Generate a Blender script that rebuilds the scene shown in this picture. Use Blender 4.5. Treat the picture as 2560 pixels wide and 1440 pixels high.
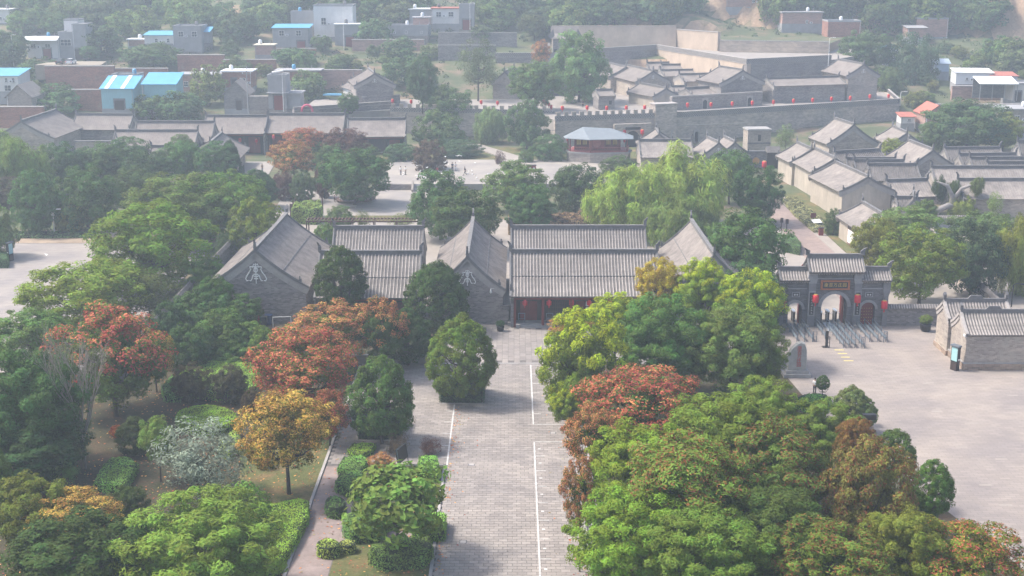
import bpy, bmesh, math, random
import numpy as np
from mathutils import Vector, Matrix

for o in list(bpy.data.objects): bpy.data.objects.remove(o)
SC = bpy.context.scene
COL = SC.collection

# ------------------------------------------------------------------ camera
FPX, PITCH, CAMH = 3300.0, math.radians(14.52), 46.0
cam_d = bpy.data.cameras.new('camera'); cam_d.sensor_width = 36.0
cam_d.lens = 36.0 * FPX / 2560.0
cam_d.clip_start = 0.5; cam_d.clip_end = 6000.0
cam = bpy.data.objects.new('camera', cam_d); COL.objects.link(cam)
cam.location = (0, 0, CAMH); cam.rotation_euler = (math.pi / 2 - PITCH, 0, 0)
SC.camera = cam

# ------------------------------------------------------------------ light
SUN_EL, SUN_AZ = math.radians(53), math.radians(-80)      # azimuth from +Y (view direction) towards +X
sd = Vector((math.sin(SUN_AZ) * math.cos(SUN_EL), math.cos(SUN_AZ) * math.cos(SUN_EL), math.sin(SUN_EL)))
W = bpy.data.worlds.new('World'); SC.world = W; W.use_nodes = True
nt = W.node_tree; nt.nodes.clear()
wo = nt.nodes.new('ShaderNodeOutputWorld'); wb = nt.nodes.new('ShaderNodeBackground')
sky = nt.nodes.new('ShaderNodeTexSky'); sky.sky_type = 'NISHITA'; sky.sun_disc = False
sky.sun_elevation = SUN_EL; sky.sun_rotation = SUN_AZ; sky.dust_density = 4.5; sky.air_density = 1.0; sky.ozone_density = .6
sky.altitude = 100
wb.inputs['Strength'].default_value = 0.15
nt.links.new(sky.outputs[0], wb.inputs[0]); nt.links.new(wb.outputs[0], wo.inputs[0])
sun_d = bpy.data.lights.new('sun', 'SUN'); sun_d.energy = 2.6; sun_d.angle = math.radians(8.0)
sun_d.color = (1.0, 0.94, 0.85)
sun = bpy.data.objects.new('sun', sun_d); COL.objects.link(sun)
sun.rotation_euler = sd.to_track_quat('Z', 'Y').to_euler()
SC.view_settings.view_transform = 'Standard'; SC.view_settings.look = 'None'
SC.view_settings.gamma = 1.0; SC.view_settings.use_curve_mapping = False
SC.view_settings.exposure = 0.97
cy = SC.cycles
cy.max_bounces = 5; cy.diffuse_bounces = 3; cy.glossy_bounces = 2; cy.transmission_bounces = 3
cy.transparent_max_bounces = 4; cy.volume_bounces = 1
cy.use_denoising = True; cy.caustics_reflective = False; cy.caustics_refractive = False
cy.sample_clamp_indirect = 4.0
# ------------------------------------------------------------------ placing: a point seen at a photo pixel, on a level or at a distance
_c, _s = math.cos(PITCH), math.sin(PITCH)
def ray(px, py):
    u = (px - 1280) / FPX; v = (720 - py) / FPX
    return u, _c + v * _s, -_s + v * _c
def G(px, py, z=0.0):
    x, y, w = ray(px, py); t = (z - CAMH) / w
    return Vector((x * t, y * t, z))
def A(px, py, Y):
    x, y, w = ray(px, py); t = Y / y
    return Vector((x * t, Y, CAMH + w * t))

# ------------------------------------------------------------------ materials
MATS = {}
def _mat(name):
    m = bpy.data.materials.new(name); m.use_nodes = True
    n = m.node_tree; b = n.nodes['Principled BSDF']; MATS[name] = m
    return m, n, b
def _noise(n, scale, detail=4, rough=.6, coord='Object', vec=None):
    t = n.nodes.new('ShaderNodeTexNoise'); t.inputs['Scale'].default_value = scale
    t.inputs['Detail'].default_value = detail; t.inputs['Roughness'].default_value = rough
    if vec is None:
        g = n.nodes.new('ShaderNodeTexCoord'); vec = g.outputs[coord]
    n.links.new(vec, t.inputs['Vector']); return t
def _ramp(n, fac, stops):
    r = n.nodes.new('ShaderNodeValToRGB'); e = r.color_ramp.elements
    while len(e) < len(stops): e.new(.5)
    for i, (p, c) in enumerate(stops):
        e[i].position = p; e[i].color = (c[0], c[1], c[2], 1)
    n.links.new(fac, r.inputs[0]); return r
def _mixc(n, fac, a, b, mode='MIX'):
    m = n.nodes.new('ShaderNodeMix'); m.data_type = 'RGBA'; m.blend_type = mode
    for inp, v in ((0, fac), (6, a), (7, b)):
        if isinstance(v, (int, float)): m.inputs[inp].default_value = v
        elif isinstance(v, tuple): m.inputs[inp].default_value = (v[0], v[1], v[2], 1)
        else: n.links.new(v, m.inputs[inp])
    return m.outputs[2]
def _bump(n, b, h, strength=.4, dist=.05):
    p = n.nodes.new('ShaderNodeBump'); p.inputs['Strength'].default_value = strength; p.inputs['Distance'].default_value = dist
    n.links.new(h, p.inputs['Height']); n.links.new(p.outputs[0], b.inputs['Normal'])
def sh(c, k): return tuple(min(1, v * k) for v in c)
def mat(name, c, rough=.8, var=.18, scale=1.5, metal=0, bump=.0, coord='Object', streak=None):
    """plain weathered surface: colour with two scales of mottling"""
    if name in MATS: return MATS[name]
    m, n, b = _mat(name)
    vec = None
    if streak:
        g = n.nodes.new('ShaderNodeTexCoord'); mp = n.nodes.new('ShaderNodeMapping')
        mp.inputs['Scale'].default_value = streak; n.links.new(g.outputs[coord], mp.inputs[0]); vec = mp.outputs[0]
    t1 = _noise(n, scale, 5, .65, coord, vec); t2 = _noise(n, scale * 9, 2, .6, coord, vec)
    r1 = _ramp(n, t1.outputs[0], [(.3, sh(c, 1 - var)), (.7, sh(c, 1 + var))])
    r2 = _ramp(n, t2.outputs[0], [(.3, (1 - var * .6,) * 3), (.7, (1, 1, 1))])
    ob = n.nodes.new('ShaderNodeNewGeometry'); t3 = _noise(n, .33, 5, .7, vec=ob.outputs['Position']); r3 = _ramp(n, t3.outputs[0], [(.3, (1 - var * .9, 1 - var * .9, 1 - var * .85)), (.68, (1 + var * .35,) * 3)])
    n.links.new(_mixc(n, 1.0, _mixc(n, 1.0, r1.outputs[0], r2.outputs[0], 'MULTIPLY'), r3.outputs[0], 'MULTIPLY'), b.inputs['Base Color'])
    b.inputs['Roughness'].default_value = rough; b.inputs['Metallic'].default_value = metal
    if bump: _bump(n, b, t2.outputs[0], bump, .03)
    return m
def brick_mat(name, c, mortar, bw=.5, bh=.13, var=.25, stain=None, plane='wall', bump=.4, msize=.012):
    """coursed brick / block / paver; courses run level on any vertical face ('wall') or lie flat ('floor')"""
    if name in MATS: return MATS[name]
    m, n, b = _mat(name)
    g = n.nodes.new('ShaderNodeTexCoord'); sp = n.nodes.new('ShaderNodeSeparateXYZ'); n.links.new(g.outputs['Object'], sp.inputs[0])
    cb = n.nodes.new('ShaderNodeCombineXYZ')
    if plane == 'wall':
        ad = n.nodes.new('ShaderNodeMath'); n.links.new(sp.outputs[0], ad.inputs[0]); n.links.new(sp.outputs[1], ad.inputs[1])
        n.links.new(ad.outputs[0], cb.inputs[0]); n.links.new(sp.outputs[2], cb.inputs[1])
    else:
        n.links.new(sp.outputs[0], cb.inputs[0]); n.links.new(sp.outputs[1], cb.inputs[1])
    br = n.nodes.new('ShaderNodeTexBrick'); n.links.new(cb.outputs[0], br.inputs['Vector'])
    br.inputs['Scale'].default_value = 1; br.inputs['Brick Width'].default_value = bw; br.inputs['Row Height'].default_value = bh
    br.inputs['Mortar Size'].default_value = msize; br.inputs['Mortar Smooth'].default_value = .2
    br.inputs['Color1'].default_value = (*sh(c, 1 - var), 1); br.inputs['Color2'].default_value = (*sh(c, 1 + var), 1)
    br.inputs['Mortar'].default_value = (*mortar, 1)
    mp = n.nodes.new('ShaderNodeMapping'); mp.inputs['Scale'].default_value = (.25, .25, 1.4) if plane == 'wall' else (.5, 1.2, 1)
    n.links.new(g.outputs['Object'], mp.inputs[0])
    t = _noise(n, 1.0, 6, .65, vec=mp.outputs[0]); r = _ramp(n, t.outputs[0], [(.28, (.68,) * 3), (.5, (1, 1, 1)), (.75, (1.22, 1.2, 1.17))] if plane == 'wall' else [(.3, (.9,) * 3), (.7, (1.07, 1.06, 1.05))])
    col = _mixc(n, 1.0, br.outputs[0], r.outputs[0], 'MULTIPLY')
    t3 = _noise(n, .16, 3, .5); r3 = _ramp(n, t3.outputs[0], [(.35, (.84, .84, .87)), (.65, (1.1, 1.08, 1.04))])
    col = _mixc(n, 1.0, col, r3.outputs[0], 'MULTIPLY')
    if stain:
        t4 = _noise(n, .5, 5, .7); r4 = _ramp(n, t4.outputs[0], [(.55, (0, 0, 0)), (.68, (1, 1, 1))])
        col = _mixc(n, r4.outputs[0], col, stain)
    n.links.new(col, b.inputs['Base Color']); b.inputs['Roughness'].default_value = .85
    _bump(n, b, br.outputs['Fac'], -bump, .02)
    return m
def leaf_mat(name, pod=None, trans=.3, hue=.05):
    """foliage: the object's own colour varied leaf by leaf; 'pod' is the colour of seed pods / turned leaves"""
    if name in MATS: return MATS[name]
    m, n, b = _mat(name)
    oi = n.nodes.new('ShaderNodeObjectInfo'); at = n.nodes.new('ShaderNodeAttribute'); at.attribute_name = 'var'
    hs = n.nodes.new('ShaderNodeHueSaturation'); n.links.new(oi.outputs['Color'], hs.inputs['Color'])
    mr = n.nodes.new('ShaderNodeMapRange'); mr.inputs['To Min'].default_value = .5 - hue; mr.inputs['To Max'].default_value = .5 + hue * .6
    n.links.new(at.outputs['Fac'], mr.inputs[0]); n.links.new(mr.outputs[0], hs.inputs['Hue'])
    mv = n.nodes.new('ShaderNodeMapRange'); mv.inputs['To Min'].default_value = .45; mv.inputs['To Max'].default_value = 1.65
    n.links.new(at.outputs['Fac'], mv.inputs[0]); n.links.new(mv.outputs[0], hs.inputs['Value'])
    col = hs.outputs[0]
    if pod:
        ap = n.nodes.new('ShaderNodeAttribute'); ap.attribute_name = 'pod'
        h2 = n.nodes.new('ShaderNodeHueSaturation'); h2.inputs['Color'].default_value = (*pod, 1)
        n.links.new(mr.outputs[0], h2.inputs['Hue']); n.links.new(mv.outputs[0], h2.inputs['Value'])
        col = _mixc(n, ap.outputs['Fac'], col, h2.outputs[0])
    n.links.new(col, b.inputs['Base Color']); b.inputs['Roughness'].default_value = .7
    b.inputs['Specular IOR Level'].default_value = .08
    tr = n.nodes.new('ShaderNodeBsdfTranslucent'); n.links.new(col, tr.inputs['Color'])
    mx = n.nodes.new('ShaderNodeMixShader'); mx.inputs[0].default_value = trans
    n.links.new(b.outputs[0], mx.inputs[1]); n.links.new(tr.outputs[0], mx.inputs[2])
    n.links.new(mx.outputs[0], n.nodes['Material Output'].inputs['Surface'])
    return m

# ------------------------------------------------------------------ mesh building
class MB:
    def __init__(s): s.v = []; s.f = []
    def add(s, vs, fs):
        k = len(s.v); s.v += [tuple(p) for p in vs]; s.f += [tuple(i + k for i in f) for f in fs]; return s
    def box(s, x0, x1, y0, y1, z0, z1):
        return s.add([(x0, y0, z0), (x1, y0, z0), (x1, y1, z0), (x0, y1, z0), (x0, y0, z1), (x1, y0, z1), (x1, y1, z1), (x0, y1, z1)],
                     [(3, 2, 1, 0), (4, 5, 6, 7), (0, 1, 5, 4), (1, 2, 6, 5), (2, 3, 7, 6), (3, 0, 4, 7)])
    def cbox(s, cx, cy, z0, sx, sy, h): return s.box(cx - sx / 2, cx + sx / 2, cy - sy / 2, cy + sy / 2, z0, z0 + h)
    def prism(s, poly, z0, z1):
        """outline in XY (counter-clockwise) raised from z0 to z1"""
        n = len(poly)
        return s.add([(p[0], p[1], z0) for p in poly] + [(p[0], p[1], z1) for p in poly],
                     [tuple(range(n - 1, -1, -1)), tuple(range(n, 2 * n))] + [(i, (i + 1) % n, n + (i + 1) % n, n + i) for i in range(n)])
    def ext_x(s, poly, x0, x1):
        """outline in YZ (counter-clockwise seen from +X) drawn out along X"""
        n = len(poly)
        return s.add([(x0, p[0], p[1]) for p in poly] + [(x1, p[0], p[1]) for p in poly],
                     [tuple(range(n - 1, -1, -1)), tuple(range(n, 2 * n))] + [(i, (i + 1) % n, n + (i + 1) % n, n + i) for i in range(n)])
    def ext_y(s, poly, y0, y1):
        """outline in XZ (counter-clockwise seen from -Y) drawn out along Y"""
        n = len(poly)
        return s.add([(p[0], y0, p[1]) for p in poly] + [(p[0], y1, p[1]) for p in poly],
                     [tuple(range(n)), tuple(range(2 * n - 1, n - 1, -1))] + [((i + 1) % n, i, n + i, n + (i + 1) % n) for i in range(n)])
    def strip_x(s, prof, x0, x1, th):
        """a sheet of thickness th that follows the YZ line 'prof', drawn out along X (convex pieces, no big ngon)"""
        for (a, b) in zip(prof[:-1], prof[1:]):
            d = Vector((b[0] - a[0], b[1] - a[1])); nrm = Vector((-d.y, d.x)).normalized() * th
            if nrm.y > 0: nrm = -nrm
            q = [(a[0], a[1]), (b[0], b[1]), (b[0] + nrm.x, b[1] + nrm.y), (a[0] + nrm.x, a[1] + nrm.y)]
            s.ext_x(q, x0, x1)
        return s
    def tube(s, pts, r, n=6, cap=True):
        pts = [Vector(p) for p in pts]; rs = r if isinstance(r, (list, tuple)) else [r] * len(pts)
        k = len(s.v); ref = None
        for i, p in enumerate(pts):
            d = (pts[min(i + 1, len(pts) - 1)] - pts[max(i - 1, 0)]).normalized()
            if ref is None: ref = d.orthogonal().normalized()
            a = (ref - d * ref.dot(d)); a = a.normalized() if a.length > 1e-6 else d.orthogonal().normalized()
            ref = a; b = d.cross(a)
            for j in range(n):
                t = 2 * math.pi * j / n
                s.v.append(tuple(p + a * math.cos(t) * rs[i] + b * math.sin(t) * rs[i]))
        for i in range(len(pts) - 1):
            for j in range(n):
                s.f.append((k + i * n + j, k + i * n + (j + 1) % n, k + (i + 1) * n + (j + 1) % n, k + (i + 1) * n + j))
        if cap:
            s.f.append(tuple(k + j for j in range(n - 1, -1, -1))); e = k + (len(pts) - 1) * n
            s.f.append(tuple(e + j for j in range(n)))
        return s
    def lathe(s, prof, n=10, c=(0, 0), sq=0):
        k = len(s.v)
        for r, z in prof:
            for j in range(n):
                t = 2 * math.pi * j / n; s.v.append((c[0] + r * math.cos(t), c[1] + r * math.sin(t), z))
        for i in range(len(prof) - 1):
            for j in range(n):
                s.f.append((k + i * n + j, k + i * n + (j + 1) % n, k + (i + 1) * n + (j + 1) % n, k + (i + 1) * n + j))
        s.f.append(tuple(k + j for j in range(n - 1, -1, -1))); e = k + (len(prof) - 1) * n
        s.f.append(tuple(e + j for j in range(n)))
        return s
    def mesh(s, name, m=None, smooth=False):
        me = bpy.data.meshes.new(name); me.from_pydata(s.v, [], s.f); me.update()
        if m: me.materials.append(m)
        if smooth: me.polygons.foreach_set('use_smooth', [True] * len(me.polygons))
        return me
def link(name, data, parent=None, loc=None, rz=None, scale=None):
    o = bpy.data.objects.new(name, data); COL.objects.link(o)
    if parent: o.parent = parent
    if loc is not None: o.location = loc
    if rz is not None: o.rotation_euler = (0, 0, rz)
    if scale is not None: o.scale = scale
    return o
def put(name, mb, m, parent=None, smooth=False, **k): return link(name, mb.mesh(name, m, smooth), parent, **k)
def tag(o, label, cat, group=None, kind=None):
    o['label'] = label; o['category'] = cat
    if group: o['group'] = group
    if kind: o['kind'] = kind
    return o
def thing(name, label, cat, loc=(0, 0, 0), rz=0, group=None):
    return tag(link(name, None, None, loc, rz), label, cat, group, 'thing')
def structure(name, mb, m, label=None, parent=None, **k):
    o = put(name, mb, m, parent, **k)
    if parent is None: o['kind'] = 'structure'
    if label: o['label'] = label
    return o
def copy_tree(o, parent=None):
    c = o.copy(); COL.objects.link(c); c.parent = parent
    for ch in o.children: copy_tree(ch, c)
    return c
def np_mesh(name, V, Q, m=None, attrs=None, smooth=False):
    """quads from numpy arrays"""
    me = bpy.data.meshes.new(name); nv, nf = len(V), len(Q); k = Q.shape[1]
    me.vertices.add(nv); me.vertices.foreach_set('co', V.astype(np.float32).ravel())
    me.loops.add(nf * k); me.loops.foreach_set('vertex_index', Q.astype(np.int32).ravel())
    me.polygons.add(nf); me.polygons.foreach_set('loop_start', np.arange(0, nf * k, k, dtype=np.int32))
    me.polygons.foreach_set('loop_total', np.full(nf, k, dtype=np.int32))
    me.polygons.foreach_set('use_smooth', np.full(nf, smooth, dtype=bool))
    me.update(calc_edges=True)
    for a, d in (attrs or {}).items():
        at = me.attributes.new(a, 'FLOAT', 'FACE'); at.data.foreach_set('value', d.astype(np.float32))
    if m: me.materials.append(m)
    return me
# ------------------------------------------------------------------ terrain
def sstep(a, b, x):
    t = np.clip((x - a) / (b - a), 0, 1); return t * t * (3 - 2 * t)
def fbm(X, Y, s):
    X = X / s; Y = Y / s
    return (np.sin(X * 1.7 + 1.3 * np.sin(Y * 1.1)) + np.sin(Y * 1.9 + 1.7 * np.sin(X * .8 + 2)) +
            .5 * np.sin(X * 4.1 + Y * 2.3 + 1) + .5 * np.sin(Y * 4.7 - X * 3.1 + 2.2) + .3 * np.sin(X * 9.1 + 3 * np.sin(Y * 3.7))) / 3.3
def terrain(X, Y):
    X = np.asarray(X, float); Y = np.asarray(Y, float)
    y0 = 320 + 14 * sstep(95, 112, X)
    r = np.clip(Y - y0, 0, None)
    g = .16 * r + .02 * np.clip(Y - 470, 0, None)
    g = g + fbm(X, Y, 23) * 1.3 * sstep(8, 40, r)
    # loess bluffs on the right and a scarp on the left
    wob = 5 * fbm(X, Y, 11) + 3.0 * fbm(X + 50, Y, 4.5)
    g = g + 14 * sstep(-4, 4, Y - 450 + 13 * sstep(146, 160, X) + wob) * sstep(55, 78, X)
    g = g + 6 * sstep(-4, 4, Y - 432 + wob) * sstep(10, 30, X) * (1 - sstep(55, 78, X))
    g = g + 5 * sstep(-3, 3, Y - 455 + wob) * (1 - sstep(-40, -20, X)) * sstep(-120, -90, X)
    # ground stays low under the walled terraces
    ins = sstep(6, 9, X) * (1 - sstep(100, 104, X)) * (1 - sstep(396, 401, Y + .9 * np.clip(X - 46, 0, 18)))
    g = g * (1 - ins) + np.minimum(g, 2.0) * ins
    ins2 = sstep(-58, -55, X) * (1 - sstep(7, 9, X)) * (1 - sstep(338, 342, Y))
    g = g * (1 - ins2) + np.minimum(g, 1.0) * ins2
    return np.where(g > 36, 36 + 12 * (1 - np.exp(-(g - 36) / 12)), g)      # the hill levels out to a plateau
def T(px, py, lo=60., hi=1400., off=0.):
    """point of the ground (terrain + off) seen at a photo pixel"""
    x, y, w = ray(px, py)
    Ys = np.arange(lo, hi, .5); t = Ys / y
    d = (CAMH + w * t) - (terrain(x * t, Ys) + off)
    i = np.argmax(d < 0) if (d < 0).any() else len(Ys) - 1
    Yv = Ys[i]; tt = Yv / y
    return Vector((x * tt, Yv, float(terrain(x * tt, Yv))))
gx = np.concatenate([np.arange(-900, -200, 35), np.arange(-200, 200, 2.2), np.arange(200, 901, 35)])
gy = np.concatenate([np.arange(-120, 300, 12), np.arange(300, 560, 2.2), np.arange(560, 1500, 30)])
XX, YY = np.meshgrid(gx, gy); ZZ = terrain(XX, YY)
V = np.stack([XX.ravel(), YY.ravel(), ZZ.ravel()], 1)
nx, ny = len(gx), len(gy)
ii = (np.arange(ny - 1)[:, None] * nx + np.arange(nx - 1)[None]).ravel()
Q = np.stack([ii, ii + 1, ii + nx + 1, ii + nx], 1)
m, n, b = _mat('earth_and_grass')
ge = n.nodes.new('ShaderNodeNewGeometry'); sp = n.nodes.new('ShaderNodeSeparateXYZ'); n.links.new(ge.outputs['True Normal'], sp.inputs[0])
t1 = _noise(n, .12, 6, .7); t2 = _noise(n, 1.2, 4, .7)
gr = _ramp(n, t1.outputs[0], [(.28, (.05, .075, .028)), (.5, (.085, .1, .042)), (.62, (.17, .125, .08)), (.78, (.25, .17, .115))])
lo = _ramp(n, t2.outputs[0], [(.3, (.26, .17, .11)), (.7, (.42, .3, .2))])
sl = _ramp(n, sp.outputs[2], [(.5, (1, 1, 1)), (.86, (0, 0, 0))])
n.links.new(_mixc(n, sl.outputs[0], gr.outputs[0], lo.outputs[0]), b.inputs['Base Color']); b.inputs['Roughness'].default_value = .95
_bump(n, b, t2.outputs[0], .6, .4)
terr = link('ground', np_mesh('ground', V, Q, m, smooth=True)); terr['kind'] = 'structure'; terr['label'] = 'earth ground rising to the loess hillside behind the village'
# ------------------------------------------------------------------ surfaces of the old buildings
BRICK = brick_mat('grey_brick', (.225, .205, .198), (.29, .275, .268), .42, .16, .28)
BRICK_W = brick_mat('warm_grey_brick', (.34, .295, .255), (.42, .375, .33), .42, .16, .22, stain=(.4, .36, .31))
BRICK_D = brick_mat('dark_grey_brick', (.14, .138, .145), (.2, .198, .2), .42, .16, .25)
PLASTER = mat('lime_plaster', (.44, .385, .32), .9, .16, .7, streak=(1, 1, .35))  # warm tone is partly sunlight put into the plaster colour
FORT = brick_mat('fortress_brick', (.4, .345, .3), (.46, .41, .37), .6, .28, .2, stain=(.43, .37, .31))
REDBRICK = brick_mat('red_brick', (.3, .12, .085), (.34, .28, .24), .4, .16, .25, stain=(.3, .2, .16))
STONE = mat('cut_stone', (.33, .32, .31), .85, .15, 1.2)
TRIM = mat('pale_brick_trim', (.38, .35, .33), .85, .14, 2)
TILE = mat('roof_tile', (.155, .142, .135), .85, .3, 1.4, bump=.3)
TILE_L = mat('cover_tile', (.36, .325, .3), .8, .34, 2.2, bump=.3)
TILE_P = mat('pan_tile', (.285, .252, .23), .88, .26, .9, bump=.25)
TILE_F = mat('far_roof_tile', (.24, .21, .193), .9, .2, .6, bump=.2)
RIDGE = mat('ridge_brick', (.17, .165, .165), .85, .2, 2)
WOOD_D = mat('dark_wood', (.045, .028, .024), .7, .3, 2, streak=(3, 3, .4))
WOOD_R = mat('red_lacquer', (.2, .025, .022), .55, .2, 2)
WOOD_B = mat('brown_timber', (.12, .065, .045), .8, .25, 3)
RED = mat('lantern_red', (.62, .01, .03), .55, .12, 4)
GOLD = mat('gold_paint', (.6, .4, .1), .5, .15, 4)
BLACK = mat('black_lacquer', (.018, .018, .02), .5, .2, 4)
WHITE = mat('white_paint', (.78, .77, .75), .7, .06, 2)
GLASS = mat('window_glass', (.05, .06, .075), .15, .2, 1)
WPLASTER = mat('white_render', (.68, .67, .66), .85, .08, .6, streak=(1, 1, .3))
ORD = ['first', 'second', 'third', 'fourth', 'fifth', 'sixth', 'seventh', 'eighth', 'ninth', 'tenth', 'eleventh', 'twelfth', 'thirteenth', 'fourteenth', 'fifteenth', 'sixteenth', 'seventeenth', 'eighteenth', 'nineteenth', 'twentieth']

def roofline(rh, ez, half, n=7):
    """sagging slope from the ridge (y=0) out to the eave (y=half)"""
    out = []
    for i in range(n):
        t = i / (n - 1); out.append((half * t, ez + (rh - ez) * ((1 - t) * .7 + (1 - t) ** 2 * .3)))
    return out
def rib_mesh(prof, sgn, r=.09, n=5, lift=.0, m=None, xs=(0.,)):
    """half-round cover tiles running down one slope"""
    b = MB()
    for x in xs:
        k = len(b.v)
        for (y, z) in prof:
            for j in range(n):
                a = math.pi * j / (n - 1); b.v.append((x + r * math.cos(a), sgn * y, z + lift + r * math.sin(a)))
        for i in range(len(prof) - 1):
            for j in range(n - 1):
                q = (k + i * n + j, k + i * n + j + 1, k + (i + 1) * n + j + 1, k + (i + 1) * n + j)
                b.f.append(q if sgn > 0 else q[::-1])
        e = k + (len(prof) - 1) * n; b.f.append(tuple(e + j for j in range(n)))
    return b.mesh('tile_row', m)
EMB = {}
def emblem(parent, x, y, z, s, face):
    """white plaster scroll-work in the gable: stem, ring, arms and two long side scrolls"""
    if 'e' not in EMB:
        b = MB(); W_ = .065
        def ln(p): b.tube([(a, 0, c) for a, c in p], W_, 6)
        ln([(0, -1.15), (0, 1.1)]); ln([(-.25, -.35), (.25, -.35)]); ln([(-.2, -.1), (.2, -.1)]); ln([(-.22, -.6), (.22, -.6)])
        ln([(.2 * math.cos(t * .63), .35 + .2 * math.sin(t * .63)) for t in range(11)])
        for sg in (-1, 1):
            ln([(sg * .1, -.1), (sg * .35, -.25), (sg * .45, -.6), (sg * .6, -.85), (sg * .75, -.8)])
            ln([(sg * .05, .7), (sg * .3, .85), (sg * .35, .65)]); ln([(sg * .05, .55), (sg * .22, .62)])
            ln([(sg * .3, .75), (sg * .65, .72), (sg * .55, .45), (sg * .72, .1), (sg * .95, -.2), (sg * 1.15, -.6), (sg * 1.05, -.85), (sg * .85, -.8)])
            ln([(sg * .12, .95), (sg * .25, 1.05)])
        EMB['e'] = b.mesh('gable_emblem', WHITE)
    o = link('gable_emblem', EMB['e'], parent, (x, y, z), face, (s, s, s)); return o
def hall(name, label, P, Q_, Wd, eh, base=0., ov=.7, gv=.15, wall=None, roof=None, rib=None, parts=False, front=None, cat='hall', group=None,
         emb=None, trim=True, recess=1.8, horns=True, back=None, rr=.09, ridge_h=.45, embs=1.0, plinth=False, seam=False):
    """gabled hall with a sagging tiled roof; P and Q_ are the two ends of its ridge line"""
    P = Vector(P); Q_ = Vector(Q_); d = Q_ - P; L = math.hypot(d.x, d.y); rz = math.atan2(d.y, d.x)
    rh = (P.z + Q_.z) / 2 - base - ridge_h; wall = wall or BRICK; roof = roof or TILE_F
    t = thing(name, label, cat, ((P.x + Q_.x) / 2, (P.y + Q_.y) / 2, base), rz, group)
    half = Wd / 2 + ov; ez = eh - .15
    pr = roofline(rh, ez, half)
    zat = lambda y: float(np.interp(abs(y), [p[0] for p in pr], [p[1] for p in pr]))
    y0 = -Wd / 2 + (recess if front == 'open' else 0)
    ys = [y0] + [-p[0] for p in pr[::-1] if -p[0] > y0 + .05 and p[0] > 0] + [0] + [p[0] for p in pr[1:] if p[0] < Wd / 2 - .05] + [Wd / 2]
    poly = [(y0, -.6)] + [(Wd / 2, -.6)] + [(y, zat(y) - .12) for y in ys[::-1]]
    w = put('wall', MB().ext_x(poly, -L / 2, L / 2), wall, t)
    if front == 'open':      # gable walls run forward to the eave
        for sx in (-1, 1):
            yy = [-Wd / 2, (-Wd / 2 + y0) / 2, y0]
            po = [(-Wd / 2, -.6), (y0, -.6)] + [(y, zat(y) - .12) for y in yy[::-1]]
            xa, xb = sorted((sx * (L / 2 - .35), sx * L / 2)); put('gable_wall', MB().ext_x(po, xa, xb), wall, t)
    x0, x1 = -L / 2 - gv, L / 2 + gv
    b = MB()
    for sg in (-1, 1): b.strip_x([(sg * y, z) for y, z in pr], x0, x1, .2)
    r = put('roof', b, roof, t)
    rm = TILE_L if parts else roof
    if rib:
        n = max(2, int((x1 - x0) / rib)); xs = [x0 + (i + .5) * (x1 - x0) / n for i in range(n)]
        if parts:
            me = rib_mesh(pr, -1, rr, m=rm)
            for x in xs: link('tile_row', me, r, (x, 0, 0))
            o = link('rear_tiling', rib_mesh(pr, 1, rr, 4, m=rm, xs=xs), r); o['kind'] = 'stuff'
        else:
            for sg in (-1, 1):
                o = link('roof_tiling', rib_mesh(pr, sg, rr, 4, m=rm, xs=xs), r); o['kind'] = 'stuff'
    rb = MB().box(x0 + .05, x1 - .05, -.16, .16, rh - .12, rh + ridge_h - .1).box(x0 + .02, x1 - .02, -.24, .24, rh + ridge_h - .1, rh + ridge_h)
    put('ridge', rb, RIDGE, r)
    prh = [(y, z + .14) for y, z in pr[:-1]]
    for sx in (-1, 1):
        g = MB(); xc = sx * (L / 2 + gv - .12)
        for sg in (-1, 1):
            g.strip_x([(sg * y, z + .12) for y, z in pr], xc - .14, xc + .14, .2)
            g.strip_x([(sg * y, z + .26) for y, z in pr[:6]], xc - .08, xc + .08, .16)
        put('gable_ridge', g, RIDGE, r)
        if horns:
            h = MB().ext_x([(-.14, rh + .2), (.14, rh + .2), (.14, rh + ridge_h + .5), (-.14, rh + ridge_h + .5)], xc - .2, xc + .2)
            h.ext_y([(xc - .2, rh + ridge_h + .5), (xc + .2, rh + ridge_h + .5), (xc + sx * .42, rh + ridge_h + 1.05), (xc + sx * .2, rh + ridge_h + 1.0)], -.1, .1)
            put('ridge_ornament', h, BRICK_D, r)
            for sg in (-1, 1):
                yb, zb = pr[5]; hb = MB().box(xc - .1, xc + .1, sg * yb - .16, sg * yb + .16, zb + .1, zb + .5).box(xc - .07, xc + .07, sg * yb - .02, sg * yb + .14, zb + .5, zb + .85)
                put('roof_beast', hb, BRICK_D, r)
        if trim:
            g = MB(); xa, xb = sorted((sx * (L / 2 + .002), sx * (L / 2 + .07)))
            for sg in (-1, 1): g.strip_x([(sg * y, z - .2) for y, z in pr], xa, xb, .8)
            put('bargeboard', g, TRIM, t)
            g = MB(); xa, xb = sorted((sx * (L / 2 + .07), sx * (L / 2 + .14)))
            for sg in (-1, 1): g.strip_x([(sg * y, z - .2) for y, z in pr], xa, xb, .16)
            put('barge_moulding', g, STONE, t)
    if seam:
        for sg in (-1, 1): put('tile_course', MB().tube([(x0 + .2, sg * pr[3][0], pr[3][1] + rr * .9), (x1 - .2, sg * pr[3][0], pr[3][1] + rr * .9)], .055, 5), BRICK_D, r)
    if emb:
        for sx in emb: emblem(t, sx * (L / 2 + .12), 0, eh + (rh - eh) * .36, embs * (rh - eh) * .2, math.pi / 2)
    t['_L'] = L; t['_W'] = Wd
    if plinth: put('plinth', MB().box(-L / 2 - .08, L / 2 + .08, -Wd / 2 - .08, Wd / 2 + .08, -.5, .5), STONE, t)
    return t
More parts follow.
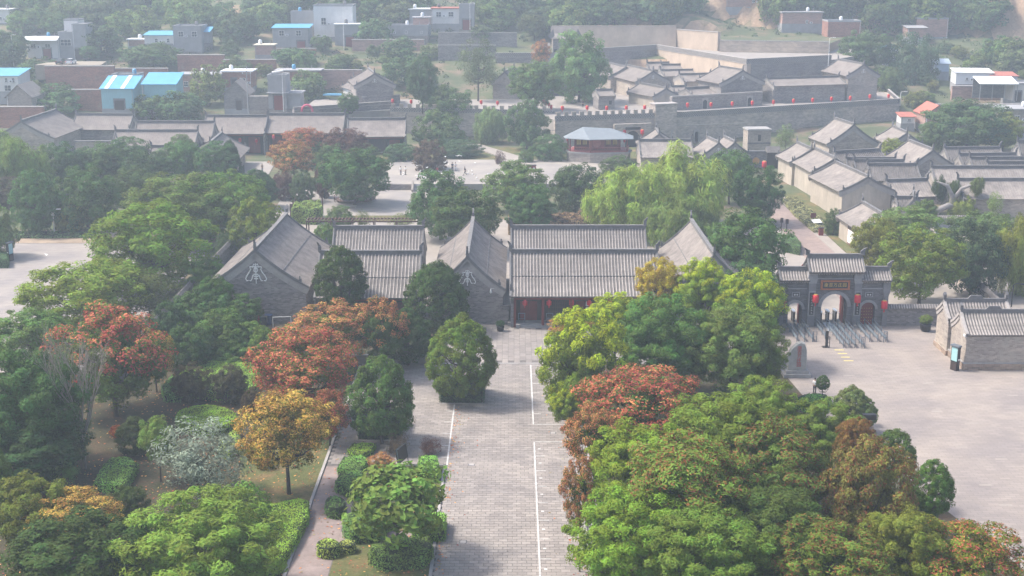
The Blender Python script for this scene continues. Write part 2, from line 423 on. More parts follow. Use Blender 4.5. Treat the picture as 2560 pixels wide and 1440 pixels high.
def facade(t, eh, n=3, recess=1.8, lat=True, col=WOOD_R, wallc=WOOD_D, lanterns=False):
    """timber front of an open hall: posts, lintel, lattice windows and door leaves"""
    L = t['_L']; Wd = t['_W']; yf = -Wd / 2 + .25; yb = -Wd / 2 + recess - .04
    put('lintel', MB().box(-L / 2 + .36, L / 2 - .36, yf - .12, yf + .12, eh - .75, eh - .3), WOOD_R, t)
    put('timber_front', MB().box(-L / 2 + .36, L / 2 - .36, yb - .1, yb, 0, eh - .25), wallc, t)
    for i in range(n + 1):
        x = -L / 2 + .5 + (L - 1.0) * i / n
        put('column', MB().lathe([(.19, 0), (.17, eh - .75)], 8, (x, yf)), col, t)
    for i in range(n):
        xa = -L / 2 + .5 + (L - 1.0) * i / n; xb = -L / 2 + .5 + (L - 1.0) * (i + 1) / n; xm = (xa + xb) / 2; w = (xb - xa) * .62
        put('bracket', MB().ext_y([(xa + .2, eh - .75), (xb - .2, eh - .75), (xb - .2, eh - .8), (xb - .6, eh - 1.0), (xm, eh - .88), (xa + .6, eh - 1.0), (xa + .2, eh - .8)][::-1], yf - .04, yf + .04), WOOD_D, t)
        if i % 2 == 0 and n > 1 or n == 1:
            for s in (-1, 1): put('door_leaf', MB().box(xm + (s - 1) * w / 4 - .0 + .01, xm + (s + 1) * w / 4 - .01, yb - .16, yb - .101, .15, eh - 1.0), WOOD_R, t)
        else:
            f = put('window', MB().box(xm - w / 2, xm + w / 2, yb - .15, yb - .101, .95, eh - 1.05), WOOD_D, t)
            if lat:
                la = MB(); k = 7
                for j in range(k + 1):
                    x = xm - w / 2 + .08 + (w - .16) * j / k; la.box(x - .025, x + .025, yb - .19, yb - .15, 1.05, eh - 1.15)
                for j in range(5):
                    z = 1.05 + (eh - 2.2) * j / 4; la.box(xm - w / 2 + .05, xm + w / 2 - .05, yb - .185, yb - .152, z - .025, z + .025)
                put('lattice', la, WOOD_B, f)
            put('sill_wall', MB().box(xm - w / 2 - .1, xm + w / 2 + .1, yb - .2, yb - .101, 0, .92), BRICK, t)
LAN = None
def lantern(label, loc, s=1.0, group=None):
    """red drum lantern with gold-trimmed caps and a tassel; loc is its middle"""
    global LAN
    if LAN is None:
        bo = MB().lathe([(.24, -.46), (.35, -.41), (.365, -.2), (.37, 0), (.365, .2), (.35, .41), (.24, .46)], 12).mesh('body', RED, True)
        cp = MB().lathe([(.24, .46), (.24, .52), (.06, .56)], 10).mesh('cap', GOLD); cb = MB().lathe([(.1, -.5), (.22, -.48), (.22, -.42)], 10).mesh('cap', GOLD)
        ts = MB().lathe([(.09, -.85), (.06, -.5)], 6).mesh('tassel', RED); hk = MB().tube([(0, 0, .54), (0, 0, .75)], .02, 4).mesh('cord', BLACK)
        LAN = [('body', bo), ('cap', cp), ('cap', cb), ('tassel', ts), ('cord', hk)]
    t = thing('red_lantern', label, 'lantern', loc, 0, group)
    for n_, me in LAN: link(n_, me, t, scale=(s, s, s))
    return t
def windows(parent, specs, y, frame=WHITE, pane=GLASS, nx=2, nz=2):
    """framed windows standing proud of a wall face at local y (facing -y): (xc, z0, w, h)"""
    for (xc, z0, w, h) in specs:
        f = MB().box(xc - w / 2, xc + w / 2, y - .06, y + .1, z0, z0 + h)
        fo = put('window', f, frame, parent)
        for i in range(nx):
            for j in range(nz):
                pw, ph = (w - .12) / nx, (h - .12) / nz
                put('pane', MB().box(xc - w / 2 + .06 + i * pw + .04, xc - w / 2 + .06 + (i + 1) * pw - .04, y - .075, y - .058, z0 + .06 + j * ph + .04, z0 + .06 + (j + 1) * ph - .04), pane, fo)
# ------------------------------------------------------------------ paved surfaces, lawns, markings
def var_mat(name, c, var=.2, attr=True, rough=.85):
    m, n, b = _mat(name)
    if attr:
        a = n.nodes.new('ShaderNodeAttribute'); a.attribute_name = 'var'; f = a.outputs['Fac']
    else:
        a = n.nodes.new('ShaderNodeObjectInfo'); f = a.outputs['Random']
    g = n.nodes.new('ShaderNodeNewGeometry')
    r = _ramp(n, f, [(0, sh(c, 1 - var)), (.8, sh(c, 1 + var * .4)), (1, sh(c, 1 + var))])
    t = _noise(n, .22, 5, .65, vec=g.outputs['Position']); r2 = _ramp(n, t.outputs[0], [(.3, (.74, .74, .76)), (.7, (1.1, 1.08, 1.05))])
    t3 = _noise(n, 2.5, 4, .7, vec=g.outputs['Position']); r3 = _ramp(n, t3.outputs[0], [(.3, (.9,) * 3), (.7, (1.05,) * 3)])
    col = _mixc(n, 1.0, r.outputs[0], r2.outputs[0], 'MULTIPLY'); col = _mixc(n, 1.0, col, r3.outputs[0], 'MULTIPLY')
    n.links.new(col, b.inputs['Base Color']); b.inputs['Roughness'].default_value = rough
    return m
PAVE_C = (.29, .264, .246)
PV_A = var_mat('paver', PAVE_C, .13); PV_O = var_mat('paver_single', PAVE_C, .13, False)
BED = mat('paving_joint', (.14, .13, .125), .95, .15, 1)
SLAB_A = var_mat('slab', (.278, .252, .236), .1)
PLAZA = brick_mat('plaza_paving', (.282, .248, .228), (.19, .17, .157), 1.0, .4, .07, plane='floor', bump=.2, msize=.018)
SQUARE = brick_mat('square_paving', (.295, .272, .25), (.25, .232, .215), 1.2, .6, .05, plane='floor', bump=.1)
CARPARK = brick_mat('car_park_paving', (.275, .25, .237), (.205, .187, .178), 1.4, .5, .08, plane='floor', bump=.15)
LANE = brick_mat('lane_brick', (.28, .215, .19), (.21, .17, .15), .5, .25, .15, plane='floor', bump=.2)
LANE_S = mat('lane_slab', (.315, .28, .25), .85, .1, .6)
PATH = mat('path_stone', (.27, .215, .2), .9, .2, .8, bump=.3)
KERB = mat('kerb_stone', (.37, .35, .34), .85, .15, 1.2)
LINE = mat('line_paint', (.6, .59, .57), .7, .3, 3)
YLINE = mat('yellow_paint', (.72, .6, .2), .7, .12, 3)
m, n, b = _mat('lawn')
t1 = _noise(n, .35, 6, .7); t2 = _noise(n, 5, 4, .7)
r1 = _ramp(n, t1.outputs[0], [(.32, (.05, .085, .02)), (.5, (.11, .115, .035)), (.68, (.2, .135, .06))])
r2 = _ramp(n, t2.outputs[0], [(.3, (.7,) * 3), (.7, (1.2,) * 3)])
n.links.new(_mixc(n, 1, r1.outputs[0], r2.outputs[0], 'MULTIPLY'), b.inputs['Base Color']); b.inputs['Roughness'].default_value = .95; _bump(n, b, t2.outputs[0], .8, .15)
LAWN = m
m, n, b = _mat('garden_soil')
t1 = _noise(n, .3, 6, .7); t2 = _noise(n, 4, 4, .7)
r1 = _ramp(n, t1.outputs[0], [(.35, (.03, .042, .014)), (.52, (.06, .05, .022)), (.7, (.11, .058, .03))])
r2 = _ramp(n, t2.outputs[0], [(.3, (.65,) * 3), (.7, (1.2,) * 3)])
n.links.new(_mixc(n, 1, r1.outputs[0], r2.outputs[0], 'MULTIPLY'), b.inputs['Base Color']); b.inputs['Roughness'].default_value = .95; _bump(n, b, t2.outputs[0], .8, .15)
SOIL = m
def sheet(name, pts, z, m, label=None, th=.05, parent=None):
    P = [(p[0], p[1]) for p in pts]
    ar = sum(P[i][0] * P[(i + 1) % len(P)][1] - P[(i + 1) % len(P)][0] * P[i][1] for i in range(len(P)))
    if ar < 0: P = P[::-1]
    return structure(name, MB().prism(P, z - th, z), m, label, parent)
g = lambda x, y, z=0.: tuple(G(x, y, z)[:2])
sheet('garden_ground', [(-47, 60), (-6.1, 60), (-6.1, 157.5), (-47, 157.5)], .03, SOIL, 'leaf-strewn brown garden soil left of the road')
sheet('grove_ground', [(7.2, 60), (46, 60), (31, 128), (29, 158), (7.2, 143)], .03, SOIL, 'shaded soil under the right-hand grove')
sheet('plaza', [(24, 60), (120, 60), (120, 158.6), (24, 158.6)], .012, PLAZA, 'pale brick-paved plaza in front of the gate')
sheet('car_park', [(-170, 140), (-47, 140), (-47, 206), (-170, 206)], .035, CARPARK, 'empty pale car park at left')
sheet('verge', [(-170, 206.2), (-47, 206.2), (-47, 216), (-170, 216)], .04, mat('dry_verge', (.34, .26, .19), .95, .25, .5), 'dry sandy verge behind the car park')
sheet('courtyard_paving', [(-24, 145), (45, 158.6), (120, 158.6), (120, 225), (-45, 225)], .02, LANE_S, 'pale paving behind the halls and the gate')
sheet('lane', [(44, 165), (50, 165), (49.8, 248), (45.8, 248)], .045, LANE, 'brick lane running back past the row houses')
sheet('lane_edge', [(50.02, 165), (51.6, 165), (51.6, 248), (50.02, 248)], .05, LANE_S, 'pale slab edge of the lane')
sheet('lane_bed', [(51.7, 196), (56, 196), (56, 250), (51.7, 250)], .12, LAWN, 'planted strip between lane and row houses')
sheet('lower_square', [(-42, 222), (-16, 222), (-16, 253.6), (-44, 253.6)], .06, SQUARE, 'pale lower square with the ringed tree')
sq = sheet('pigeon_square', [(-26.5, 253.7), (30, 253.7), (30, 271), (14, 284), (-26, 284)], 1.2, SQUARE, 'raised pale square where pigeons gather', th=1.3)
put('retaining_wall', MB().box(-26.5, -19.2, 253.45, 253.69, 0, 1.15), BRICK, sq)
sheet('landing', [g(612, 436, .1), g(672, 436, .1), g(690, 404, .1), g(610, 404, .1)], .12, SQUARE, 'small pale paved landing below the lantern halls')
sheet('slope_lawn', [(-40, 284.5), (36, 284.5), (36, 306), (-40, 306)], .6, LAWN, 'green lawn slope behind the pigeon square', th=.8)
sheet('garden_path', [g(1165, 362, .7), g(1200, 362, .7), g(1300, 392, .7), g(1385, 408, 1.25), g(1385, 428, 1.25), g(1290, 408, .7)], .85, LANE_S, 'pale garden path curving down to the pigeon square', th=.3)
sheet('grass_strip', [g(880, 540), g(1040, 540), g(1040, 556), g(880, 556)], .09, LAWN, 'grass strip by the trellis')
# --- the road of stone pavers
road = sheet('road', [(-17, 60), (5.75, 60), (5.75, 143), (-17, 143)], .05, BED, 'road of pale stone pavers leading to the main hall')
rg = random.Random(3)
PW, PH = .74, .48
pave = []
def blocked(x, y):
    return x < -6.0 and y < 112.6
y = 78.; row = 0
while y < 142.6:
    x = -17 + (PW / 2 if row % 2 else 0)
    while x < 5.7 - PW * .5:
        if not blocked(x + PW / 2, y): pave.append((x, y))
        x += PW
    y += PH; row += 1
pave.sort(key=lambda p: p[1])
big = [p for p in pave if p[1] > 91 and -6.2 < p[0] < 3.5][:300]; bigs = set(big)
def paver_mesh(nm, mm, w, d, h):
    return MB().add([(.012, .012, 0), (w - .012, .012, 0), (w - .012, d - .012, 0), (.012, d - .012, 0), (.02, .02, h), (w - .02, .02, h), (w - .02, d - .02, h), (.02, d - .02, h)],
                    [(4, 5, 6, 7), (0, 1, 5, 4), (1, 2, 6, 5), (2, 3, 7, 6), (3, 0, 4, 7)]).mesh(nm, mm)
me = paver_mesh('paver', PV_O, PW, PH, .03)
for p in big: link('paver', me, road, (p[0], p[1], .045 + rg.uniform(0, .006)))
def paver_field(name, cells, w, d, mm, z, parent, h=.03):
    N = len(cells); C = np.array(cells); k = np.random.default_rng(4); zz = z + k.uniform(0, .006, N)
    i = .014; V = np.zeros((N, 8, 3)); xs = [i, w - i, w - i, i]; ys = [i, i, d - i, d - i]
    for j in range(4):
        V[:, j, 0] = C[:, 0] + xs[j]; V[:, j, 1] = C[:, 1] + ys[j]; V[:, j, 2] = zz
        V[:, j + 4, 0] = C[:, 0] + xs[j]; V[:, j + 4, 1] = C[:, 1] + ys[j]; V[:, j + 4, 2] = zz + h
    F = np.array([(4, 5, 6, 7), (0, 1, 5, 4), (1, 2, 6, 5), (2, 3, 7, 6), (3, 0, 4, 7)])
    Q_ = (np.arange(N)[:, None, None] * 8 + F[None]).reshape(-1, 4)
    o = link(name, np_mesh(name, V.reshape(-1, 3), Q_, mm, {'var': np.repeat(k.random(N), 5)}), parent); o['kind'] = 'stuff'; return o
paver_field('paver_field', [p for p in pave if p not in bigs], PW, PH, PV_A, .045, road)
fc = sheet('forecourt', [(-12, 143.4), (30, 143.4), (30, 158.4), (-12, 158.4)], .05, BED, 'forecourt of long slabs before the main hall')
paver_field('slab_field', [(-12 + .68 * i, 143.4 + 1.5 * j + (.75 if i % 2 else 0)) for i in range(61) for j in range(9)], .68, 1.5, SLAB_A, .045, fc)
put('border_strip', MB().box(-12, 30, 143.02, 143.38, 0, .08), KERB, fc)
# markings
def mark(x0, x1, y0, y1, mm=LINE, nm='road_marking', par=None, z=.085): return put(nm, MB().box(x0, x1, y0, y1, z - .01, z + .006), mm, par or road)
mark(-6.02, -5.88, 112.7, 129.2)
for yv in (114.6, 117.6, 120.8, 124.0, 127.2): mark(-6.75, -6.03, yv, yv + .1)
mark(2.05, 2.19, 123.3, 142.5); mark(2.2, 5.4, 123.3, 123.42); mark(2.2, 3.0, 142.4, 142.5)
for yv in (126.4, 129.6, 132.8, 136.0, 139.2): mark(2.2, 2.95, yv, yv + .1)
mark(2.05, 2.19, 80, 118.6); mark(2.2, 5.4, 118.5, 118.62)
yv = 114.9
while yv > 81: mark(2.2, 3.05, yv, yv + .1); mark(2.45, 2.7, yv + 1.75, yv + 1.98); yv -= 3.55
for (cx, cyv) in ((-3.7, 112.9), (4.0, 121.0), (-3.9, 96.7)):
    put('drain_cover', MB().box(cx - .3, cx + .3, cyv - .3, cyv + .3, .06, .079), BRICK_D, road); put('drain_grate', MB().box(cx - .22, cx + .22, cyv - .22, cyv + .22, .079, .084), KERB, road)
# kerbs
def kerb(label, p, q, w=.25, h=.18, name='kerb'):
    d = Vector((q[0] - p[0], q[1] - p[1], 0)); L = d.length
    o = put(name, MB().box(0, L, -w / 2, w / 2, -.1, h), KERB, loc=(p[0], p[1], 0), rz=math.atan2(d.y, d.x)); o['kind'] = 'structure'; o['label'] = label; return o
kerb('low kerb of the planted bed along the road', (-6.15, 78), (-6.15, 112.5))
kerb('low kerb at the head of the planted bed', (-9.8, 112.55), (-6.3, 112.55), .15)
kerb('kerb of the garden along the narrow path', (-17.15, 78), (-17.15, 142))
o = put('kerb_wall', MB().box(5.8, 6.05, 70, 122.5, 0, .5).box(6.85, 7.1, 70, 122.5, 0, .75), KERB); o['kind'] = 'structure'; o['label'] = 'double concrete kerb between road and grove'
sheet('kerb_gap', [(6.06, 70), (6.84, 70), (6.84, 122.4), (6.06, 122.4)], .3, mat('concrete_gap', (.3, .285, .28), .9, .12, .8))
o = put('planter_wall', MB().box(-22, -8.3, 142.9, 143.25, 0, 1.0).box(-22.05, -8.2, 142.82, 143.3, 1.0, 1.14), STONE); tag(o, 'low grey stone planter wall under the dark tree', 'wall')
sheet('planter_soil', [(-24, 143.3), (-8.3, 143.3), (-8.3, 156), (-24, 156)], .9, SOIL, 'raised planter soil below the hall', th=.9)
# narrow path, lawn beds
sheet('narrow_path', [(-17, 70), (-13.9, 70), (-13.9, 100), (-11.8, 103), (-13.2, 112.5), (-17, 112.5)], .06, PATH, 'narrow reddish garden path')
sheet('narrow_path_branch', [(-13.88, 96.6), (-6.3, 96.6), (-6.3, 98.6), (-13.88, 98.6)], .064, PATH, 'short path joining the road')
sheet('bed_lawn', [(-13.8, 78), (-6.3, 78), (-6.3, 96.5), (-13.8, 96.5)], .12, LAWN, 'lawn bed with the pole-trunk tree')
sheet('bed_lawn', [(-13.0, 98.7), (-6.3, 98.7), (-6.3, 112.4), (-13.0, 112.4)], .12, LAWN, 'lawn bed with clipped bushes')
sheet('garden_lawn', [g(600, 1110), g(770, 1080), (-17.3, 126), (-17.3, 100), g(600, 1270)], .06, LAWN, 'autumn lawn under the golden tree')
# fallen yellow lines before the gate
for i, (x, y) in enumerate([(2092, 881), (2101, 876)]): pass
pz = bpy.data.objects['plaza']
for (xa, xb, y) in [(2087, 2110, 876), (2095, 2118, 885), (2103, 2125, 894), (2110, 2134, 903)]:
    p, q = G(xa, y), G(xb, y); mark(p.x, q.x, p.y, p.y + .22, YLINE, 'floor_marking', pz, .022)
cp = bpy.data.objects['car_park']
for pts in ([(110, 634), (121, 636), (116, 640)],):
    P = [G(*p) for p in pts]; put('arrow_marking', MB().prism([(p.x, p.y) for p in P][::-1], .03, .042), LINE, cp)
for i, (x, y) in enumerate([(2110, 940), (2240, 985), (2310, 960), (2420, 1060), (2390, 1120), (2490, 1150), (2500, 1265), (2330, 1030), (2520, 990), (2450, 1215), (2215, 955), (2380, 985)]):
    p = G(x, y); put('pale_paver', MB().box(p.x, p.x + 1.1, p.y, p.y + .36, 0, .018), LANE_S, pz)
# ------------------------------------------------------------------ the front courtyard: halls and side wings
mh = hall('main_hall', 'wide tiled hall with red lanterns along its open front', G(1277, 622, 8.9), G(1642, 622, 8.9), 10.5, 4.35, rib=.4, parts=True, front='open', seam=True, roof=TILE, wall=BRICK, recess=2.2)
facade(mh, 4.35, 5, 2.2)
hall('rear_hall', 'second tiled hall right behind the wide lantern hall', G(1279, 562, 8.9), G(1612, 562, 8.9), 8.5, 4.6, rib=.4, parts=True, roof=TILE)
lh = hall('side_hall', 'tiled hall with a dark tree before its middle', G(800, 625, 8.9), G(1052, 625, 8.9), 10.5, 4.35, rib=.42, parts=True, front='open', seam=True, roof=TILE, recess=2.2)
facade(lh, 4.35, 3, 2.2)
hall('rear_hall', 'tiled roof behind the hall with the dark tree', G(836, 563, 8.9), G(1058, 563, 8.9), 8.5, 4.6, rib=.42, parts=True, roof=TILE)
hall('side_wing', 'leftmost long wing with white scroll emblem in its brick gable', G(637, 617, 9.9), G(717, 530, 9.9), 12.2, 4.9, rib=.3, rr=.05, seam=True, roof=TILE_P, emb=(-1,), ov=.5, embs=1.25)
hall('side_wing', 'middle long wing between the two halls, leaf emblem in its gable', G(1168, 634, 9.1), G(1183, 540, 9.1), 8.8, 4.6, rib=.3, rr=.05, seam=True, roof=TILE_P, emb=(-1,), ov=.4, embs=1.1)
q = G(1728, 545, 9.1); hall('side_wing', 'right long wing mostly hidden by the yellow-green trees', (q.x + .1, 160.5, 9.1), (q.x, q.y, 9.1), 8.8, 4.6, rib=.3, rr=.05, seam=True, roof=TILE_P, ov=.4)
# connecting bits
t = thing('garden_wall', 'short brick wall with baluster top between middle gable and main hall', 'wall', (-.9, 159.4, 0))
put('wall', MB().box(-.55, .5, -.2, .2, 0, 1.9), BRICK, t)
for i in range(5): put('baluster', MB().lathe([(.06, 1.9), (.1, 2.15), (.06, 2.4)], 6, (-.4 + .2 * i, 0)), TRIM, t)
put('coping', MB().box(-.55, .5, -.22, .22, 2.4, 2.52), RIDGE, t)
st = thing('entrance_steps', 'stone steps with side blocks before the main hall door', 'steps', (2.75, 157.2, 0))
for i in range(3): put('step', MB().box(-1.7, 1.7, .3 + .32 * i, 1.6, .004 + .15 * i, .15 * (i + 1)), STONE, st)
for s in (-1, 1): put('side_block', MB().box(s * 2.0 - .28, s * 2.0 + .28, .2, 1.7, 0, .55), STONE, st)
put('platform', MB().box(-3.3, 16, 1.35, 3.3, 0, .44), STONE, st)
for i, x in enumerate([1.6, 4.6, 7.4, 9.6, 12.1, 15.4]):
    lantern('red lantern under the main hall eave, %s from the steps side' % ORD[i], (x, 158.25, 3.2), .85, 'lanterns under the main hall eave')
pl = thing('name_board', 'red horizontal board above the main hall window', 'sign', (7.3, 159.25, 3.75)); put('board', MB().box(-1.2, 1.2, -.08, 0, -.25, .25), RED, pl)
put('frame', MB().box(-1.3, 1.3, -.05, .02, -.33, .33), WOOD_D, pl)
nb = thing('notice_panel', 'white paper notices pasted beside the main hall window', 'notice', (9.55, 158.95, 0))
put('panel', MB().box(-.45, .45, 0, .06, 1.0, 3.2), WOOD_D, nb)
for z0, z1 in ((1.1, 2.0), (2.1, 2.35), (2.5, 3.1)): put('paper', MB().box(-.35, .35, -.015, 0, z0, z1), WHITE, nb)
for i, x in enumerate((1.2, 4.7)):
    f = thing('barrier_frame', 'grey metal barrier frame %s the main hall steps' % ('left of' if i == 0 else 'right of'), 'barrier', (x, 158.6, .45))
    b = MB()
    for s in (-.4, .4): b.tube([(s, 0, 0), (s, 0, 1.25)], .045, 5)
    b.tube([(-.4, 0, 1.22), (.4, 0, 1.22)], .045, 5); b.tube([(-.4, 0, .5), (.4, 0, .5)], .03, 5); put('frame', b, mat('grey_steel', (.22, .25, .29), .4, .1, 3, .6), f)
lp = thing('wall_lamp', 'white lamp on a bracket at the middle gable corner', 'lamp', (-1.35, 159.5, 4.3))
put('bracket', MB().tube([(0, 0, .35), (-1.3, -.1, .35)], .035, 5), WHITE, lp); put('bulb', MB().lathe([(.03, -.3), (.15, -.15), (.13, .05), (.05, .3)], 8, (-1.3, -.1)), WHITE, lp)
# boundary wall along the left of the courtyard
p0, p1 = G(372, 812, 2.8), G(602, 572, 2.8); Lw = p1.y - p0.y
bw = thing('boundary_wall', 'long brick garden wall running back beside the left wing', 'wall', (p0.x, p0.y - 14, 0), math.pi / 2)
put('wall', MB().box(0, Lw + 14, -.22, .22, -.3, 2.5), BRICK_D, bw)
put('coping', MB().ext_x([(-.45, 2.5), (.45, 2.5), (.08, 2.9), (-.08, 2.9)], 0, Lw + 14), TILE, bw)
o = link('coping_tiling', rib_mesh([(0, 2.9), (.45, 2.5)], 1, .06, 4, .0, TILE, [i * .35 for i in range(int((Lw + 14) / .35))]), bw); o['kind'] = 'stuff'
# ------------------------------------------------------------------ row houses along the lane, right
def RH(lab, a, b, z, Wd, eh, **k): return hall(k.pop('name', 'row_house'), lab, G(*a, z), G(*b, z), Wd, eh, **k)
SM = dict(rib=.45, rr=.045, roof=TILE_P)
RH('row house at the far end of the lane, hipped high and pale roofed', (2029, 368), (1993, 352), 7.6, 7.5, 4.8, wall=PLASTER, **SM)
RH('row house second from the far end of the lane', (2088, 391), (2036, 366), 7.7, 7.8, 4.9, wall=PLASTER, **SM)
RH('nearest tall row house with mural on its cream side wall', (2170, 437), (2089, 401), 7.7, 8.8, 5.0, wall=PLASTER, emb=None, **SM)
s1 = RH('low house with a white framed screen on its lane wall', (2218, 537), (2157, 501), 6.2, 7.2, 3.8, wall=PLASTER, **SM)
sc_ = put('screen_frame', MB().box(-5.6, 1.2, 3.6, 3.72, .3, 3.3), WOOD_R, s1); put('screen', MB().box(-5.35, .95, 3.72, 3.76, .5, 2.6), WHITE, sc_); put('header', MB().box(-5.4, 1.0, 3.72, 3.8, 2.7, 3.2), WOOD_D, sc_)
CT = dict(rib=.42, parts=False, roof=TILE, rr=.1)
RH('tiled courtyard roof right of the mural house ridge', (2170, 407), (2292, 407), 6.3, 6.5, 3.6, **CT)
RH('tiled courtyard roof, third in the stack behind the mural house', (2136, 397), (2260, 397), 6.3, 5.5, 3.6, **CT)
RH('tiled courtyard roof, second in the stack behind the mural house', (2116, 392), (2238, 392), 6.4, 5, 3.8, **CT)
RH('tiled courtyard roof, farthest in the stack behind the mural house', (2086, 376), (2200, 370), 6.5, 6.5, 3.8, **CT)
RH('tall house with broad pale roof and brick gable amid the courtyards', (2333, 370), (2272, 347), 8.2, 9, 4.6, wall=BRICK_W, **SM)
RH('right-hand courtyard roof at the back of the stack', (2362, 366), (2500, 365), 6.2, 6, 3.6, **CT)
RH('right-hand courtyard roof second from the back', (2398, 382), (2540, 380), 6.0, 5.5, 3.5, **CT)
RH('right-hand courtyard roof third from the back', (2426, 391), (2600, 390), 6.0, 5, 3.5, **CT)
RH('right-hand courtyard roof fourth from the back', (2468, 402), (2610, 402), 6.0, 5, 3.5, **CT)
RH('long courtyard hall with twin smooth roofs, rear ridge', (2330, 413), (2600, 413), 6.8, 6, 3.9, wall=BRICK_W, **SM)
RH('long courtyard hall with blank plaster wall facing the rockery', (2395, 444), (2640, 444), 6.6, 7, 3.7, wall=BRICK_W, **SM)
RH('low smooth-roofed hall beside the mural house gable', (2216, 447), (2318, 444), 6.2, 6.5, 3.7, **SM)
RH('small tiled gateway roof before the low hall', (2240, 489), (2292, 489), 4.6, 2.6, 3.0, name='gateway', cat='gateway', **CT)
RH('little steep gabled roof above the tiled gateway', (2286, 492), (2284, 474), 5.0, 2.6, 2.6, name='gateway', cat='gateway', **CT)
bl = RH('lattice-roof lobby at the right picture edge', (2545, 350), (2600, 350), 7, 5, 4, wall=BRICK, **CT)
RH('single house with dark timber front below the tall fortress wall', (2135, 307), (2087, 292), 9.5, 10.5, 5.2, wall=BRICK_W, **SM)
RH('low house corner right of the timber-front house', (2268, 328), (2232, 312), 7.0, 7, 4.2, wall=BRICK, **SM)
# twin gables, little tower, grey-roofed hall behind the willow
RH('left one of the twin white-emblem gable houses', (1797, 352), (1768, 339), 7.0, 5.6, 4.2, wall=BRICK, emb=(-1,), **SM)
RH('right one of the twin white-emblem gable houses', (1838, 351), (1810, 337), 7.0, 5.6, 4.2, wall=BRICK, emb=(-1,), **SM)
RH('smooth grey-roofed hall in front of the red pavilion arch', (1598, 347), (1728, 347), 7.0, 9, 4.0, wall=BRICK_W, **SM)
RH('narrow cream gable in front of the fortress arch', (1648, 331), (1640, 318), 7.6, 7.5, 4.6, wall=BRICK_W, **SM)
tw = thing('brick_tower', 'little square brick tower with arched slit beside the twin gables', 'tower', tuple(G(1890, 392, 0)), math.radians(4))
put('wall', MB().box(-2.6, 2.6, -2.2, 2.2, -.3, 6.2), BRICK_W, tw); put('roof', MB().box(-2.8, 2.8, -2.4, 2.4, 6.2, 6.5).box(-2.5, 2.5, -2.1, 2.1, 6.5, 6.58), STONE, tw)
put('niche', MB().box(-.3, .3, -2.26, -2.2, 3.9, 5.3), BLACK, tw); put('ledge', MB().box(-2.65, 2.65, -2.3, -2.2, 3.3, 3.55), BRICK_D, tw)  # black slab paints the dark of the slit
lw = thing('lane_end_wall', 'grey wall with orange disc and tiled doorway closing the lane', 'wall', tuple(G(1905, 420, 0)))
put('wall', MB().box(-5, 3.6, -.25, .25, -.2, 3.4), BRICK, lw); put('coping', MB().box(-5.1, 3.7, -.4, .4, 3.4, 3.7), RIDGE, lw)
dk = put('disc', MB().lathe([(.75, -.05), (.75, .05)], 20), mat('orange_disc', (.6, .3, .08), .7, .1, 3), lw, loc=(-1.4, -.3, 1.6)); dk.rotation_euler = (math.pi / 2, 0, 0)
dw = put('doorway', MB().box(1.0, 3.2, -.6, .3, 0, 3.6), WOOD_D, lw)
put('doorway_roof', MB().ext_x([(-1.3, 3.5), (.8, 3.5), (-.2, 4.7)], .6, 3.6), TILE, lw)
lantern('large red lantern at the lane-end doorway', tuple(G(1911, 411, 1.8)), 1.4)
# ------------------------------------------------------------------ halls at the left edge of the far square
LF = dict(rib=.5, rr=.045, roof=TILE_F)
RH('big hall at the left edge with pale gable ornament', (53, 299), (140, 271), 8.6, 13, 4.6, name='far_hall', wall=BRICK_W, **LF)
RH('low hall behind the lattice wall roof, rear of the pair', (342, 301), (536, 301), 8.2, 9, 4.2, name='far_hall', **LF)
RH('low hall in front of the pair behind the tree belt', (289, 323), (494, 323), 7.4, 9, 4.0, name='far_hall', **LF)
RH('small front hall with upturned corner beside the landing', (525, 353), (555, 328), 7.0, 9.5, 3.4, name='far_hall', wall=BRICK_W, ov=1.1, **LF)
RH('little hall roof half hidden behind the dark trees', (378, 362), (478, 362), 5.6, 5, 3.4, name='far_hall', **LF)
RH('little gable peeping over the tree belt', (282, 360), (292, 346), 6.4, 6, 3.6, name='far_hall', wall=BRICK_W, **LF)
RH('long roof at the foot of the village lane', (190, 282), (332, 283), 7.5, 7, 4.2, name='far_hall', **LF)
for lab, a, b, z, w, e, n in [('leftmost of the three lantern halls on the far side', (515, 286), (668, 286), 8.6, 9, 5.0, 3), ('middle and widest of the three lantern halls', (671, 282), (862, 282), 8.8, 9.5, 5.0, 5), ('rightmost of the three lantern halls on the far side', (870, 294), (1014, 293), 8.3, 9.5, 4.8, 3)]:
    h = RH(lab, a, b, z, w, e, name='far_hall', front='open', wall=BRICK, **LF); facade(h, e, n, 1.8, lat=False, col=WOOD_D)
for i, (x, y) in enumerate([(600, 350), (641, 352), (684, 342), (915, 350), (955, 350), (992, 350)]):
    lantern('red lantern on the far lantern halls, %s from the left' % ORD[i], tuple(A(x, y, 299.2)), .9, 'lanterns on the far halls')
lt = thing('lattice_wall', 'grey courtyard wall with a lattice panel below the left halls', 'wall', tuple(G(236, 392, 0)))
put('wall', MB().box(-4, 4.6, -.3, .3, -.3, 3.4), BRICK_W, lt); put('coping', MB().box(-4.1, 4.7, -.45, .45, 3.4, 3.65), RIDGE, lt)
b = MB()
for i in range(16):
    for j in range(5): b.cbox(-2.3 + .36 * i + (.18 if j % 2 else 0), -.34, 1.3 + .3 * j, .2, .1, .18)
o = put('lattice_panel', b, TRIM, lt); o['kind'] = 'stuff'
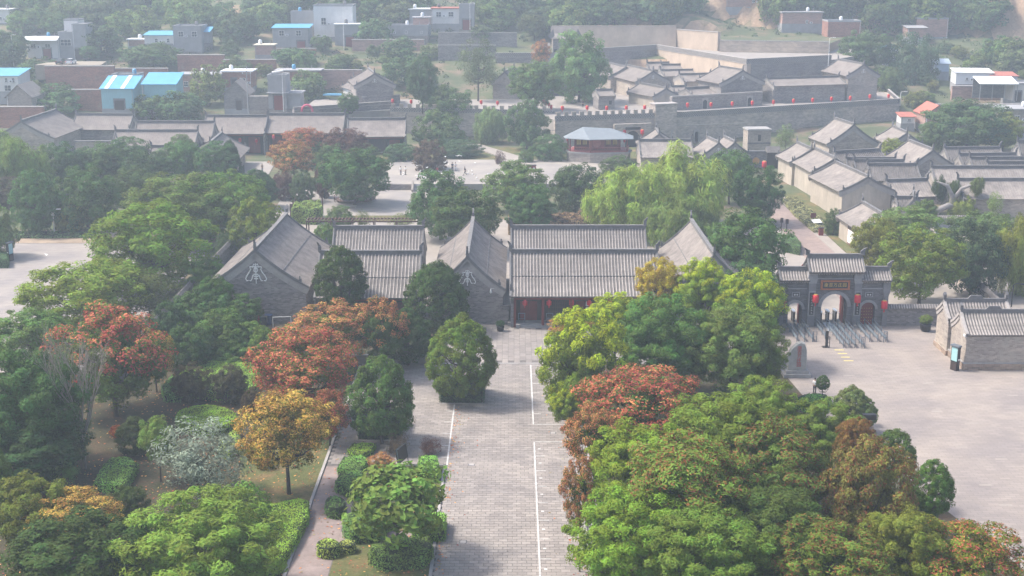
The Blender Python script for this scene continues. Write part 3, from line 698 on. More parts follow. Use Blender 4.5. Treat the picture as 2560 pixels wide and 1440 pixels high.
# ------------------------------------------------------------------ the entrance gate
def arch_poly(x0, x1, z1, arches):
    """outline in XZ of a wall with round-headed openings down to the ground"""
    P = [(x0, 0)]
    for (cx, w, h) in arches:
        P += [(cx - w / 2, 0)] + [(cx - w / 2 * math.cos(math.pi * i / 12), h - w / 2 + w / 2 * math.sin(math.pi * i / 12)) for i in range(13)] + [(cx + w / 2, 0)]
    return P + [(x1, 0), (x1, z1), (x0, z1)]
def arch_ring(b, cx, w, h, t, y0, y1, n=14):
    for i in range(n):
        a0, a1 = math.pi * i / n, math.pi * (i + 1) / n
        p = lambda r, a: (cx - r * math.cos(a), h - w / 2 + r * math.sin(a))
        b.ext_y([p(w / 2, a0), p(w / 2, a1), p(w / 2 + t, a1), p(w / 2 + t, a0)][::-1], y0, y1)
    return b
gt = thing('entrance_gate', 'three-arched dark brick entrance gate with stepped tiled roofs', 'gate', (40.05, 158.6, 0))
put('centre_wall', MB().ext_y(arch_poly(-3.1, 3.1, 7.1, [(.1, 3.25, 4.15)]), 0, 1.8), BRICK_D, gt)
put('wing_wall', MB().ext_y(arch_poly(-6.75, -3.12, 6.0, [(-4.75, 1.75, 3.05)]), .12, 1.6), BRICK_D, gt)
put('wing_wall', MB().ext_y(arch_poly(3.12, 6.7, 6.0, [(4.35, 1.75, 3.05)]), .12, 1.6), BRICK_D, gt)
for cx, w, h, y in ((.1, 3.25, 4.15, -.06), (-4.75, 1.75, 3.05, .06), (4.35, 1.75, 3.05, .06)):
    put('arch_ring', arch_ring(MB(), cx, w, h, .42 if w > 2 else .32, y, y + .3), mat('arch_stone', (.3, .3, .31), .8, .15, 2), gt)
for x in (-2.85, 2.85):
    c = put('pillar', MB().box(x - .45, x + .45, -.35, .5, 0, 6.2), mat('gate_pillar', (.2, .2, .21), .8, .15, 2), gt)
    put('pillar_head', MB().ext_y([(x - .5, 5.6), (x + .5, 5.6), (x + .62, 6.2), (x + .5, 6.9), (x - .5, 6.9), (x - .62, 6.2)], -.42, .5), mat('gate_stone', (.29, .29, .3), .8, .15, 2), gt)
    cb = put('couplet_board', MB().box(x - .42, x + .42, -.44, -.35, 1.45, 4.6), mat('gate_stone', (.29, .29, .3), .8), gt)
    put('couplet_panel', MB().box(x - .28, x + .28, -.46, -.44, 1.6, 4.45), BLACK, cb)
    rg_ = random.Random(int(x * 10)); bt = MB()
    for i in range(8):
        z = 4.15 - .33 * i
        for k in range(5):
            a, c_ = rg_.uniform(-.13, .05), rg_.uniform(-.1, .08)
            if k % 2: bt.box(x + a, x + a + .16, -.47, -.46, z + c_, z + c_ + .03)
            else: bt.box(x + a + .05, x + a + .08, -.47, -.46, z - .1, z + .1)
    put('couplet_lettering', bt, mat('pale_lettering', (.5, .5, .5), .7), cb)
for x in (-6.5, 6.45):
    put('pillar', MB().box(x - .3, x + .3, -.1, .5, 0, 4.6).ext_y([(x - .3, 4.0), (x + .3, 4.0), (x + .45, 4.5), (x + .45, 5.8), (x - .45, 5.8), (x - .45, 4.5)], -.2, .6), mat('gate_pillar', (.2, .2, .21)), gt)
for (xa, xb, z, y) in ((-2.3, 2.3, 6.05, -.1), (-6.2, -3.4, 4.75, .05), (3.4, 6.1, 4.75, .05)):
    put('string_course', MB().box(xa, xb, y, y + .2, z, z + .16), mat('gate_stone', (.29, .29, .3)), gt)
for (x, z) in ((-4.75, 3.75), (4.35, 3.75)):
    f = put('name_tablet', MB().box(x - .48, x + .48, .03, .12, z, z + .62), mat('gate_stone', (.29, .29, .3)), gt); put('tablet_panel', MB().box(x - .36, x + .36, .01, .03, z + .1, z + .52), BLACK, f)
    put('tablet_lettering', MB().box(x - .26, x - .05, 0, .01, z + .2, z + .42).box(x + .05, x + .26, 0, .01, z + .2, z + .42), mat('pale_lettering', (.5, .5, .5)), f)
bd = put('plaque_frame', MB().box(-1.8, 1.8, -.28, -.05, 4.75, 5.95), mat('plaque_orange', (.42, .13, .05), .5, .2, 5), gt)
put('plaque', MB().box(-1.55, 1.55, -.3, -.28, 4.95, 5.75), BLACK, bd)
def text(name, s, size, m_, parent, loc, rot=(math.pi / 2, 0, 0), vertical=False, ext=.008):
    cu = bpy.data.curves.new(name, 'FONT'); cu.body = '\n'.join(s) if vertical else s; cu.size = size; cu.align_x = 'CENTER'; cu.align_y = 'CENTER'; cu.extrude = ext
    if not vertical: cu.space_character = 1.18
    else: cu.space_line = .92
    tmp = bpy.data.objects.new(name, cu); COL.objects.link(tmp); bpy.context.view_layer.update()
    me_ = bpy.data.meshes.new_from_object(tmp.evaluated_get(bpy.context.evaluated_depsgraph_get())); bpy.data.objects.remove(tmp)
    me_.name = name; me_.materials.clear(); me_.materials.append(m_)
    o = link(name, me_, parent, loc); o.rotation_euler = rot; return o
text('plaque_lettering', '\u5eb7\u767e\u4e07\u5e84\u56ed', .52, GOLD, bd, (0, -.312, 5.36))
def gate_roof(x0, x1, rh, ez, half, y, ribsp):
    pr = roofline(rh, ez, half, 5); b = MB()
    for sg in (-1, 1): b.strip_x([(sg * a, z) for a, z in pr], x0, x1, .2)
    r = put('roof', b, TILE, gt, loc=(0, y, 0)); n_ = int((x1 - x0) / ribsp); xs = [x0 + (i + .5) * (x1 - x0) / n_ for i in range(n_)]
    me_ = rib_mesh(pr, -1, .11, 6, m=TILE_L)
    for x in xs: link('tile_row', me_, r, (x, 0, 0))
    o = link('rear_tiling', rib_mesh(pr, 1, .1, 4, m=TILE_L, xs=xs), r); o['kind'] = 'stuff'
    dr = MB().mesh('x')
    for x in xs: pass
    put('ridge', MB().box(x0 + .1, x1 - .1, -.15, .15, rh - .1, rh + .4).box(x0, x1, -.2, .2, rh + .4, rh + .5), RIDGE, r)
    for x, s in ((x0 + .1, -1), (x1 - .1, 1)):
        gm = MB()
        for sg in (-1, 1): gm.strip_x([(sg * a, z + .15) for a, z in pr], x - .1, x + .1, .25)
        put('gable_ridge', gm, RIDGE, r)
        put('ridge_ornament', MB().ext_y([(x - .25, rh + .3), (x + .25, rh + .3), (x + .3, rh + .9), (x + s * .5, rh + 1.25), (x + s * .15, rh + 1.15), (x - .25, rh + .8)], -.12, .12), BRICK_D, r)
    e = MB()
    for i in range(int((x1 - x0) / .3)): e.box(x0 + .1 + .3 * i, x0 + .24 + .3 * i, -half + .25, -half + .75, ez - .34, ez - .2)
    o = put('eave_brackets', e, TRIM, r); o['kind'] = 'stuff'
    return r
gate_roof(-3.5, 3.5, 8.6, 7.15, 1.9, .9, .34)
gate_roof(-6.95, -3.2, 7.0, 6.0, 1.5, .9, .34); gate_roof(3.2, 6.95, 7.0, 6.0, 1.5, .9, .34)
put('red_gable', MB().ext_y([(-3.9, 6.9), (-2.4, 6.9), (-3.0, 7.9)], 2.6, 2.75), WOOD_R, gt)
put('door_leaf', MB().box(1.42, 1.56, 1.2, 2.7, 0, 3.4), WOOD_R, gt); put('door_leaf', MB().box(-1.4, -1.3, 1.7, 3.2, 0, 3.2), WOOD_R, gt)
put('door_leaf', MB().box(-4.05, -3.95, 1.2, 2.0, 0, 2.4), WOOD_R, gt)
cd = put('closed_door', MB().box(3.5, 5.2, .7, .8, 0, 3.0), WOOD_R, gt)
st_ = MB()
for i in range(5):
    for j in range(5): st_.cbox(3.75 + .3 * i, .68, .5 + .4 * j, .07, .05, .07)
put('door_studs', st_, GOLD, cd)
for x, w in ((-5.8, 1.1), (-3.6, .9), (3.0, 1.0)): put('base_step', MB().box(x - w / 2, x + w / 2, -.9, .1, 0, .3), STONE, gt)
for i, (x, y) in enumerate([(1959, 763), (2039, 747), (2144, 747), (2211, 762)]):
    lantern(('leftmost red lantern hanging on the gate', 'red lantern left of the gate central arch', 'red lantern right of the gate central arch', 'rightmost red lantern hanging on the gate')[i], tuple(A(x, y, 157.9)), 1.1, 'lanterns on the entrance gate')
# wall from the gate to the ticket house, and the wall left of the gate
def coped_wall(label, p, q, h, m_=None, th=.4, rib=True, name='courtyard_wall'):
    d = Vector((q[0] - p[0], q[1] - p[1], 0)); L = d.length
    t = thing(name, label, 'wall', (p[0], p[1], p[2] if len(p) > 2 else 0), math.atan2(d.y, d.x))
    put('wall', MB().box(0, L, -th / 2, th / 2, -.2, h), m_ or BRICK, t)
    pr = [(0, h + .42), (th / 2 + .3, h - .02)]; b = MB()
    b.ext_x([(-th / 2 - .3, h), (th / 2 + .3, h), (.06, h + .42), (-.06, h + .42)], 0, L); put('coping', b, TILE, t)
    if rib:
        xs = [.2 + .32 * i for i in range(int((L - .2) / .32))]
        for sg in (-1, 1):
            o = link('coping_tiling', rib_mesh(pr, sg, .09, 4, m=TILE_L, xs=xs), t); o['kind'] = 'stuff'
    return t
coped_wall('low brick wall with scalloped tile coping between gate and ticket house', (46.8, 159), (53.6, 159), 2.3)
coped_wall('brick wall left of the gate behind the dark trees', (25.5, 159.2), (33.2, 159.2), 2.4)
# queue railings and turnstiles
STEEL = mat('blue_grey_steel', (.16, .2, .25), .4, .15, 3, .5); PANEL = mat('rail_panel', (.2, .25, .3), .3, .1, 2)
def railing(label, px, ye, y1=158.0):
    p = G(px, ye); t = thing('queue_railing', label, 'railing', (p.x, p.y, .012), math.pi / 2, 'queue railings before the gate'); L = y1 - p.y; n_ = max(3, int(L / 1.6))
    for i in range(n_ + 1): put('post', MB().tube([(L * i / n_, 0, 0), (L * i / n_, 0, 1.15)], .05, 6), STEEL, t)
    for z in (.35, .72, 1.12): put('rail', MB().tube([(0, 0, z), (L, 0, z)], .03, 5), STEEL, t)
    put('panel', MB().box(.05, L - .05, -.012, .012, .4, .68), PANEL, t)
for lab, px, ye in [('queue railing, leftmost at the left arch', 1992, 855), ('queue railing, middle at the left arch', 2011, 855), ('queue railing, right one at the left arch', 2031, 855), ('queue railing nearest the yellow lines', 2063, 848),
                    ('queue railing, first of the central set right of the yellow lines', 2108, 870), ('queue railing, second of the central set', 2122, 870), ('queue railing, third of the central set', 2137, 870), ('queue railing, last of the central set', 2157, 870),
                    ('queue railing, left one at the closed red door', 2174, 855), ('queue railing, middle at the closed red door', 2194, 855), ('queue railing, right one at the closed red door', 2214, 855)]: railing(lab, px, ye)
for i, (px, py, lab) in enumerate([(2036, 853, 'end frame of the left queue railings'), (2068, 868, 'black end frame by the yellow lines'), (2156, 870, 'end frame of the central queue railings'), (2212, 855, 'end frame of the right queue railings')]):
    p = G(px, py); f = thing('barrier_frame', lab, 'barrier', (p.x, p.y - .2, .012), 0, 'end frames of the queue railings'); b = MB()
    for s in (-.2, .2): b.tube([(s, 0, 0), (s, 0, 1.35)], .045, 5)
    b.tube([(-.2, 0, 1.33), (.2, 0, 1.33)], .045, 5); b.tube([(-.2, 0, .6), (.2, 0, .6)], .03, 5); put('frame', b, BLACK if i == 1 else STEEL, f)
sgn = thing('sign_post', 'black sign post on a flat foot by the yellow lines', 'sign', tuple(G(2066, 868)), 0); put('post', MB().box(-.16, .16, -.04, .04, .05, 2.0), BLACK, sgn); put('foot', MB().box(-.5, .3, -.35, .35, .012, .06), BLACK, sgn)
CHROME = mat('brushed_steel', (.6, .6, .6), .3, .08, 3, .7)
for i, (x, y) in enumerate([(38.9, 160.6), (39.9, 160.9), (40.9, 161.2), (35.6, 161.0)]):
    t = thing('turnstile', ('turnstile inside the central arch, left one', 'turnstile inside the central arch, middle one', 'turnstile inside the central arch, right one', 'single turnstile inside the left arch')[i], 'turnstile', (x, y, .02), 0, 'ticket turnstiles')
    put('cabinet', MB().box(-.14, .14, -.6, .6, 0, 1.3), BLACK, t); put('top_plate', MB().prism([(-.2, -.5), (-.1, -.75), (.1, -.75), (.2, -.5), (.2, .7), (-.2, .7)], 1.3, 1.42), CHROME, t)
    put('leg_trim', MB().box(-.17, -.12, -.66, -.58, 0, 1.3), CHROME, t); put('arm', MB().tube([(.14, -.2, 1.0), (.7, -.3, 1.15)], .035, 5), CHROME, t)
rp = thing('ramp', 'metal plate ramp leading up to the turnstiles', 'ramp', (39.5, 157.2, .012)); put('plate', MB().ext_x([(-1, 0), (2.2, 0), (2.2, .25), (1.6, .25)], -.5, .5), mat('ramp_steel', (.4, .42, .44), .4, .1, 2, .4), rp)
# ------------------------------------------------------------------ ticket house
TH = dict(rib=.33, rr=.09, roof=TILE_L, wall=BRICK_W, ov=.25, gv=.12)
th = thing('ticket_house', 'small two-roofed brick house at the right edge of the plaza', 'house', (54.4, 145.8, 0))
def th_roof(y, half, rh, ez, x0, x1):
    pr = roofline(rh, ez, half, 6); zat = lambda v: float(np.interp(abs(v), [p[0] for p in pr], [p[1] for p in pr]))
    ys = [-half + .2] + [-p[0] for p in pr[1:-1]][::-1] + [0] + [p[0] for p in pr[1:-1]] + [half - .2]
    put('wall', MB().ext_x([(y - half + .2, 0), (y + half - .2, 0)] + [(y + v, zat(v) - .1) for v in ys[::-1]], x0, x1), BRICK_W, th)
    b = MB()
    for sg in (-1, 1): b.strip_x([(y + sg * a, z) for a, z in pr], x0 - .15, x1 + .15, .18)
    r = put('roof', b, TILE, th); n_ = int((x1 - x0) / .33); xs = [x0 + (i + .5) * (x1 - x0) / n_ for i in range(n_)]
    me_ = rib_mesh(pr, -1, .1, 6, m=TILE_L)
    for x in xs: link('tile_row', me_, r, (x, y, 0))
    o = link('rear_tiling', rib_mesh(pr, 1, .1, 4, m=TILE_L, xs=xs), r, (0, y, 0)); o['kind'] = 'stuff'
    put('ridge', MB().box(x0, x1, y - .14, y + .14, rh - .1, rh + .4).ext_y([((x0 + x1) / 2 - .9, rh + .4), ((x0 + x1) / 2 + .9, rh + .4), ((x0 + x1) / 2 + .6, rh + .75), ((x0 + x1) / 2 - .6, rh + .75)], y - .1, y + .1), RIDGE, r)
    for x, s in ((x0, -1), (x1, 1)):
        gm = MB()
        for sg in (-1, 1): gm.strip_x([(y + sg * a, z + .2) for a, z in pr], x - .18, x + .18, .3)
        put('gable_ridge', gm, TRIM, r)
        gm = MB(); xa, xb = sorted((x + s * .005, x + s * .1))
        for sg in (-1, 1): gm.strip_x([(y + sg * a, z - .2) for a, z in pr], xa, xb, .4)
        put('bargeboard', gm, TRIM, th)
        put('ridge_ornament', MB().ext_x([(y - .15, rh + .3), (y + .15, rh + .3), (y + .3, rh + .8), (y + .05, rh + 1.15), (y - .25, rh + .85)], x - .15, x + .15), BRICK_D, r)
    return r
th_roof(-2.3, 2.75, 6.0, 4.1, -3.75, 3.6); th_roof(2.75, 2.3, 5.9, 4.3, -4.0, 3.2)
put('plinth', MB().box(-3.9, 3.75, -5.0, .45, 0, .75).box(-4.15, 3.35, .46, 5.0, 0, .6), brick_mat('worn_brick', (.3, .22, .17), (.36, .32, .28), .5, .2, .3, stain=(.36, .28, .2)), th)
put('plinth_cap', MB().box(-3.95, 3.8, -5.05, .44, .75, .87), STONE, th)
cam_ = thing('security_camera', 'white wall camera at the ticket house front corner', 'camera', (50.55, 141.2, 4.0)); put('body', MB().box(-.18, .12, -.35, .1, -.12, .12), WHITE, cam_); put('bracket', MB().tube([(0, .1, 0), (.3, .3, .1)], .05, 5), WHITE, cam_)
def kiosk(label, p, rz):
    k = thing('information_kiosk', label, 'kiosk', (p[0], p[1], .012), rz)
    put('base', MB().box(-.42, .42, -.26, .26, 0, .95), WOOD_D, k); put('cabinet', MB().box(-.5, .5, -.2, .2, .95, 2.75), BLACK, k)
    s_ = put('screen', MB().box(-.42, .42, -.215, -.2, 1.1, 2.65), mat('pale_screen', (.35, .6, .62), .4, .08, 2), k)
    put('hood', MB().ext_x([(-.35, 2.75), (.25, 2.75), (.25, 2.95), (-.35, 2.9)], -.58, .58), mat('grey_steel', (.22, .25, .29)), k)
    for s in (-1, 1): put('side_lamp', MB().box(s * .52 - .03, s * .52 + .03, -.1, .1, 1.2, 1.4), WHITE, k)
    return k
kiosk('screen kiosk with pale green display against the ticket house', G(2386, 925), math.radians(-62))
kiosk('dark sign kiosk at the left edge of the car park', G(27, 652), math.radians(70))
# potted plants
def pot(label, p, s, col):
    t = thing('potted_plant', label, 'plant', (p[0], p[1], .012)); put('pot', MB().lathe([(.38 * s, 0), (.55 * s, .2 * s), (.6 * s, .75 * s), (.68 * s, .85 * s), (.5 * s, .85 * s)], 14), BLACK, t, smooth=True); POTS.append((t, s, col))
POTS = []
pot('yellow-green plant in a dark pot against the courtyard wall', G(2313, 828), 1.1, (.17, .24, .05)); pot('clipped round bush in a dark pot beside the main hall step', G(1251, 829), .75, (.05, .11, .03))
# carved stone
cs = thing('carved_stone', 'tall standing stone with red characters on a stepped base', 'monument', tuple(G(1990, 940)))
rs = random.Random(9); prof = [(-1.0, 0), (1.02, 0), (1.06, 1.2), (.98, 2.4), (.72, 3.1), (.3, 3.25), (-.1, 3.1), (-.75, 2.5), (-1.1, 1.6)]
cs.location.z = 0; b = MB(); n_ = len(prof)
for (yy, k_) in ((-.35, .93), (-.22, 1), (.2, 1), (.36, .9)):
    for (x, z) in prof: b.v.append((x * k_, yy + rs.uniform(-.03, .03), .75 + z * (1 if k_ == 1 else .97)))
b.f.append(tuple(range(n_))); b.f.append(tuple(range(4 * n_ - 1, 3 * n_ - 1, -1)))
for j in range(3):
    for i in range(n_): b.f.append((j * n_ + (i + 1) % n_, j * n_ + i, (j + 1) * n_ + i, (j + 1) * n_ + (i + 1) % n_))
put('stone', b, mat('granite', (.36, .36, .34), .8, .18, 1.5, bump=.3), cs)
put('base', MB().box(-1.5, 1.5, -.75, .75, .012, .4).box(-1.25, 1.25, -.55, .55, .4, .76), STONE, cs)
text('carved_lettering', '\u5eb7\u767e\u4e07\u5e84\u56ed', .52, mat('red_lettering', (.5, .08, .07), .7), cs, (.15, -.4, 2.35), vertical=True)
# ------------------------------------------------------------------ the walled terraces
def lattice(parent, L, z0, z1, y, sp=.62):
    b = MB(); rows = max(2, int((z1 - z0) / .26)); hh = (z1 - z0) / rows
    for j in range(rows):
        n_ = int(L / sp)
        for i in range(n_):
            x = sp * (i + (.5 if j % 2 else 0)) + .1
            if x + sp * .55 < L: b.box(x, x + sp * .55, y - .16, y, z0 + j * hh + .02, z0 + (j + 1) * hh - .02)
    o = put('lattice_band', b, TRIM, parent); o['kind'] = 'stuff'
def rampart(label, p, q, z0, ztop, th=1.2, lat=1.1, merlon=None, m_=None, name='rampart_wall', band=True, batter=.0, cope=True):
    """brick retaining wall from p to q (left to right), open-work parapet band on top"""
    d = Vector((q[0] - p[0], q[1] - p[1], 0)); L = d.length
    t = thing(name, label, 'wall', (p[0], p[1], z0), math.atan2(d.y, d.x)); H = ztop - z0
    put('wall', MB().ext_x([(-batter, -1.0), (th, -1.0), (th, H - lat), (0, H - lat)], 0, L), m_ or FORT, t)
    put('string_course', MB().box(-.05, L + .05, -.12, .3, H - lat - .14, H - lat), TRIM, t)
    if band and lat > .2:
        put('parapet', MB().box(0, L, .12, .35, H - lat, H - .12), BRICK_D, t); lattice(t, L, H - lat + .04, H - .16, .12)  # dark backing paints the shaded gaps of the open-work
    elif lat > .2: put('parapet', MB().box(0, L, .02, .4, H - lat, H - .12), m_ or FORT, t)
    if cope: put('coping', MB().box(-.05, L + .05, -.08, .45, H - .12, H), TRIM, t)
    if merlon:
        w, gp = merlon; x = .3; me = MB().box(0, w, 0, .42, 0, .75).box(-.06, w + .06, -.05, .47, .75, .87).mesh('merlon', FORT)
        while x + w < L: link('merlon', me, t, (x, -.02, H)); x += w + gp
    return t
FA, FB, FC, FD = G(1388, 290, 7.7), G(1640, 282, 7.7), G(1690, 280, 7.7), G(2250, 246, 7.7)
rampart('crenellated fortress wall with open-work parapet above the red pavilion', FA, FB, 0, 7.7, merlon=(1.0, .9))
rampart('long tall fortress wall with lanterns, right of the bastion', FC, FD, 0, 7.7, lat=1.3)
bs = thing('bastion', 'plain brick bastion pier between the two fortress walls', 'bastion', (FB.x - .2, FB.y - .5, 0), math.atan2(FC.y - FB.y, FC.x - FB.x))
put('wall', MB().ext_x([(-.2, -1), (3, -1), (3, 9.6), (0, 9.6)], 0, (FC - FB).length + .4), FORT, bs); put('cap', MB().box(-.2, (FC - FB).length + .6, -.15, 3.1, 9.6, 9.85), TRIM, bs)
q2 = (FD.x + 7, FD.y + 45)
rampart('end wall of the fortress turning back at the right corner', FD, q2, 0, 7.7, lat=1.0)
pt = thing('drain_pipe', 'pale vertical pipe and long ledge pipe on the fortress wall', 'pipe', (FC.x - .4, FC.y - .3, 0)); put('pipe', MB().tube([(0, 0, 0), (0, 0, 8)], .1, 6), WHITE, pt); put('cross_pipe', MB().tube([(-30, -7.2, 4.3), (0, -.2, 4.5), (18, 4.2, 4.6)], .07, 5), TRIM, pt)
o = structure('terrace', MB().prism([(FA.x, FA.y + .5), (FB.x, FB.y + .5), (FC.x, FC.y + .6), (FD.x - .5, FD.y + .6), (q2[0] - 1, q2[1]), (96, 400), (46, 406), (8, 402), (4, 330)], -.8, 6.65), mat('terrace_paving', (.3, .27, .245), .9, .12, .4), 'paved courtyard level on top of the fortress wall')
# left continuation: lower terrace wall with parapet
LA, LB = G(975, 268, 7.4), G(1386, 276, 7.4)
rampart('low crenellated terrace wall behind the leafy trees', LA, LB, 0, 7.4, merlon=(.9, 1.2), lat=1.0)
LC = G(735, 268, 8.6)
rampart('plain grey terrace wall above the middle lantern hall', LC, (LA.x, LA.y + 3), 0, 8.6, lat=.7, band=False, m_=BRICK)
structure('terrace', MB().prism([(LC.x, LC.y + 1), (LA.x, LA.y + 1), (LB.x, LB.y + .6), (8, 330), (8, 352), (LC.x, 352)], -.5, 6.6), mat('terrace_paving', (.4, .37, .34)), 'lower terrace behind the crenellated wall')
# arched doorway in the fortress wall with name board
fa = A(1580, 355, 310.6); ar = thing('fortress_archway', 'dark arched doorway with name board in the fortress wall', 'doorway', (fa.x, 310.2, 0), math.atan2(FB.y - FA.y, FB.x - FA.x))
put('surround', MB().ext_y(arch_poly(-4.6, 4.6, 5.6, [(0, 3.6, 3.9)]), -.3, .3), FORT, ar); put('opening', MB().box(-1.8, 1.8, .2, .32, 0, 3.95), BLACK, ar)  # solid black panel paints the dark of the passage
bo = put('name_board', MB().box(-2.1, 2.1, -.42, -.3, 4.1, 4.9), TRIM, ar); put('board_panel', MB().box(-1.9, 1.9, -.44, -.42, 4.2, 4.8), BLACK, bo)
lantern('red lantern left of the fortress archway', tuple(A(1561, 330, 309.6)), 1.2); lantern('red lantern right of the fortress archway', tuple(A(1606, 330, 309.6)), 1.2)
for i, x in enumerate((1684, 1741)):
    p = A(x, 338, FC.y - .1 + (x - 1690) * .045); w_ = thing('arched_niche', ('left', 'right')[i] + ' dark arched window low in the tall fortress wall', 'window', (p.x, p.y - .2, p.z - 1.6), math.atan2(FD.y - FC.y, FD.x - FC.x))
    put('niche', MB().ext_y(arch_poly(-.8, .8, 2.9, [(0, 1.1, 2.5)]), -.1, .3), TRIM, w_); put('opening', MB().box(-.55, .55, .2, .3, 0, 2.5), BLACK, w_)  # black panel paints the dark inside the arch
# lanterns along the parapets
for i, (x, y) in enumerate([(1406, 270), (1468, 269), (1517, 270), (1566, 269), (1612, 268)]):
    lantern('red lantern on the crenellated parapet, %s from the left' % ORD[i], tuple(A(x, y, FA.y + 1 + (x - 1388) * .027)), 1.0, 'lanterns on the fortress parapet')
for i, (x, y) in enumerate([(1681, 263), (1719, 262), (1778, 261), (1831, 259), (1881, 257), (1934, 255), (1984, 252), (2032, 250), (2079, 247), (2126, 245), (2175, 241), (2222, 240)]):
    lantern('red lantern on the tall fortress wall, %s from the left' % ORD[i], tuple(A(x, y, FC.y + 1 + (x - 1690) * .0505)), 1.0, 'lanterns on the fortress parapet')
for i, (x, y) in enumerate([(1203, 255), (1244, 257), (1340, 253), (1360, 253), (1366, 257), (1372, 261), (1378, 267), (982, 252), (1028, 254)]):
    lantern('red lantern on the low terrace wall, %s of its scattered row' % ORD[i], tuple(A(x, y, LB.y + 4 + (i % 3))), .95, 'lanterns on the low terrace')
# courtyard buildings on the fortress terrace
B0 = 6.65; FT = dict(rib=.55, rr=.045, roof=TILE_F, base=B0)
def FH(lab, a, b, z, Wd, eh, **k):
    kk = dict(FT); kk.update(k); return hall('fortress_house', lab, G(*a, z), G(*b, z), Wd, eh, **kk)
h = FH('long courtyard house with a row of square windows under its eave', (1633, 174), (1568, 160), 14.2, 9, 4.6, wall=BRICK_W, emb=(-1,))
windows(h, [(-5 + 1.7 * i, 3.3, 1.1, 1.0) for i in range(4)], 4.5, WOOD_B); 
for o in list(h.children):
    if o.name.startswith('window'): o.rotation_euler = (0, 0, math.pi)
FH('courtyard house half hidden behind the largest tree', (1565, 164), (1500, 150), 14.0, 9, 4.6, wall=BRICK_W)
lw2 = FH('low white-walled house with two curved windows', (1665, 217), (1600, 205), 11.8, 6.5, 3.0, wall=PLASTER)
windows(lw2, [(-3, 1.0, 1.1, 1.2), (-.8, .3, .9, 1.9), (1.2, 1.0, 1.1, 1.2)], 3.25, WOOD_D)
for o in list(lw2.children):
    if o.name.startswith('window'): o.rotation_euler = (0, 0, math.pi)
FH('big fortress hall with cloud emblem in its blue-grey gable', (1857, 172), (1798, 163), 15.6, 12.5, 5.6, wall=BRICK, emb=(-1,), embs=.9)
FH('fortress hall right of the cloud-emblem gable with long plain wall', (1918, 193), (2097, 188), 13.0, 7.5, 4.6, wall=BRICK)
FH('corner tower house with scroll emblem at the fortress right end', (2160, 157), (2096, 146), 16.4, 8.5, 6.6, wall=BRICK_W, emb=(-1,))
FH('courtyard roof, farthest of the four stacked at the back', (1545, 142), (1630, 142), 13.0, 5, 4, wall=BRICK_W)
FH('courtyard roof, second of the four stacked at the back', (1582, 147), (1668, 147), 13.0, 5, 4, wall=BRICK_W)
FH('courtyard roof, third of the four stacked at the back', (1618, 154), (1704, 153), 12.6, 5, 4, wall=BRICK_W)
FH('courtyard roof, nearest of the four stacked at the back', (1654, 159), (1747, 158), 12.6, 6, 4, wall=BRICK_W)
FH('courtyard roof just below the four stacked ones', (1652, 173), (1742, 171), 11.8, 6, 3.6)
FH('cream-gabled house left of the cloud-emblem hall', (1698, 183), (1775, 181), 12.0, 7, 3.6, wall=PLASTER)
FH('narrow low house in front of the cream gable', (1678, 213), (1715, 212), 10.8, 4, 2.8)
FH('low roofed wall house behind the lantern wall', (1714, 218), (1774, 214), 11.0, 5, 2.8, wall=BRICK_W)
FH('roof peeping between cloud-emblem hall and upper wall', (1865, 186), (1998, 181), 12.6, 6, 4)
sx_ = FH('small grey guard house with one window in the court', (1490, 222), (1530, 221), 11.6, 4.5, 3.6, wall=BRICK, horns=False)
windows(sx_, [(1.0, 1.2, .7, 1.0)], -2.25, WOOD_D)
FH('cream-walled gable house at the left of the court', (1262, 176), (1285, 164), 14.2, 6.5, 4.6, wall=BRICK_W)
FH('dark shaded hall behind the courtyard trees', (1310, 178), (1480, 176), 13.0, 8, 5, wall=BRICK_D)
FH('roof at the rear left of the courtyard', (1180, 150), (1265, 150), 12.6, 7, 4)
g_ = FH('tall grey gable house with white cross emblem on the terrace', (936, 180), (920, 168), 15.4, 9.4, 5.6, wall=BRICK, emb=(-1,), embs=.9)
FH('low white-walled annex of the cross-emblem gable', (915, 199), (884, 190), 12.4, 6, 3.2, wall=WPLASTER)
wl = rampart('grey terrace wall stub under the cross-emblem gable', G(905, 245, 9), G(1000, 240, 9), 5, 9.4, lat=.1, m_=BRICK)
for i, (x, y, s) in enumerate([(1532, 242, 1.25), (1594, 262, 1.0), (1622, 264, 1.1)]):
    pass
# front boundary walls in the court below the cloud gable
cw = rampart('blue-grey front wall of the court with small arched doors', A(1680, 268, 327), A(1905, 262, 338), B0, 10.2, lat=.2, m_=BRICK, name='court_wall')
for i, x in enumerate((9.5, 22.8)): put('arched_door', MB().ext_y(arch_poly(x - .9, x + .9, 2.6, [(x, 1.2, 2.2)]), -.12, 0), TRIM, cw); put('dark_door_panel', MB().box(x - .6, x + .6, -.06, .02, 0, 2.2), BLACK, cw)  # black panels paint the dark within the doors
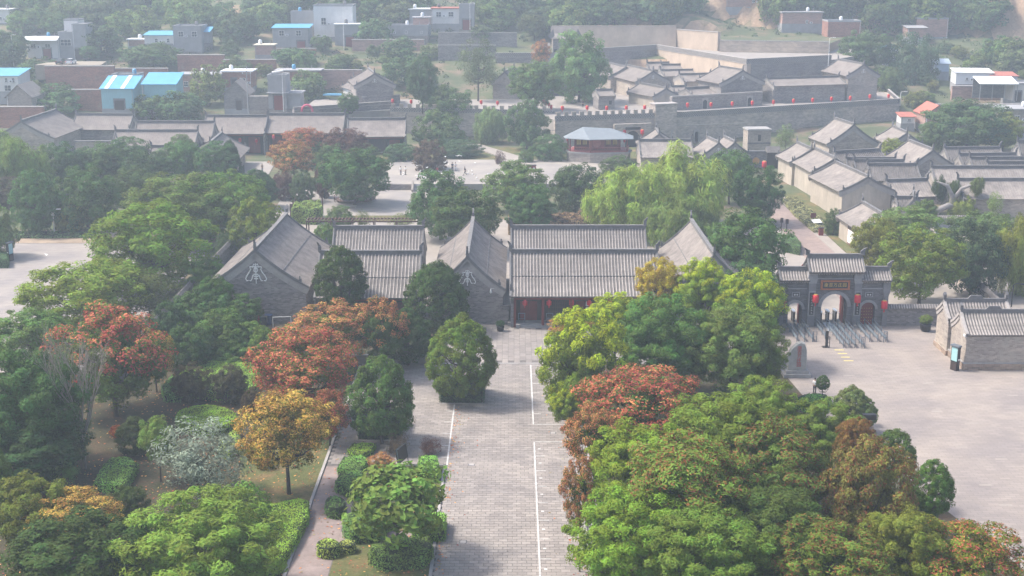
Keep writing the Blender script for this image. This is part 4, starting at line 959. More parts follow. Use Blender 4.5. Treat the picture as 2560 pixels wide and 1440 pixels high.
# upper terrace: sunlit wall returning, grey wall, rear walls
CREAM = mat('cream_earth_wall', (.5, .4, .31), .95, .14, .25, streak=(1, 1, .5)); CREAM_B = brick_mat('cream_brick', (.47, .39, .31), (.5, .44, .37), .9, .4, .12)
U0, U1, U2, U3 = G(1480, 121, 17), G(1642, 111, 17), G(1868, 147, 17), G(2080, 137, 17)
rampart('shaded upper wall with open-work parapet behind the courts', U0, U1, B0, 17, lat=1.3, m_=BRICK)
rampart('sunlit cream wall of the upper terrace', U1, U2, B0, 17, lat=1.3, m_=CREAM)  # sunlight on this face is put into its cream colour
rampart('grey upper terrace wall right of the sunlit wall', U2, U3, B0, 17, lat=1.6, m_=BRICK)
structure('terrace', MB().prism([(U1.x + .5, U1.y + 1), (U2.x + .3, U2.y + .6), (U3.x, U3.y + .6), (U3.x + 14, U3.y + 20), (105, 425), (44, 425)], 0, 15.5), mat('terrace_paving', (.4, .37, .34)), 'upper terrace behind the sunlit wall')
V0, V1, V2, V3 = A(1500, 62, 418), A(1690, 72, 416), A(1795, 82, 402), A(2072, 108, 392)
V0.z = 21.2
rampart('tan earth cliff wall at the back of the upper terrace', A(1380, 100, 416), V1, 12, 22.2, lat=.1, m_=CREAM, name='cliff_wall', batter=2.0, cope=False)
rampart('pale upper retaining wall with a square end', V1, V2, 14, V1.z, lat=.1, m_=CREAM)
rampart('long pale brick retaining wall above the upper terrace', A(1800, 100, 398), V3, 14, A(1800, 100, 398).z, lat=.1, m_=CREAM_B)
structure('bank', MB().prism([(V1.x - 30, 417.5), (V1.x, V1.y + 1), (V2.x, V2.y + 1), (V3.x, V3.y + 1), (112, 440), (20, 445)], 0, V3.z - .4), MATS['earth_and_grass'], 'earth bank above the pale retaining wall')
# gatehouse shrine on the upper left of the fortress
gp = A(1412, 100, 402); sh1 = thing('gatehouse', 'small two-stage gatehouse with upturned roof above the courtyard trees', 'gatehouse', (gp.x, 402, 10))
put('wall', MB().box(-3.6, 3.6, -3, 3, 0, gp.z - 10 + .6), BRICK, sh1); put('roof', MB().ext_x([(-4, 0), (4, 0), (1.2, 1.4), (0, 3.4), (-1.2, 1.4)], -4.2, 4.2), TILE_F, sh1, loc=(0, 0, gp.z - 10 + .6))
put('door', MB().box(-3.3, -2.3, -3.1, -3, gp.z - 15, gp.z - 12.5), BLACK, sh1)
for s in (-1, 1): put('upturned_eave', MB().ext_y([(s * 3.2, 1.0), (s * 4.4, .2), (s * 5.0, 1.0), (s * 3.6, 3.2)] if s < 0 else [(3.2, 1.0), (3.6, 3.2), (5.0, 1.0), (4.4, .2)], -3.6, -3.3), RIDGE, sh1, loc=(0, 0, gp.z - 10 + .4))
gp = A(1357, 125, 398); sh2 = thing('gatehouse', 'low flat-ridged gate block left of the upturned gatehouse', 'gatehouse', (gp.x, 398, 10)); put('wall', MB().box(-3.4, 5, -2, 2, 0, gp.z - 10 - .8), BRICK, sh2)
put('roof', MB().ext_x([(-2.4, 0), (2.4, 0), (.3, 1.9), (-.3, 1.9)], -2.2, 2.2), TILE_F, sh2, loc=(0, 0, gp.z - 10 + .2)); put('neck', MB().box(-1.6, 1.6, -1.4, 1.4, gp.z - 10.8, gp.z - 9.8), BRICK, sh2)
rampart('long grey block wall under the hillside wood', A(1095, 80, 420), A(1292, 82, 418), 12, A(1095, 80, 420).z, lat=.1, m_=BRICK)
rampart('lower grey block wall with open-work parapet left of the gate block', A(1240, 132, 395), A(1340, 130, 396), 8, A(1240, 132, 395).z, lat=1.2, m_=BRICK)
rampart('far grey retaining wall under the white upper house', A(1095, 118, 402), A(1240, 118, 402), 9, A(1095, 112, 402).z, lat=.1, m_=BRICK)
# ------------------------------------------------------------------ red pavilion
TEAL = mat('grey_green_sheet', (.23, .26, .28), .5, .1, 1, .2); PINK = mat('faded_red_paint', (.42, .1, .1), .6, .15, 2)
pv_ = thing('red_pavilion', 'red timber tea pavilion with grey sheet roof on an angled stone base', 'pavilion', tuple(G(1490, 418, 0)))
base_p = [(-6.2, 2.6), (-5.8, .4), (-1.4, -1.6), (6.8, -.6), (7.6, 3), (5.5, 8), (-4.5, 8)]
put('base', MB().prism(base_p, -.2, 3.0), BRICK_W, pv_); put('base_cap', MB().prism([(x * 1.04, (y - 3) * 1.04 + 3) for x, y in base_p], 3.0, 3.35), STONE, pv_)
put('deck', MB().prism([(x * .97, (y - 3) * .97 + 3) for x, y in base_p], 3.35, 3.42), PINK, pv_)
for i, (a, b_) in enumerate(zip(base_p[:4], base_p[1:5])):
    a, b_ = Vector((a[0] * .96, (a[1] - 3) * .96 + 3, 0)), Vector((b_[0] * .96, (b_[1] - 3) * .96 + 3, 0))
    r_ = MB().tube([a + Vector((0, 0, 4.35)), b_ + Vector((0, 0, 4.35))], .06, 5); r_.tube([a + Vector((0, 0, 3.6)), b_ + Vector((0, 0, 3.6))], .05, 5); n_ = int((b_ - a).length / .5)
    for k in range(n_): 
        p = a.lerp(b_, k / n_); r_.tube([p + Vector((0, 0, 3.5)), p + Vector((0, 0, 4.35))], .03, 4)
    put('railing', r_, PINK, pv_); put('post', MB().tube([a + Vector((0, 0, 3.4)), a + Vector((0, 0, 6.2))], .13, 6), WOOD_R, pv_)
put('panel_wall', MB().box(-4.6, 5.4, 2.4, 2.55, 3.42, 6.2), WOOD_R, pv_)
for i, x in enumerate((-4.2, -2.9, 2.2, 3.6)):
    f = put('window', MB().box(x, x + 1.1, 2.3, 2.4, 4.4, 6.0), WOOD_B, pv_)
    for k in range(3): put('pane', MB().box(x + .1 + .33 * k, x + .36 + .33 * k, 2.28, 2.3, 4.55, 5.85), GOLD, f)
put('red_panel', MB().box(-1.4, 1.9, 2.25, 2.4, 3.7, 6.1), PINK, pv_)
dk = put('round_mark', MB().lathe([(.95, -.02), (.95, .02)], 20), mat('coral', (.6, .2, .18), .7), pv_, loc=(.2, 2.22, 4.9)); dk.rotation_euler = (math.pi / 2, 0, 0)
ev = [(-7, 2.4), (-6.6, -.2), (-1.6, -2.6), (7.8, -1.2), (8.2, 3.6), (5.6, 8.6), (-5, 8.6)]
rf = MB(); k0 = len(rf.v); rf.v += [(x, y, 6.15) for x, y in ev] + [(x, y, 6.3) for x, y in ev] + [(-2.8, 3.4, 8.2), (3.4, 3.6, 7.9)]
n_ = len(ev)
for i in range(n_):
    j = (i + 1) % n_; rf.f.append((i, j, n_ + j, n_ + i))
ap = [14, 14, 14, 15, 15, 15, 14]
for i in range(n_):
    j = (i + 1) % n_
    rf.f.append((n_ + i, n_ + j, ap[j]) if ap[i] == ap[j] else (n_ + i, n_ + j, ap[j], ap[i]))
rf.f.append(tuple(range(n_ - 1, -1, -1))); put('roof', rf, TEAL, pv_)
for i, (x, y) in enumerate([(1419, 348), (1470, 352), (1561, 352)]): lantern('small red lantern on the pavilion eave, %s from the left' % ORD[i], tuple(A(x, y, 286.6)), .7, 'lanterns on the pavilion')
# ------------------------------------------------------------------ village houses on the slope
BLUE = mat('blue_sheet_roof', (.1, .36, .58), .5, .12, .6, .1, streak=(1, 6, 1)); BLUE_P = mat('pale_blue_sheet', (.26, .5, .56), .5, .1, .6, .1, streak=(6, 1, 1))
CONC = mat('bare_concrete', (.33, .33, .34), .9, .14, .5); REDTILE = mat('red_tile_sheet', (.42, .14, .1), .8, .18, 1.2); PINKBR = brick_mat('pink_brick', (.4, .24, .2), (.4, .32, .28), .5, .2, .15)
SHEETW = mat('white_sheet', (.72, .74, .76), .5, .06, .5)
HR = []
def house(label, x0, x1, yt, yb, dep, wallm, Y=None, roof='flat', roofm=None, wins=(), door=None, name='village_house', rz=0., ov=.4, par=.5, pitch=1.2, side_win=0, frame=WHITE, cat='house', nx=2):
    """house whose front shows at photo pixels x0..x1, wall top yt to foot yb"""
    xm = (x0 + x1) / 2; HR.append((x0, x1, yt, yb))
    if Y is None: Y = T(xm, yb).y
    f = A(xm, yb, Y); w = abs(A(x1, yb, Y).x - A(x0, yb, Y).x); h = A(xm, yt, Y).z - f.z
    t = thing(name, label, cat, (f.x, Y, f.z), rz)
    put('wall', MB().box(-w / 2, w / 2, 0, dep, -3, h), wallm, t); rm = roofm or CONC
    if roof == 'flat':
        put('roof', MB().box(-w / 2 + .2, w / 2 - .2, .2, dep - .2, h, h + .05), CONC, t)
        put('parapet', MB().box(-w / 2 - .05, w / 2 + .05, -.05, .2, h + .001, h + par).box(-w / 2 - .05, -w / 2 + .2, .2, dep, h + .001, h + par).box(w / 2 - .2, w / 2 + .05, .2, dep, h + .001, h + par).box(-w / 2 + .2, w / 2 - .2, dep - .2, dep, h + .06, h + par), rm, t)
    elif roof == 'slab': put('roof', MB().box(-w / 2 - ov, w / 2 + ov, -ov, dep + ov, h, h + .3), rm, t)
    elif roof == 'shed': put('roof', MB().ext_x([(-ov, h - .05), (dep + ov, h + pitch), (dep + ov, h + pitch + .12), (-ov, h + .07)], -w / 2 - ov, w / 2 + ov), rm, t); put('gable_infill', MB().ext_x([(.02, h), (dep, h), (dep, h + pitch * .92)], -w / 2 + .01, w / 2 - .01), wallm, t)
    elif roof == 'gable':   # ridge along the depth: gable faces the viewer
        put('gable_infill', MB().ext_y([(-w / 2, h), (w / 2, h), (0, h + pitch)], .01, dep - .01), wallm, t)
        for s in (-1, 1): put('roof', MB().ext_y([(0, h + pitch + .02), (0, h + pitch + .2), (s * (w / 2 + ov), h + .1 - .18 * pitch), (s * (w / 2 + ov), h - .08 - .18 * pitch)][::(1 if s < 0 else -1)], -ov, dep + ov), rm, t)
    elif roof == 'gablex':
        put('gable_infill', MB().ext_x([(0, h), (dep, h), (dep / 2, h + pitch)], -w / 2 + .01, w / 2 - .01), wallm, t); b = MB()
        b.strip_x([(-ov, h - .1), (dep / 2, h + pitch + .12)], -w / 2 - ov, w / 2 + ov, .15).strip_x([(dep / 2, h + pitch + .12), (dep + ov, h - .1)], -w / 2 - ov, w / 2 + ov, .15); put('roof', b, rm, t)
    windows(t, [((u - .5) * w, v * h, ww, hh) for (u, v, ww, hh) in wins], 0, frame, nx=nx)
    hr = random.Random(int(x0 * 7 + yt)); 
    put('base_course', MB().box(-w / 2 - .06, w / 2 + .06, -.06, dep + .06, -3, .35), CONC if wallm is not CONC else BRICK, t)
    xd = (w / 2 - .25) * hr.choice((-1, 1)); put('downpipe', MB().tube([(xd, -.1, 0), (xd, -.1, h)], .06, 5), SHEETW if hr.random() < .5 else CONC, t)
    for (u, v, ww, hh) in wins: put('window_sill', MB().box((u - .5) * w - ww / 2 - .1, (u - .5) * w + ww / 2 + .1, -.16, -.061, v * h - .14, v * h - .02), CONC, t)
    if wins and w > 5:
        ac = put('air_conditioner', MB().box(-.42, .42, -.5, -.1, 0, .6), SHEETW, t, loc=((wins[0][0] - .5) * w + wins[0][2] * .5 + .9, 0, wins[0][1] * h)); put('fan_grille', MB().box(-.22, .22, -.52, -.5, .1, .5), BRICK_D, ac)
    if roof in ('flat', 'slab') and w > 5:
        tk = put('water_tank', MB().lathe([(.5, 0), (.55, .2), (.55, 1.0), (.3, 1.3)], 10), hr.choice((SHEETW, BRICK_D, BLUE)), t, loc=(hr.uniform(-.3, .3) * w, dep * .55, h + .3), smooth=True)
        put('vent_pipe', MB().tube([(w * .3, dep * .3, h), (w * .3, dep * .3, h + 1.4)], .08, 5), CONC, t)
    if door:
        u, ww, hh = door[:3]; d = put('door', MB().box((u - .5) * w - ww / 2, (u - .5) * w + ww / 2, -.08, .05, 0, hh), door[3] if len(door) > 3 else WOOD_R, t)
        put('door_frame', MB().box((u - .5) * w - ww / 2 - .3, (u - .5) * w + ww / 2 + .3, -.05, .04, 0, hh + .5), BRICK_D, t)
    return t
def wall_block(label, x0, x1, yt, yb, m_, Y=None, th=1.0, name='retaining_wall'):
    xm = (x0 + x1) / 2
    if Y is None: Y = T(xm, yb).y
    f = A(xm, yb, Y); w = abs(A(x1, yb, Y).x - A(x0, yb, Y).x); h = A(xm, yt, Y).z - f.z
    t = thing(name, label, 'wall', (f.x, Y, f.z)); put('wall', MB().box(-w / 2, w / 2, 0, th, -2, h), m_, t); put('coping', MB().box(-w / 2 - .1, w / 2 + .1, -.1, th + .1, h, h + .18), TRIM, t); return t
# far left
h1 = house('white two-storey house with sheet canopy and tall grey stair block', 70, 150, 97, 148, 9, WPLASTER, wins=[(.2, .55, 1.6, 1.2), (.65, .55, 1.6, 1.2)], door=(.62, 2.2, 3.0))
put('canopy', MB().ext_x([(-2.2, 5.6), (.5, 6.6), (.5, 6.7), (-2.2, 5.7)], -5.2, 5.0), SHEETW, h1)
house('grey middle bay of the white house with a wide six-pane window', 150, 186, 84, 148, 8, CONC, Y=h1.location.y + .6, wins=[(.5, .52, 3.2, 2.0)], nx=3)
house('tall blank grey stair tower beside the white house', 186, 220, 62, 150, 7, CONC, Y=h1.location.y + .3, roof='flat', par=.3, door=(.35, 2.0, 3.2, WOOD_D))
house('white rooftop room behind the grey stair tower', 162, 198, 52, 90, 6, WPLASTER, Y=h1.location.y + 8)
house('pale house cut by the left edge on the hill', -30, 25, 25, 60, 8, WPLASTER, roof='slab', roofm=SHEETW, wins=[(.6, .3, .8, 1)])
house('white upstairs house with blue roof at the left edge', -50, 48, 190, 232, 9, WPLASTER, Y=352, roof='shed', roofm=BLUE, wins=[(.7, .62, .8, 1.2), (.88, .62, .8, 1.2), (.72, .1, 1.8, 1.6)])
house('low grey gable house behind the left halls', 18, 80, 240, 268, 10, BRICK_W, Y=330, roof='gable', roofm=TILE_F, pitch=2.6)
wall_block('long red-brick retaining wall below the parked cars', 118, 290, 166, 245, REDBRICK, Y=362)
wall_block('red-brick yard wall left of the blue sheds', 175, 260, 225, 272, REDBRICK, Y=346)
b1 = house('left pale-blue sheet shed with white roof lights', 256, 336, 222, 275, 8, BLUE_P, Y=334, roof='shed', roofm=BLUE, pitch=2.4, door=(.55, 2.4, 2.4, WOOD_D))
for x in (-2.6, 1.4): put('roof_light', MB().ext_x([(-.38, .09), (8.38, 2.56), (8.38, 2.6), (-.38, .13)], x - .5, x + .5), SHEETW, b1, loc=(0, 0, A(296, 222, 334).z - A(296, 275, 334).z - .0))
house('white parapet house right behind the left blue shed', 283, 348, 190, 250, 6, WPLASTER, Y=344)
house('right pale-blue sheet shed with plain blue roof', 360, 442, 211, 270, 8, BLUE_P, Y=338, roof='shed', roofm=BLUE, pitch=2.2)
house('white upstairs rooms with blue roof beside the grey house', 362, 436, 88, 112, 7, WPLASTER, roof='shed', roofm=BLUE, pitch=.8, wins=[(.4, .25, .9, 1.2), (.8, .25, .9, 1.2)], Y=410)
house('grey two-storey house with two white windows', 436, 506, 68, 132, 9, CONC, Y=408, wins=[(.27, .62, 1.6, 1.7), (.75, .62, 1.6, 1.7)])
house('narrow blue-roofed lean-to at the grey house corner', 506, 524, 80, 110, 5, CONC, Y=411, roof='shed', roofm=BLUE)
house('white shed room above the brick terrace', 320, 362, 100, 118, 5, PINKBR, Y=412, roof='slab', roofm=SHEETW)
wall_block('red-brick bank wall below the grey two-window house', 445, 562, 138, 180, REDBRICK, Y=388)
house('pink-brick flat rooms below the bank wall', 445, 552, 188, 232, 7, PINKBR, Y=362, roof='slab', wins=[(.2, .35, 1.2, 1.4), (.35, .35, 1.2, 1.4)])
house('dark veranda room with white slab roof', 556, 630, 180, 222, 7, REDBRICK, Y=364, roof='slab', roofm=SHEETW, door=(.4, 1.2, 2.6, WOOD_D), wins=[(.7, .3, 1.6, 1.6)])
house('small old grey gable cottage by the utility pole', 562, 622, 232, 275, 8, BRICK, Y=338, roof='gable', roofm=TILE_F, pitch=2.8, door=(.6, 1.4, 2.4, WOOD_D))
house('blue-roofed cottage with pale blue upper wall', 683, 773, 70, 120, 8, CONC, roof='shed', roofm=BLUE, pitch=.7, wins=[(.25, .6, 1.6, 1.7), (.72, .6, 1.6, 1.7)], door=(.78, 2.4, 2.0), Y=412)
house('block of bare concrete above the blue-roofed cottage', 728, 785, 32, 70, 7, CONC, Y=430)
house('small cream shed at the lane edge', 638, 684, 114, 140, 5, PINKBR, Y=396, roof='slab', roofm=mat('cream_sheet', (.66, .6, .46), .7, .1, 1))
w1 = house('tall white tower house behind its tree', 786, 884, 16, 95, 9, WPLASTER, Y=424, wins=[(.25, .42, 1.6, 2.2)])
house('low concrete entry block beside the white tower house', 838, 900, 62, 120, 5, CONC, Y=418, roof='slab', roofm=SHEETW, door=(.6, 2.4, 3.4))
gh = house('tall grey gatehouse with red door at the lane mouth', 672, 718, 195, 275, 6, CONC, Y=330, par=.8, door=(.55, 2.2, 3.6))
put('water_heater', MB().tube([(-1.4, 2, 9.1), (1.4, 2, 9.6)], .25, 8), WHITE, gh); put('porch', MB().box(-2.6, 2.6, -.8, 0, 4.1, 4.4), CONC, gh)
house('dark grey side house right of the red-door gatehouse', 718, 752, 235, 275, 6, CONC, Y=331, roof='slab')
house('grey brick rear rooms above the gatehouse', 690, 800, 178, 205, 6, REDBRICK, Y=362, roof='slab', roofm=CONC)
house('long low grey house with a row of small windows', 962, 1070, 66, 92, 7, CONC, Y=424, wins=[(.13, .3, .8, .7), (.5, .3, .8, .9), (.85, .3, .8, .8)])
house('white upper house with red-edged roof and two windows', 1080, 1148, 22, 62, 8, WPLASTER, Y=438, roof='slab', roofm=REDTILE, wins=[(.25, .5, 1.7, 1.6), (.7, .5, 1.7, 1.6)])
house('grey upper house right of the white one with dark red door', 1148, 1186, 14, 75, 7, CONC, Y=436, door=(.5, 2.6, 3.2))
house('pale grey block left of the white upper house', 1024, 1082, 24, 62, 7, CONC, Y=440, roof='slab', roofm=SHEETW)
house('small brick shed in front of the pale grey block', 1033, 1075, 45, 66, 5, PINKBR, Y=430, roof='slab')
# blue tarpaulin, pink hoop
tp = thing('tarpaulin', 'bright blue tarpaulin beside the cross-emblem gable', 'tarpaulin', tuple(A(830, 238, 350))); put('sheet', MB().prism([(-2.4, 0), (2.6, -.4), (2.2, 2.2), (-1.4, 2.0)], -.1, .25), BLUE, tp)
hp = thing('pink_hoop', 'pink inflatable half-hoop on the terrace', 'arch', tuple(A(768, 279, 318)), 0); put('hoop', MB().tube([(1.3 * math.cos(a * math.pi / 10), 0, 1.6 * math.sin(a * math.pi / 10)) for a in range(11)], .28, 8), mat('pink_vinyl', (.6, .08, .16), .4, .1, 3), hp)
# right-hand side
house('pink-brick ruin with stepped flat roofs on the hill', 2292, 2368, 48, 95, 8, PINKBR, Y=440, roof='flat')
house('lower pink-brick lean-to in front of the ruin', 2268, 2316, 70, 96, 6, PINKBR, Y=434, roof='shed', roofm=CONC, pitch=.5)
house('square red-brick hut with grass on its roof', 2396, 2472, 58, 90, 8, REDBRICK, Y=452, roof='slab', roofm=mat('dry_thatch', (.4, .33, .17), .95, .25, 1.5), wins=[(.25, .3, 1.2, 1.3), (.68, .35, 1.0, 1.3)], frame=WOOD_D)
house('square red-brown brick block on the bank', 2068, 2150, 55, 98, 8, REDBRICK, Y=424)
house('brick house with dark flat roof above the upper terrace', 1955, 2055, 32, 62, 8, PINKBR, Y=436, roof='slab', roofm=CONC, wins=[(.62, .1, .8, 1.1)])
house('pale house at the top edge of the picture', 1815, 1900, -25, 20, 8, PINKBR, Y=450, wins=[(.8, .3, 1, 1.4)])
ws = house('long white sheet shed with three small windows', 2390, 2478, 182, 214, 8, SHEETW, Y=368, roof='shed', roofm=SHEETW, pitch=.5, wins=[(.3, .4, .7, .8), (.54, .4, .7, .8), (.78, .4, .7, .8)], rz=math.radians(-8))
house('lavender-white end bay of the long sheet shed', 2478, 2540, 190, 216, 8, mat('pale_violet_sheet', (.6, .6, .68), .6, .06, .5), Y=366, roof='shed', roofm=REDTILE, pitch=.4, rz=math.radians(-8))
os_ = thing('open_shed', 'open shed with white sheet roof on thin posts', 'shed', tuple(A(2490, 240, 352)), math.radians(-4))
put('roof', MB().ext_x([(-2.5, 3.3), (5, 4.6), (5, 4.75), (-2.5, 3.45)], -5.2, 5.0), SHEETW, os_); put('back_wall', MB().box(-5, 4.8, 4.5, 4.8, -1, 4.5), BRICK_D, os_)
for x in (-4.8, -1.6, 1.6, 4.8): put('post', MB().tube([(x, -2, -1), (x, -2, 3.4)], .09, 5), CONC, os_)
house('pale flat house with two dark doors at the right edge', 2530, 2600, 212, 255, 8, mat('pale_render', (.58, .54, .5), .9, .1, .6), Y=350, door=(.2, 1.4, 2.6, WOOD_D), wins=[(.55, .15, 1.2, 2.2)], frame=WOOD_D)
wall_block('weathered grey yard wall below the open shed', 2330, 2600, 262, 300, BRICK, Y=332)
house('red-tiled gable house with pink side wall', 2312, 2372, 285, 318, 9, PINKBR, Y=326, roof='gable', roofm=REDTILE, pitch=2.0)
house('tiny white hut with red roof at the fortress corner', 2252, 2286, 292, 312, 4, WPLASTER, Y=330, roof='shed', roofm=REDTILE, pitch=.6, wins=[(.6, .45, .8, .7)])
house('grey house at the right edge behind the yellowish tree', 2500, 2600, 275, 330, 8, BRICK_W, Y=318, roof='slab', wins=[(.4, .5, 1.2, 1.3)])
lo_ = house('pale lilac sheet gable behind the tall dark tree', 2200, 2244, 120, 165, 6, mat('pale_violet_sheet', (.6, .6, .68)), Y=402, roof='shed', roofm=BLUE, pitch=.5)
house('blue-grey tank shed right of the tall dark tree', 2338, 2372, 158, 182, 5, mat('blue_grey_sheet', (.4, .48, .58), .5, .08, 1), Y=384, roof='gablex', roofm=mat('blue_grey_sheet', (.4, .48, .58)), pitch=1.0)
# parked cars, lamp poles
def car(label, p, c, rz=0.):
    t = thing('parked_car', label, 'car', p, rz, 'cars parked by the white house'); pm = mat('car_paint_' + c[1], c[0], .3, .05, 1)
    body = [(-.85, .3), (.85, .3), (.9, .75), (.84, .95), (-.84, .95), (-.9, .75)]
    put('body', MB().ext_y(body, -2.1, 2.1), pm, t); put('cabin', MB().add([(-.8, -1.9, .95), (.8, -1.9, .95), (.8, 1.0, .95), (-.8, 1.0, .95), (-.62, -1.4, 1.5), (.62, -1.4, 1.5), (.62, .3, 1.5), (-.62, .3, 1.5)], [(4, 5, 6, 7), (0, 1, 5, 4), (1, 2, 6, 5), (2, 3, 7, 6), (3, 0, 4, 7)]), GLASS, t)
    put('roof', MB().box(-.6, .6, -1.35, .25, 1.5, 1.54), pm, t); put('bumper', MB().box(-.86, .86, -2.18, -2.1, .35, .6), pm, t)
    for sx in (-1, 1):
        put('tail_light', MB().box(sx * .72 - .12, sx * .72 + .12, -2.13, -2.1, .68, .86), RED, t)
        for yy in (-1.35, 1.35):
            w_ = put('wheel', MB().lathe([(.3, -.1), (.32, 0), (.3, .1)], 12), BLACK, t, loc=(sx * .8, yy, .32)); w_.rotation_euler = (0, math.pi / 2, 0)
cp_ = A(178, 160, 366); cy_ = float(terrain(cp_.x, 366)); structure('yard', MB().prism([(cp_.x - 9, 363.1), (cp_.x + 9, 363.1), (cp_.x + 7, 375), (cp_.x - 8, 375)], cp_.z - 4, cp_.z), mat('pale_yard', (.3, .26, .2), .9, .2, .5), 'pale yard where the cars are parked')
car('white car parked before the grey stair tower', tuple(A(178, 160, 366)), ((.75, .75, .75), 'white')); q = A(153, 160, 366); car('dark car parked left of the white car', tuple(q), ((.03, .035, .04), 'dark'))
def lamp_pole(label, px, py, ph, Y=None, z=None, c=None):
    c = c or WHITE
    p = G(px, py, z) if z is not None else (A(px, py, Y) if Y else T(px, py)); t = thing('street_lamp', label, 'street lamp', tuple(p))
    put('pole', MB().tube([(0, 0, -.3), (0, 0, ph)], [.1, .06], 6), c, t); put('arm', MB().tube([(0, 0, ph), (.25, -.2, ph + .25), (.9, -.5, ph + .3)], .045, 5), c, t); put('lamp_head', MB().box(.8, 1.5, -.65, -.4, ph + .2, ph + .34), c, t)
    return t
lamp_pole('white lamp pole at the far left of the village', 35, 168, 9); lamp_pole('white lamp pole before the red-door gatehouse', 709, 276, 9, Y=326); lamp_pole('white lamp pole below the white tower house', 860, 122, 11, Y=405)
lamp_pole('white lamp pole before the grey upper house', 1175, 72, 8, Y=430); lamp_pole('lamp pole at the fortress right corner', 2250, 262, 3.2, Y=345); lamp_pole('thin lamp post on the upper terrace wall', 2070, 170, 8, Y=366)
up = thing('utility_pole', 'concrete utility pole with crossarm by the old cottage', 'pole', tuple(A(621, 280, 328))); put('pole', MB().tube([(0, 0, -1), (0, 0, 10.2)], [.16, .11], 7), CONC, up); put('crossarm', MB().box(-1.2, 1.2, -.06, .06, 9.3, 9.45), CONC, up)
for x in (-1, 0, 1): put('insulator', MB().lathe([(.06, 9.45), (.09, 9.6), (.03, 9.75)], 6, (x, 0)), WHITE, up)
cl = lamp_pole('car park lamp post with a small white box', 137, 588, 4.2, z=0.); put('box', MB().box(-.25, .25, -.25, .1, 3.3, 3.8), WHITE, cl)

for lab, x0, x1, yt, yb, m_, Yv in [('red-brick terrace wall above the veranda room', 560, 690, 150, 172, REDBRICK, 384), ('pink-brick yard wall left of the cross-emblem gable', 790, 905, 176, 205, PINKBR, 366), ('grey brick yard wall right of the old cottage', 624, 672, 242, 275, BRICK, 337), ('red-brick wall under the blue-roofed cottage', 660, 790, 122, 140, REDBRICK, 404),
        ('earth-red bank wall behind the white parapet house', 262, 420, 172, 200, REDBRICK, 364), ('low pink wall before the long grey house', 880, 1060, 100, 112, PINKBR, 410), ('grey yard wall of the far left brick lane', -20, 110, 268, 300, REDBRICK, 322), ('pale brick wall under the white sheet shed', 2380, 2560, 216, 232, PINKBR, 360)]:
    wall_block(lab, x0, x1, yt, yb, m_, Yv)
# ------------------------------------------------------------------ plants
BARK = mat('bark', (.09, .07, .055), .9, .3, 3, streak=(6, 6, 1))
BARK_PALE = mat('bark_pale', (.3, .26, .22), .9, .25, 3, streak=(6, 6, 1))
def crown_mesh(name, seed, nclump=90, per=90, cr=.22, ln=.06, wd=.04, inner=.25, droop=0., flat=.0, cone=0., pod=0., podtop=.2, spread=1., m=None, fringe=0., even=False):
    """crown of radius 1 about the origin: leaf-sized faces gathered in sprays over a lobed volume"""
    g = np.random.default_rng(seed)
    D = g.normal(0, 1, (nclump, 3))
    D /= np.linalg.norm(D, axis=1)[:, None]
    lob = g.normal(0, 1, (7, 3)); lob /= np.linalg.norm(lob, axis=1)[:, None]
    bump = np.max(D @ lob.T, axis=1)
    R = .58 + .3 * bump + g.uniform(-.2, .14, nclump)
    if even: R = .8 + .06 * bump + g.uniform(-.1, .07, nclump)
    inn = g.random(nclump) < inner; R[inn] *= g.uniform(.35, .75, inn.sum())
    C = D * R[:, None] * np.array([1, 1, 1.0]); low = C[:, 2] < 0; C[low, 2] *= (1 - flat)
    if cone: C[:, :2] *= (1 - cone * np.clip(C[:, 2] + .3, -.3, 1))[:, None]
    rc = cr * g.uniform(.35, 1.0, nclump) ** .7 * 1.5 * spread
    N = nclump * per; ci = np.repeat(np.arange(nclump), per)
    d = g.normal(0, 1, (N, 3)); d += .5 * D[ci]; d[:, 2] += .25; d /= np.linalg.norm(d, axis=1)[:, None]
    rad = rc[ci] * g.uniform(.35, 1.0, N) ** .6
    P = C[ci] + d * rad[:, None] * np.array([1, 1, .8])
    if droop:
        h = g.random(N) ** 1.5; P[:, 2] -= h * droop * rc[ci] * 3
    nr = .85 * d + .4 * D[ci] + g.normal(0, .38, (N, 3)); nr[:, 2] += .3
    nr /= np.linalg.norm(nr, axis=1)[:, None]
    ax = g.normal(0, 1, (N, 3))
    if droop: ax[:, 2] -= 3.0 * droop
    ax += d * fringe * 2
    ax -= nr * np.sum(ax * nr, 1)[:, None]; ax /= np.linalg.norm(ax, axis=1)[:, None] + 1e-9
    sd_ = np.cross(nr, ax); L = ln * g.uniform(.45, 1.6, N)[:, None]; Wd = wd * g.uniform(.7, 1.3, N)[:, None]
    Vv = np.stack([P - ax * L * .5, P + sd_ * Wd * .5 - ax * L * .05 + nr * Wd * .12, P + ax * L * .5, P - sd_ * Wd * .5 - ax * L * .05 + nr * Wd * .12], 1).reshape(-1, 3)
    Qq = np.arange(4 * N).reshape(-1, 4)
    cv = g.uniform(0, 1, nclump); var = np.clip(.5 * cv[ci] + .5 * g.random(N), 0, 1)
    at = {'var': var}
    if pod:
        # seed-pod sprays sit on the outside of the crown, mostly on top
        cl = (C[:, 2] + .35 * R + g.normal(0, .3, nclump)) > podtop
        cl &= ~inn
        p = (cl[ci] & (g.random(N) < pod)).astype(float) * g.uniform(.7, 1, N)
        at['pod'] = p
    return np_mesh(name, Vv, Qq, m, at)
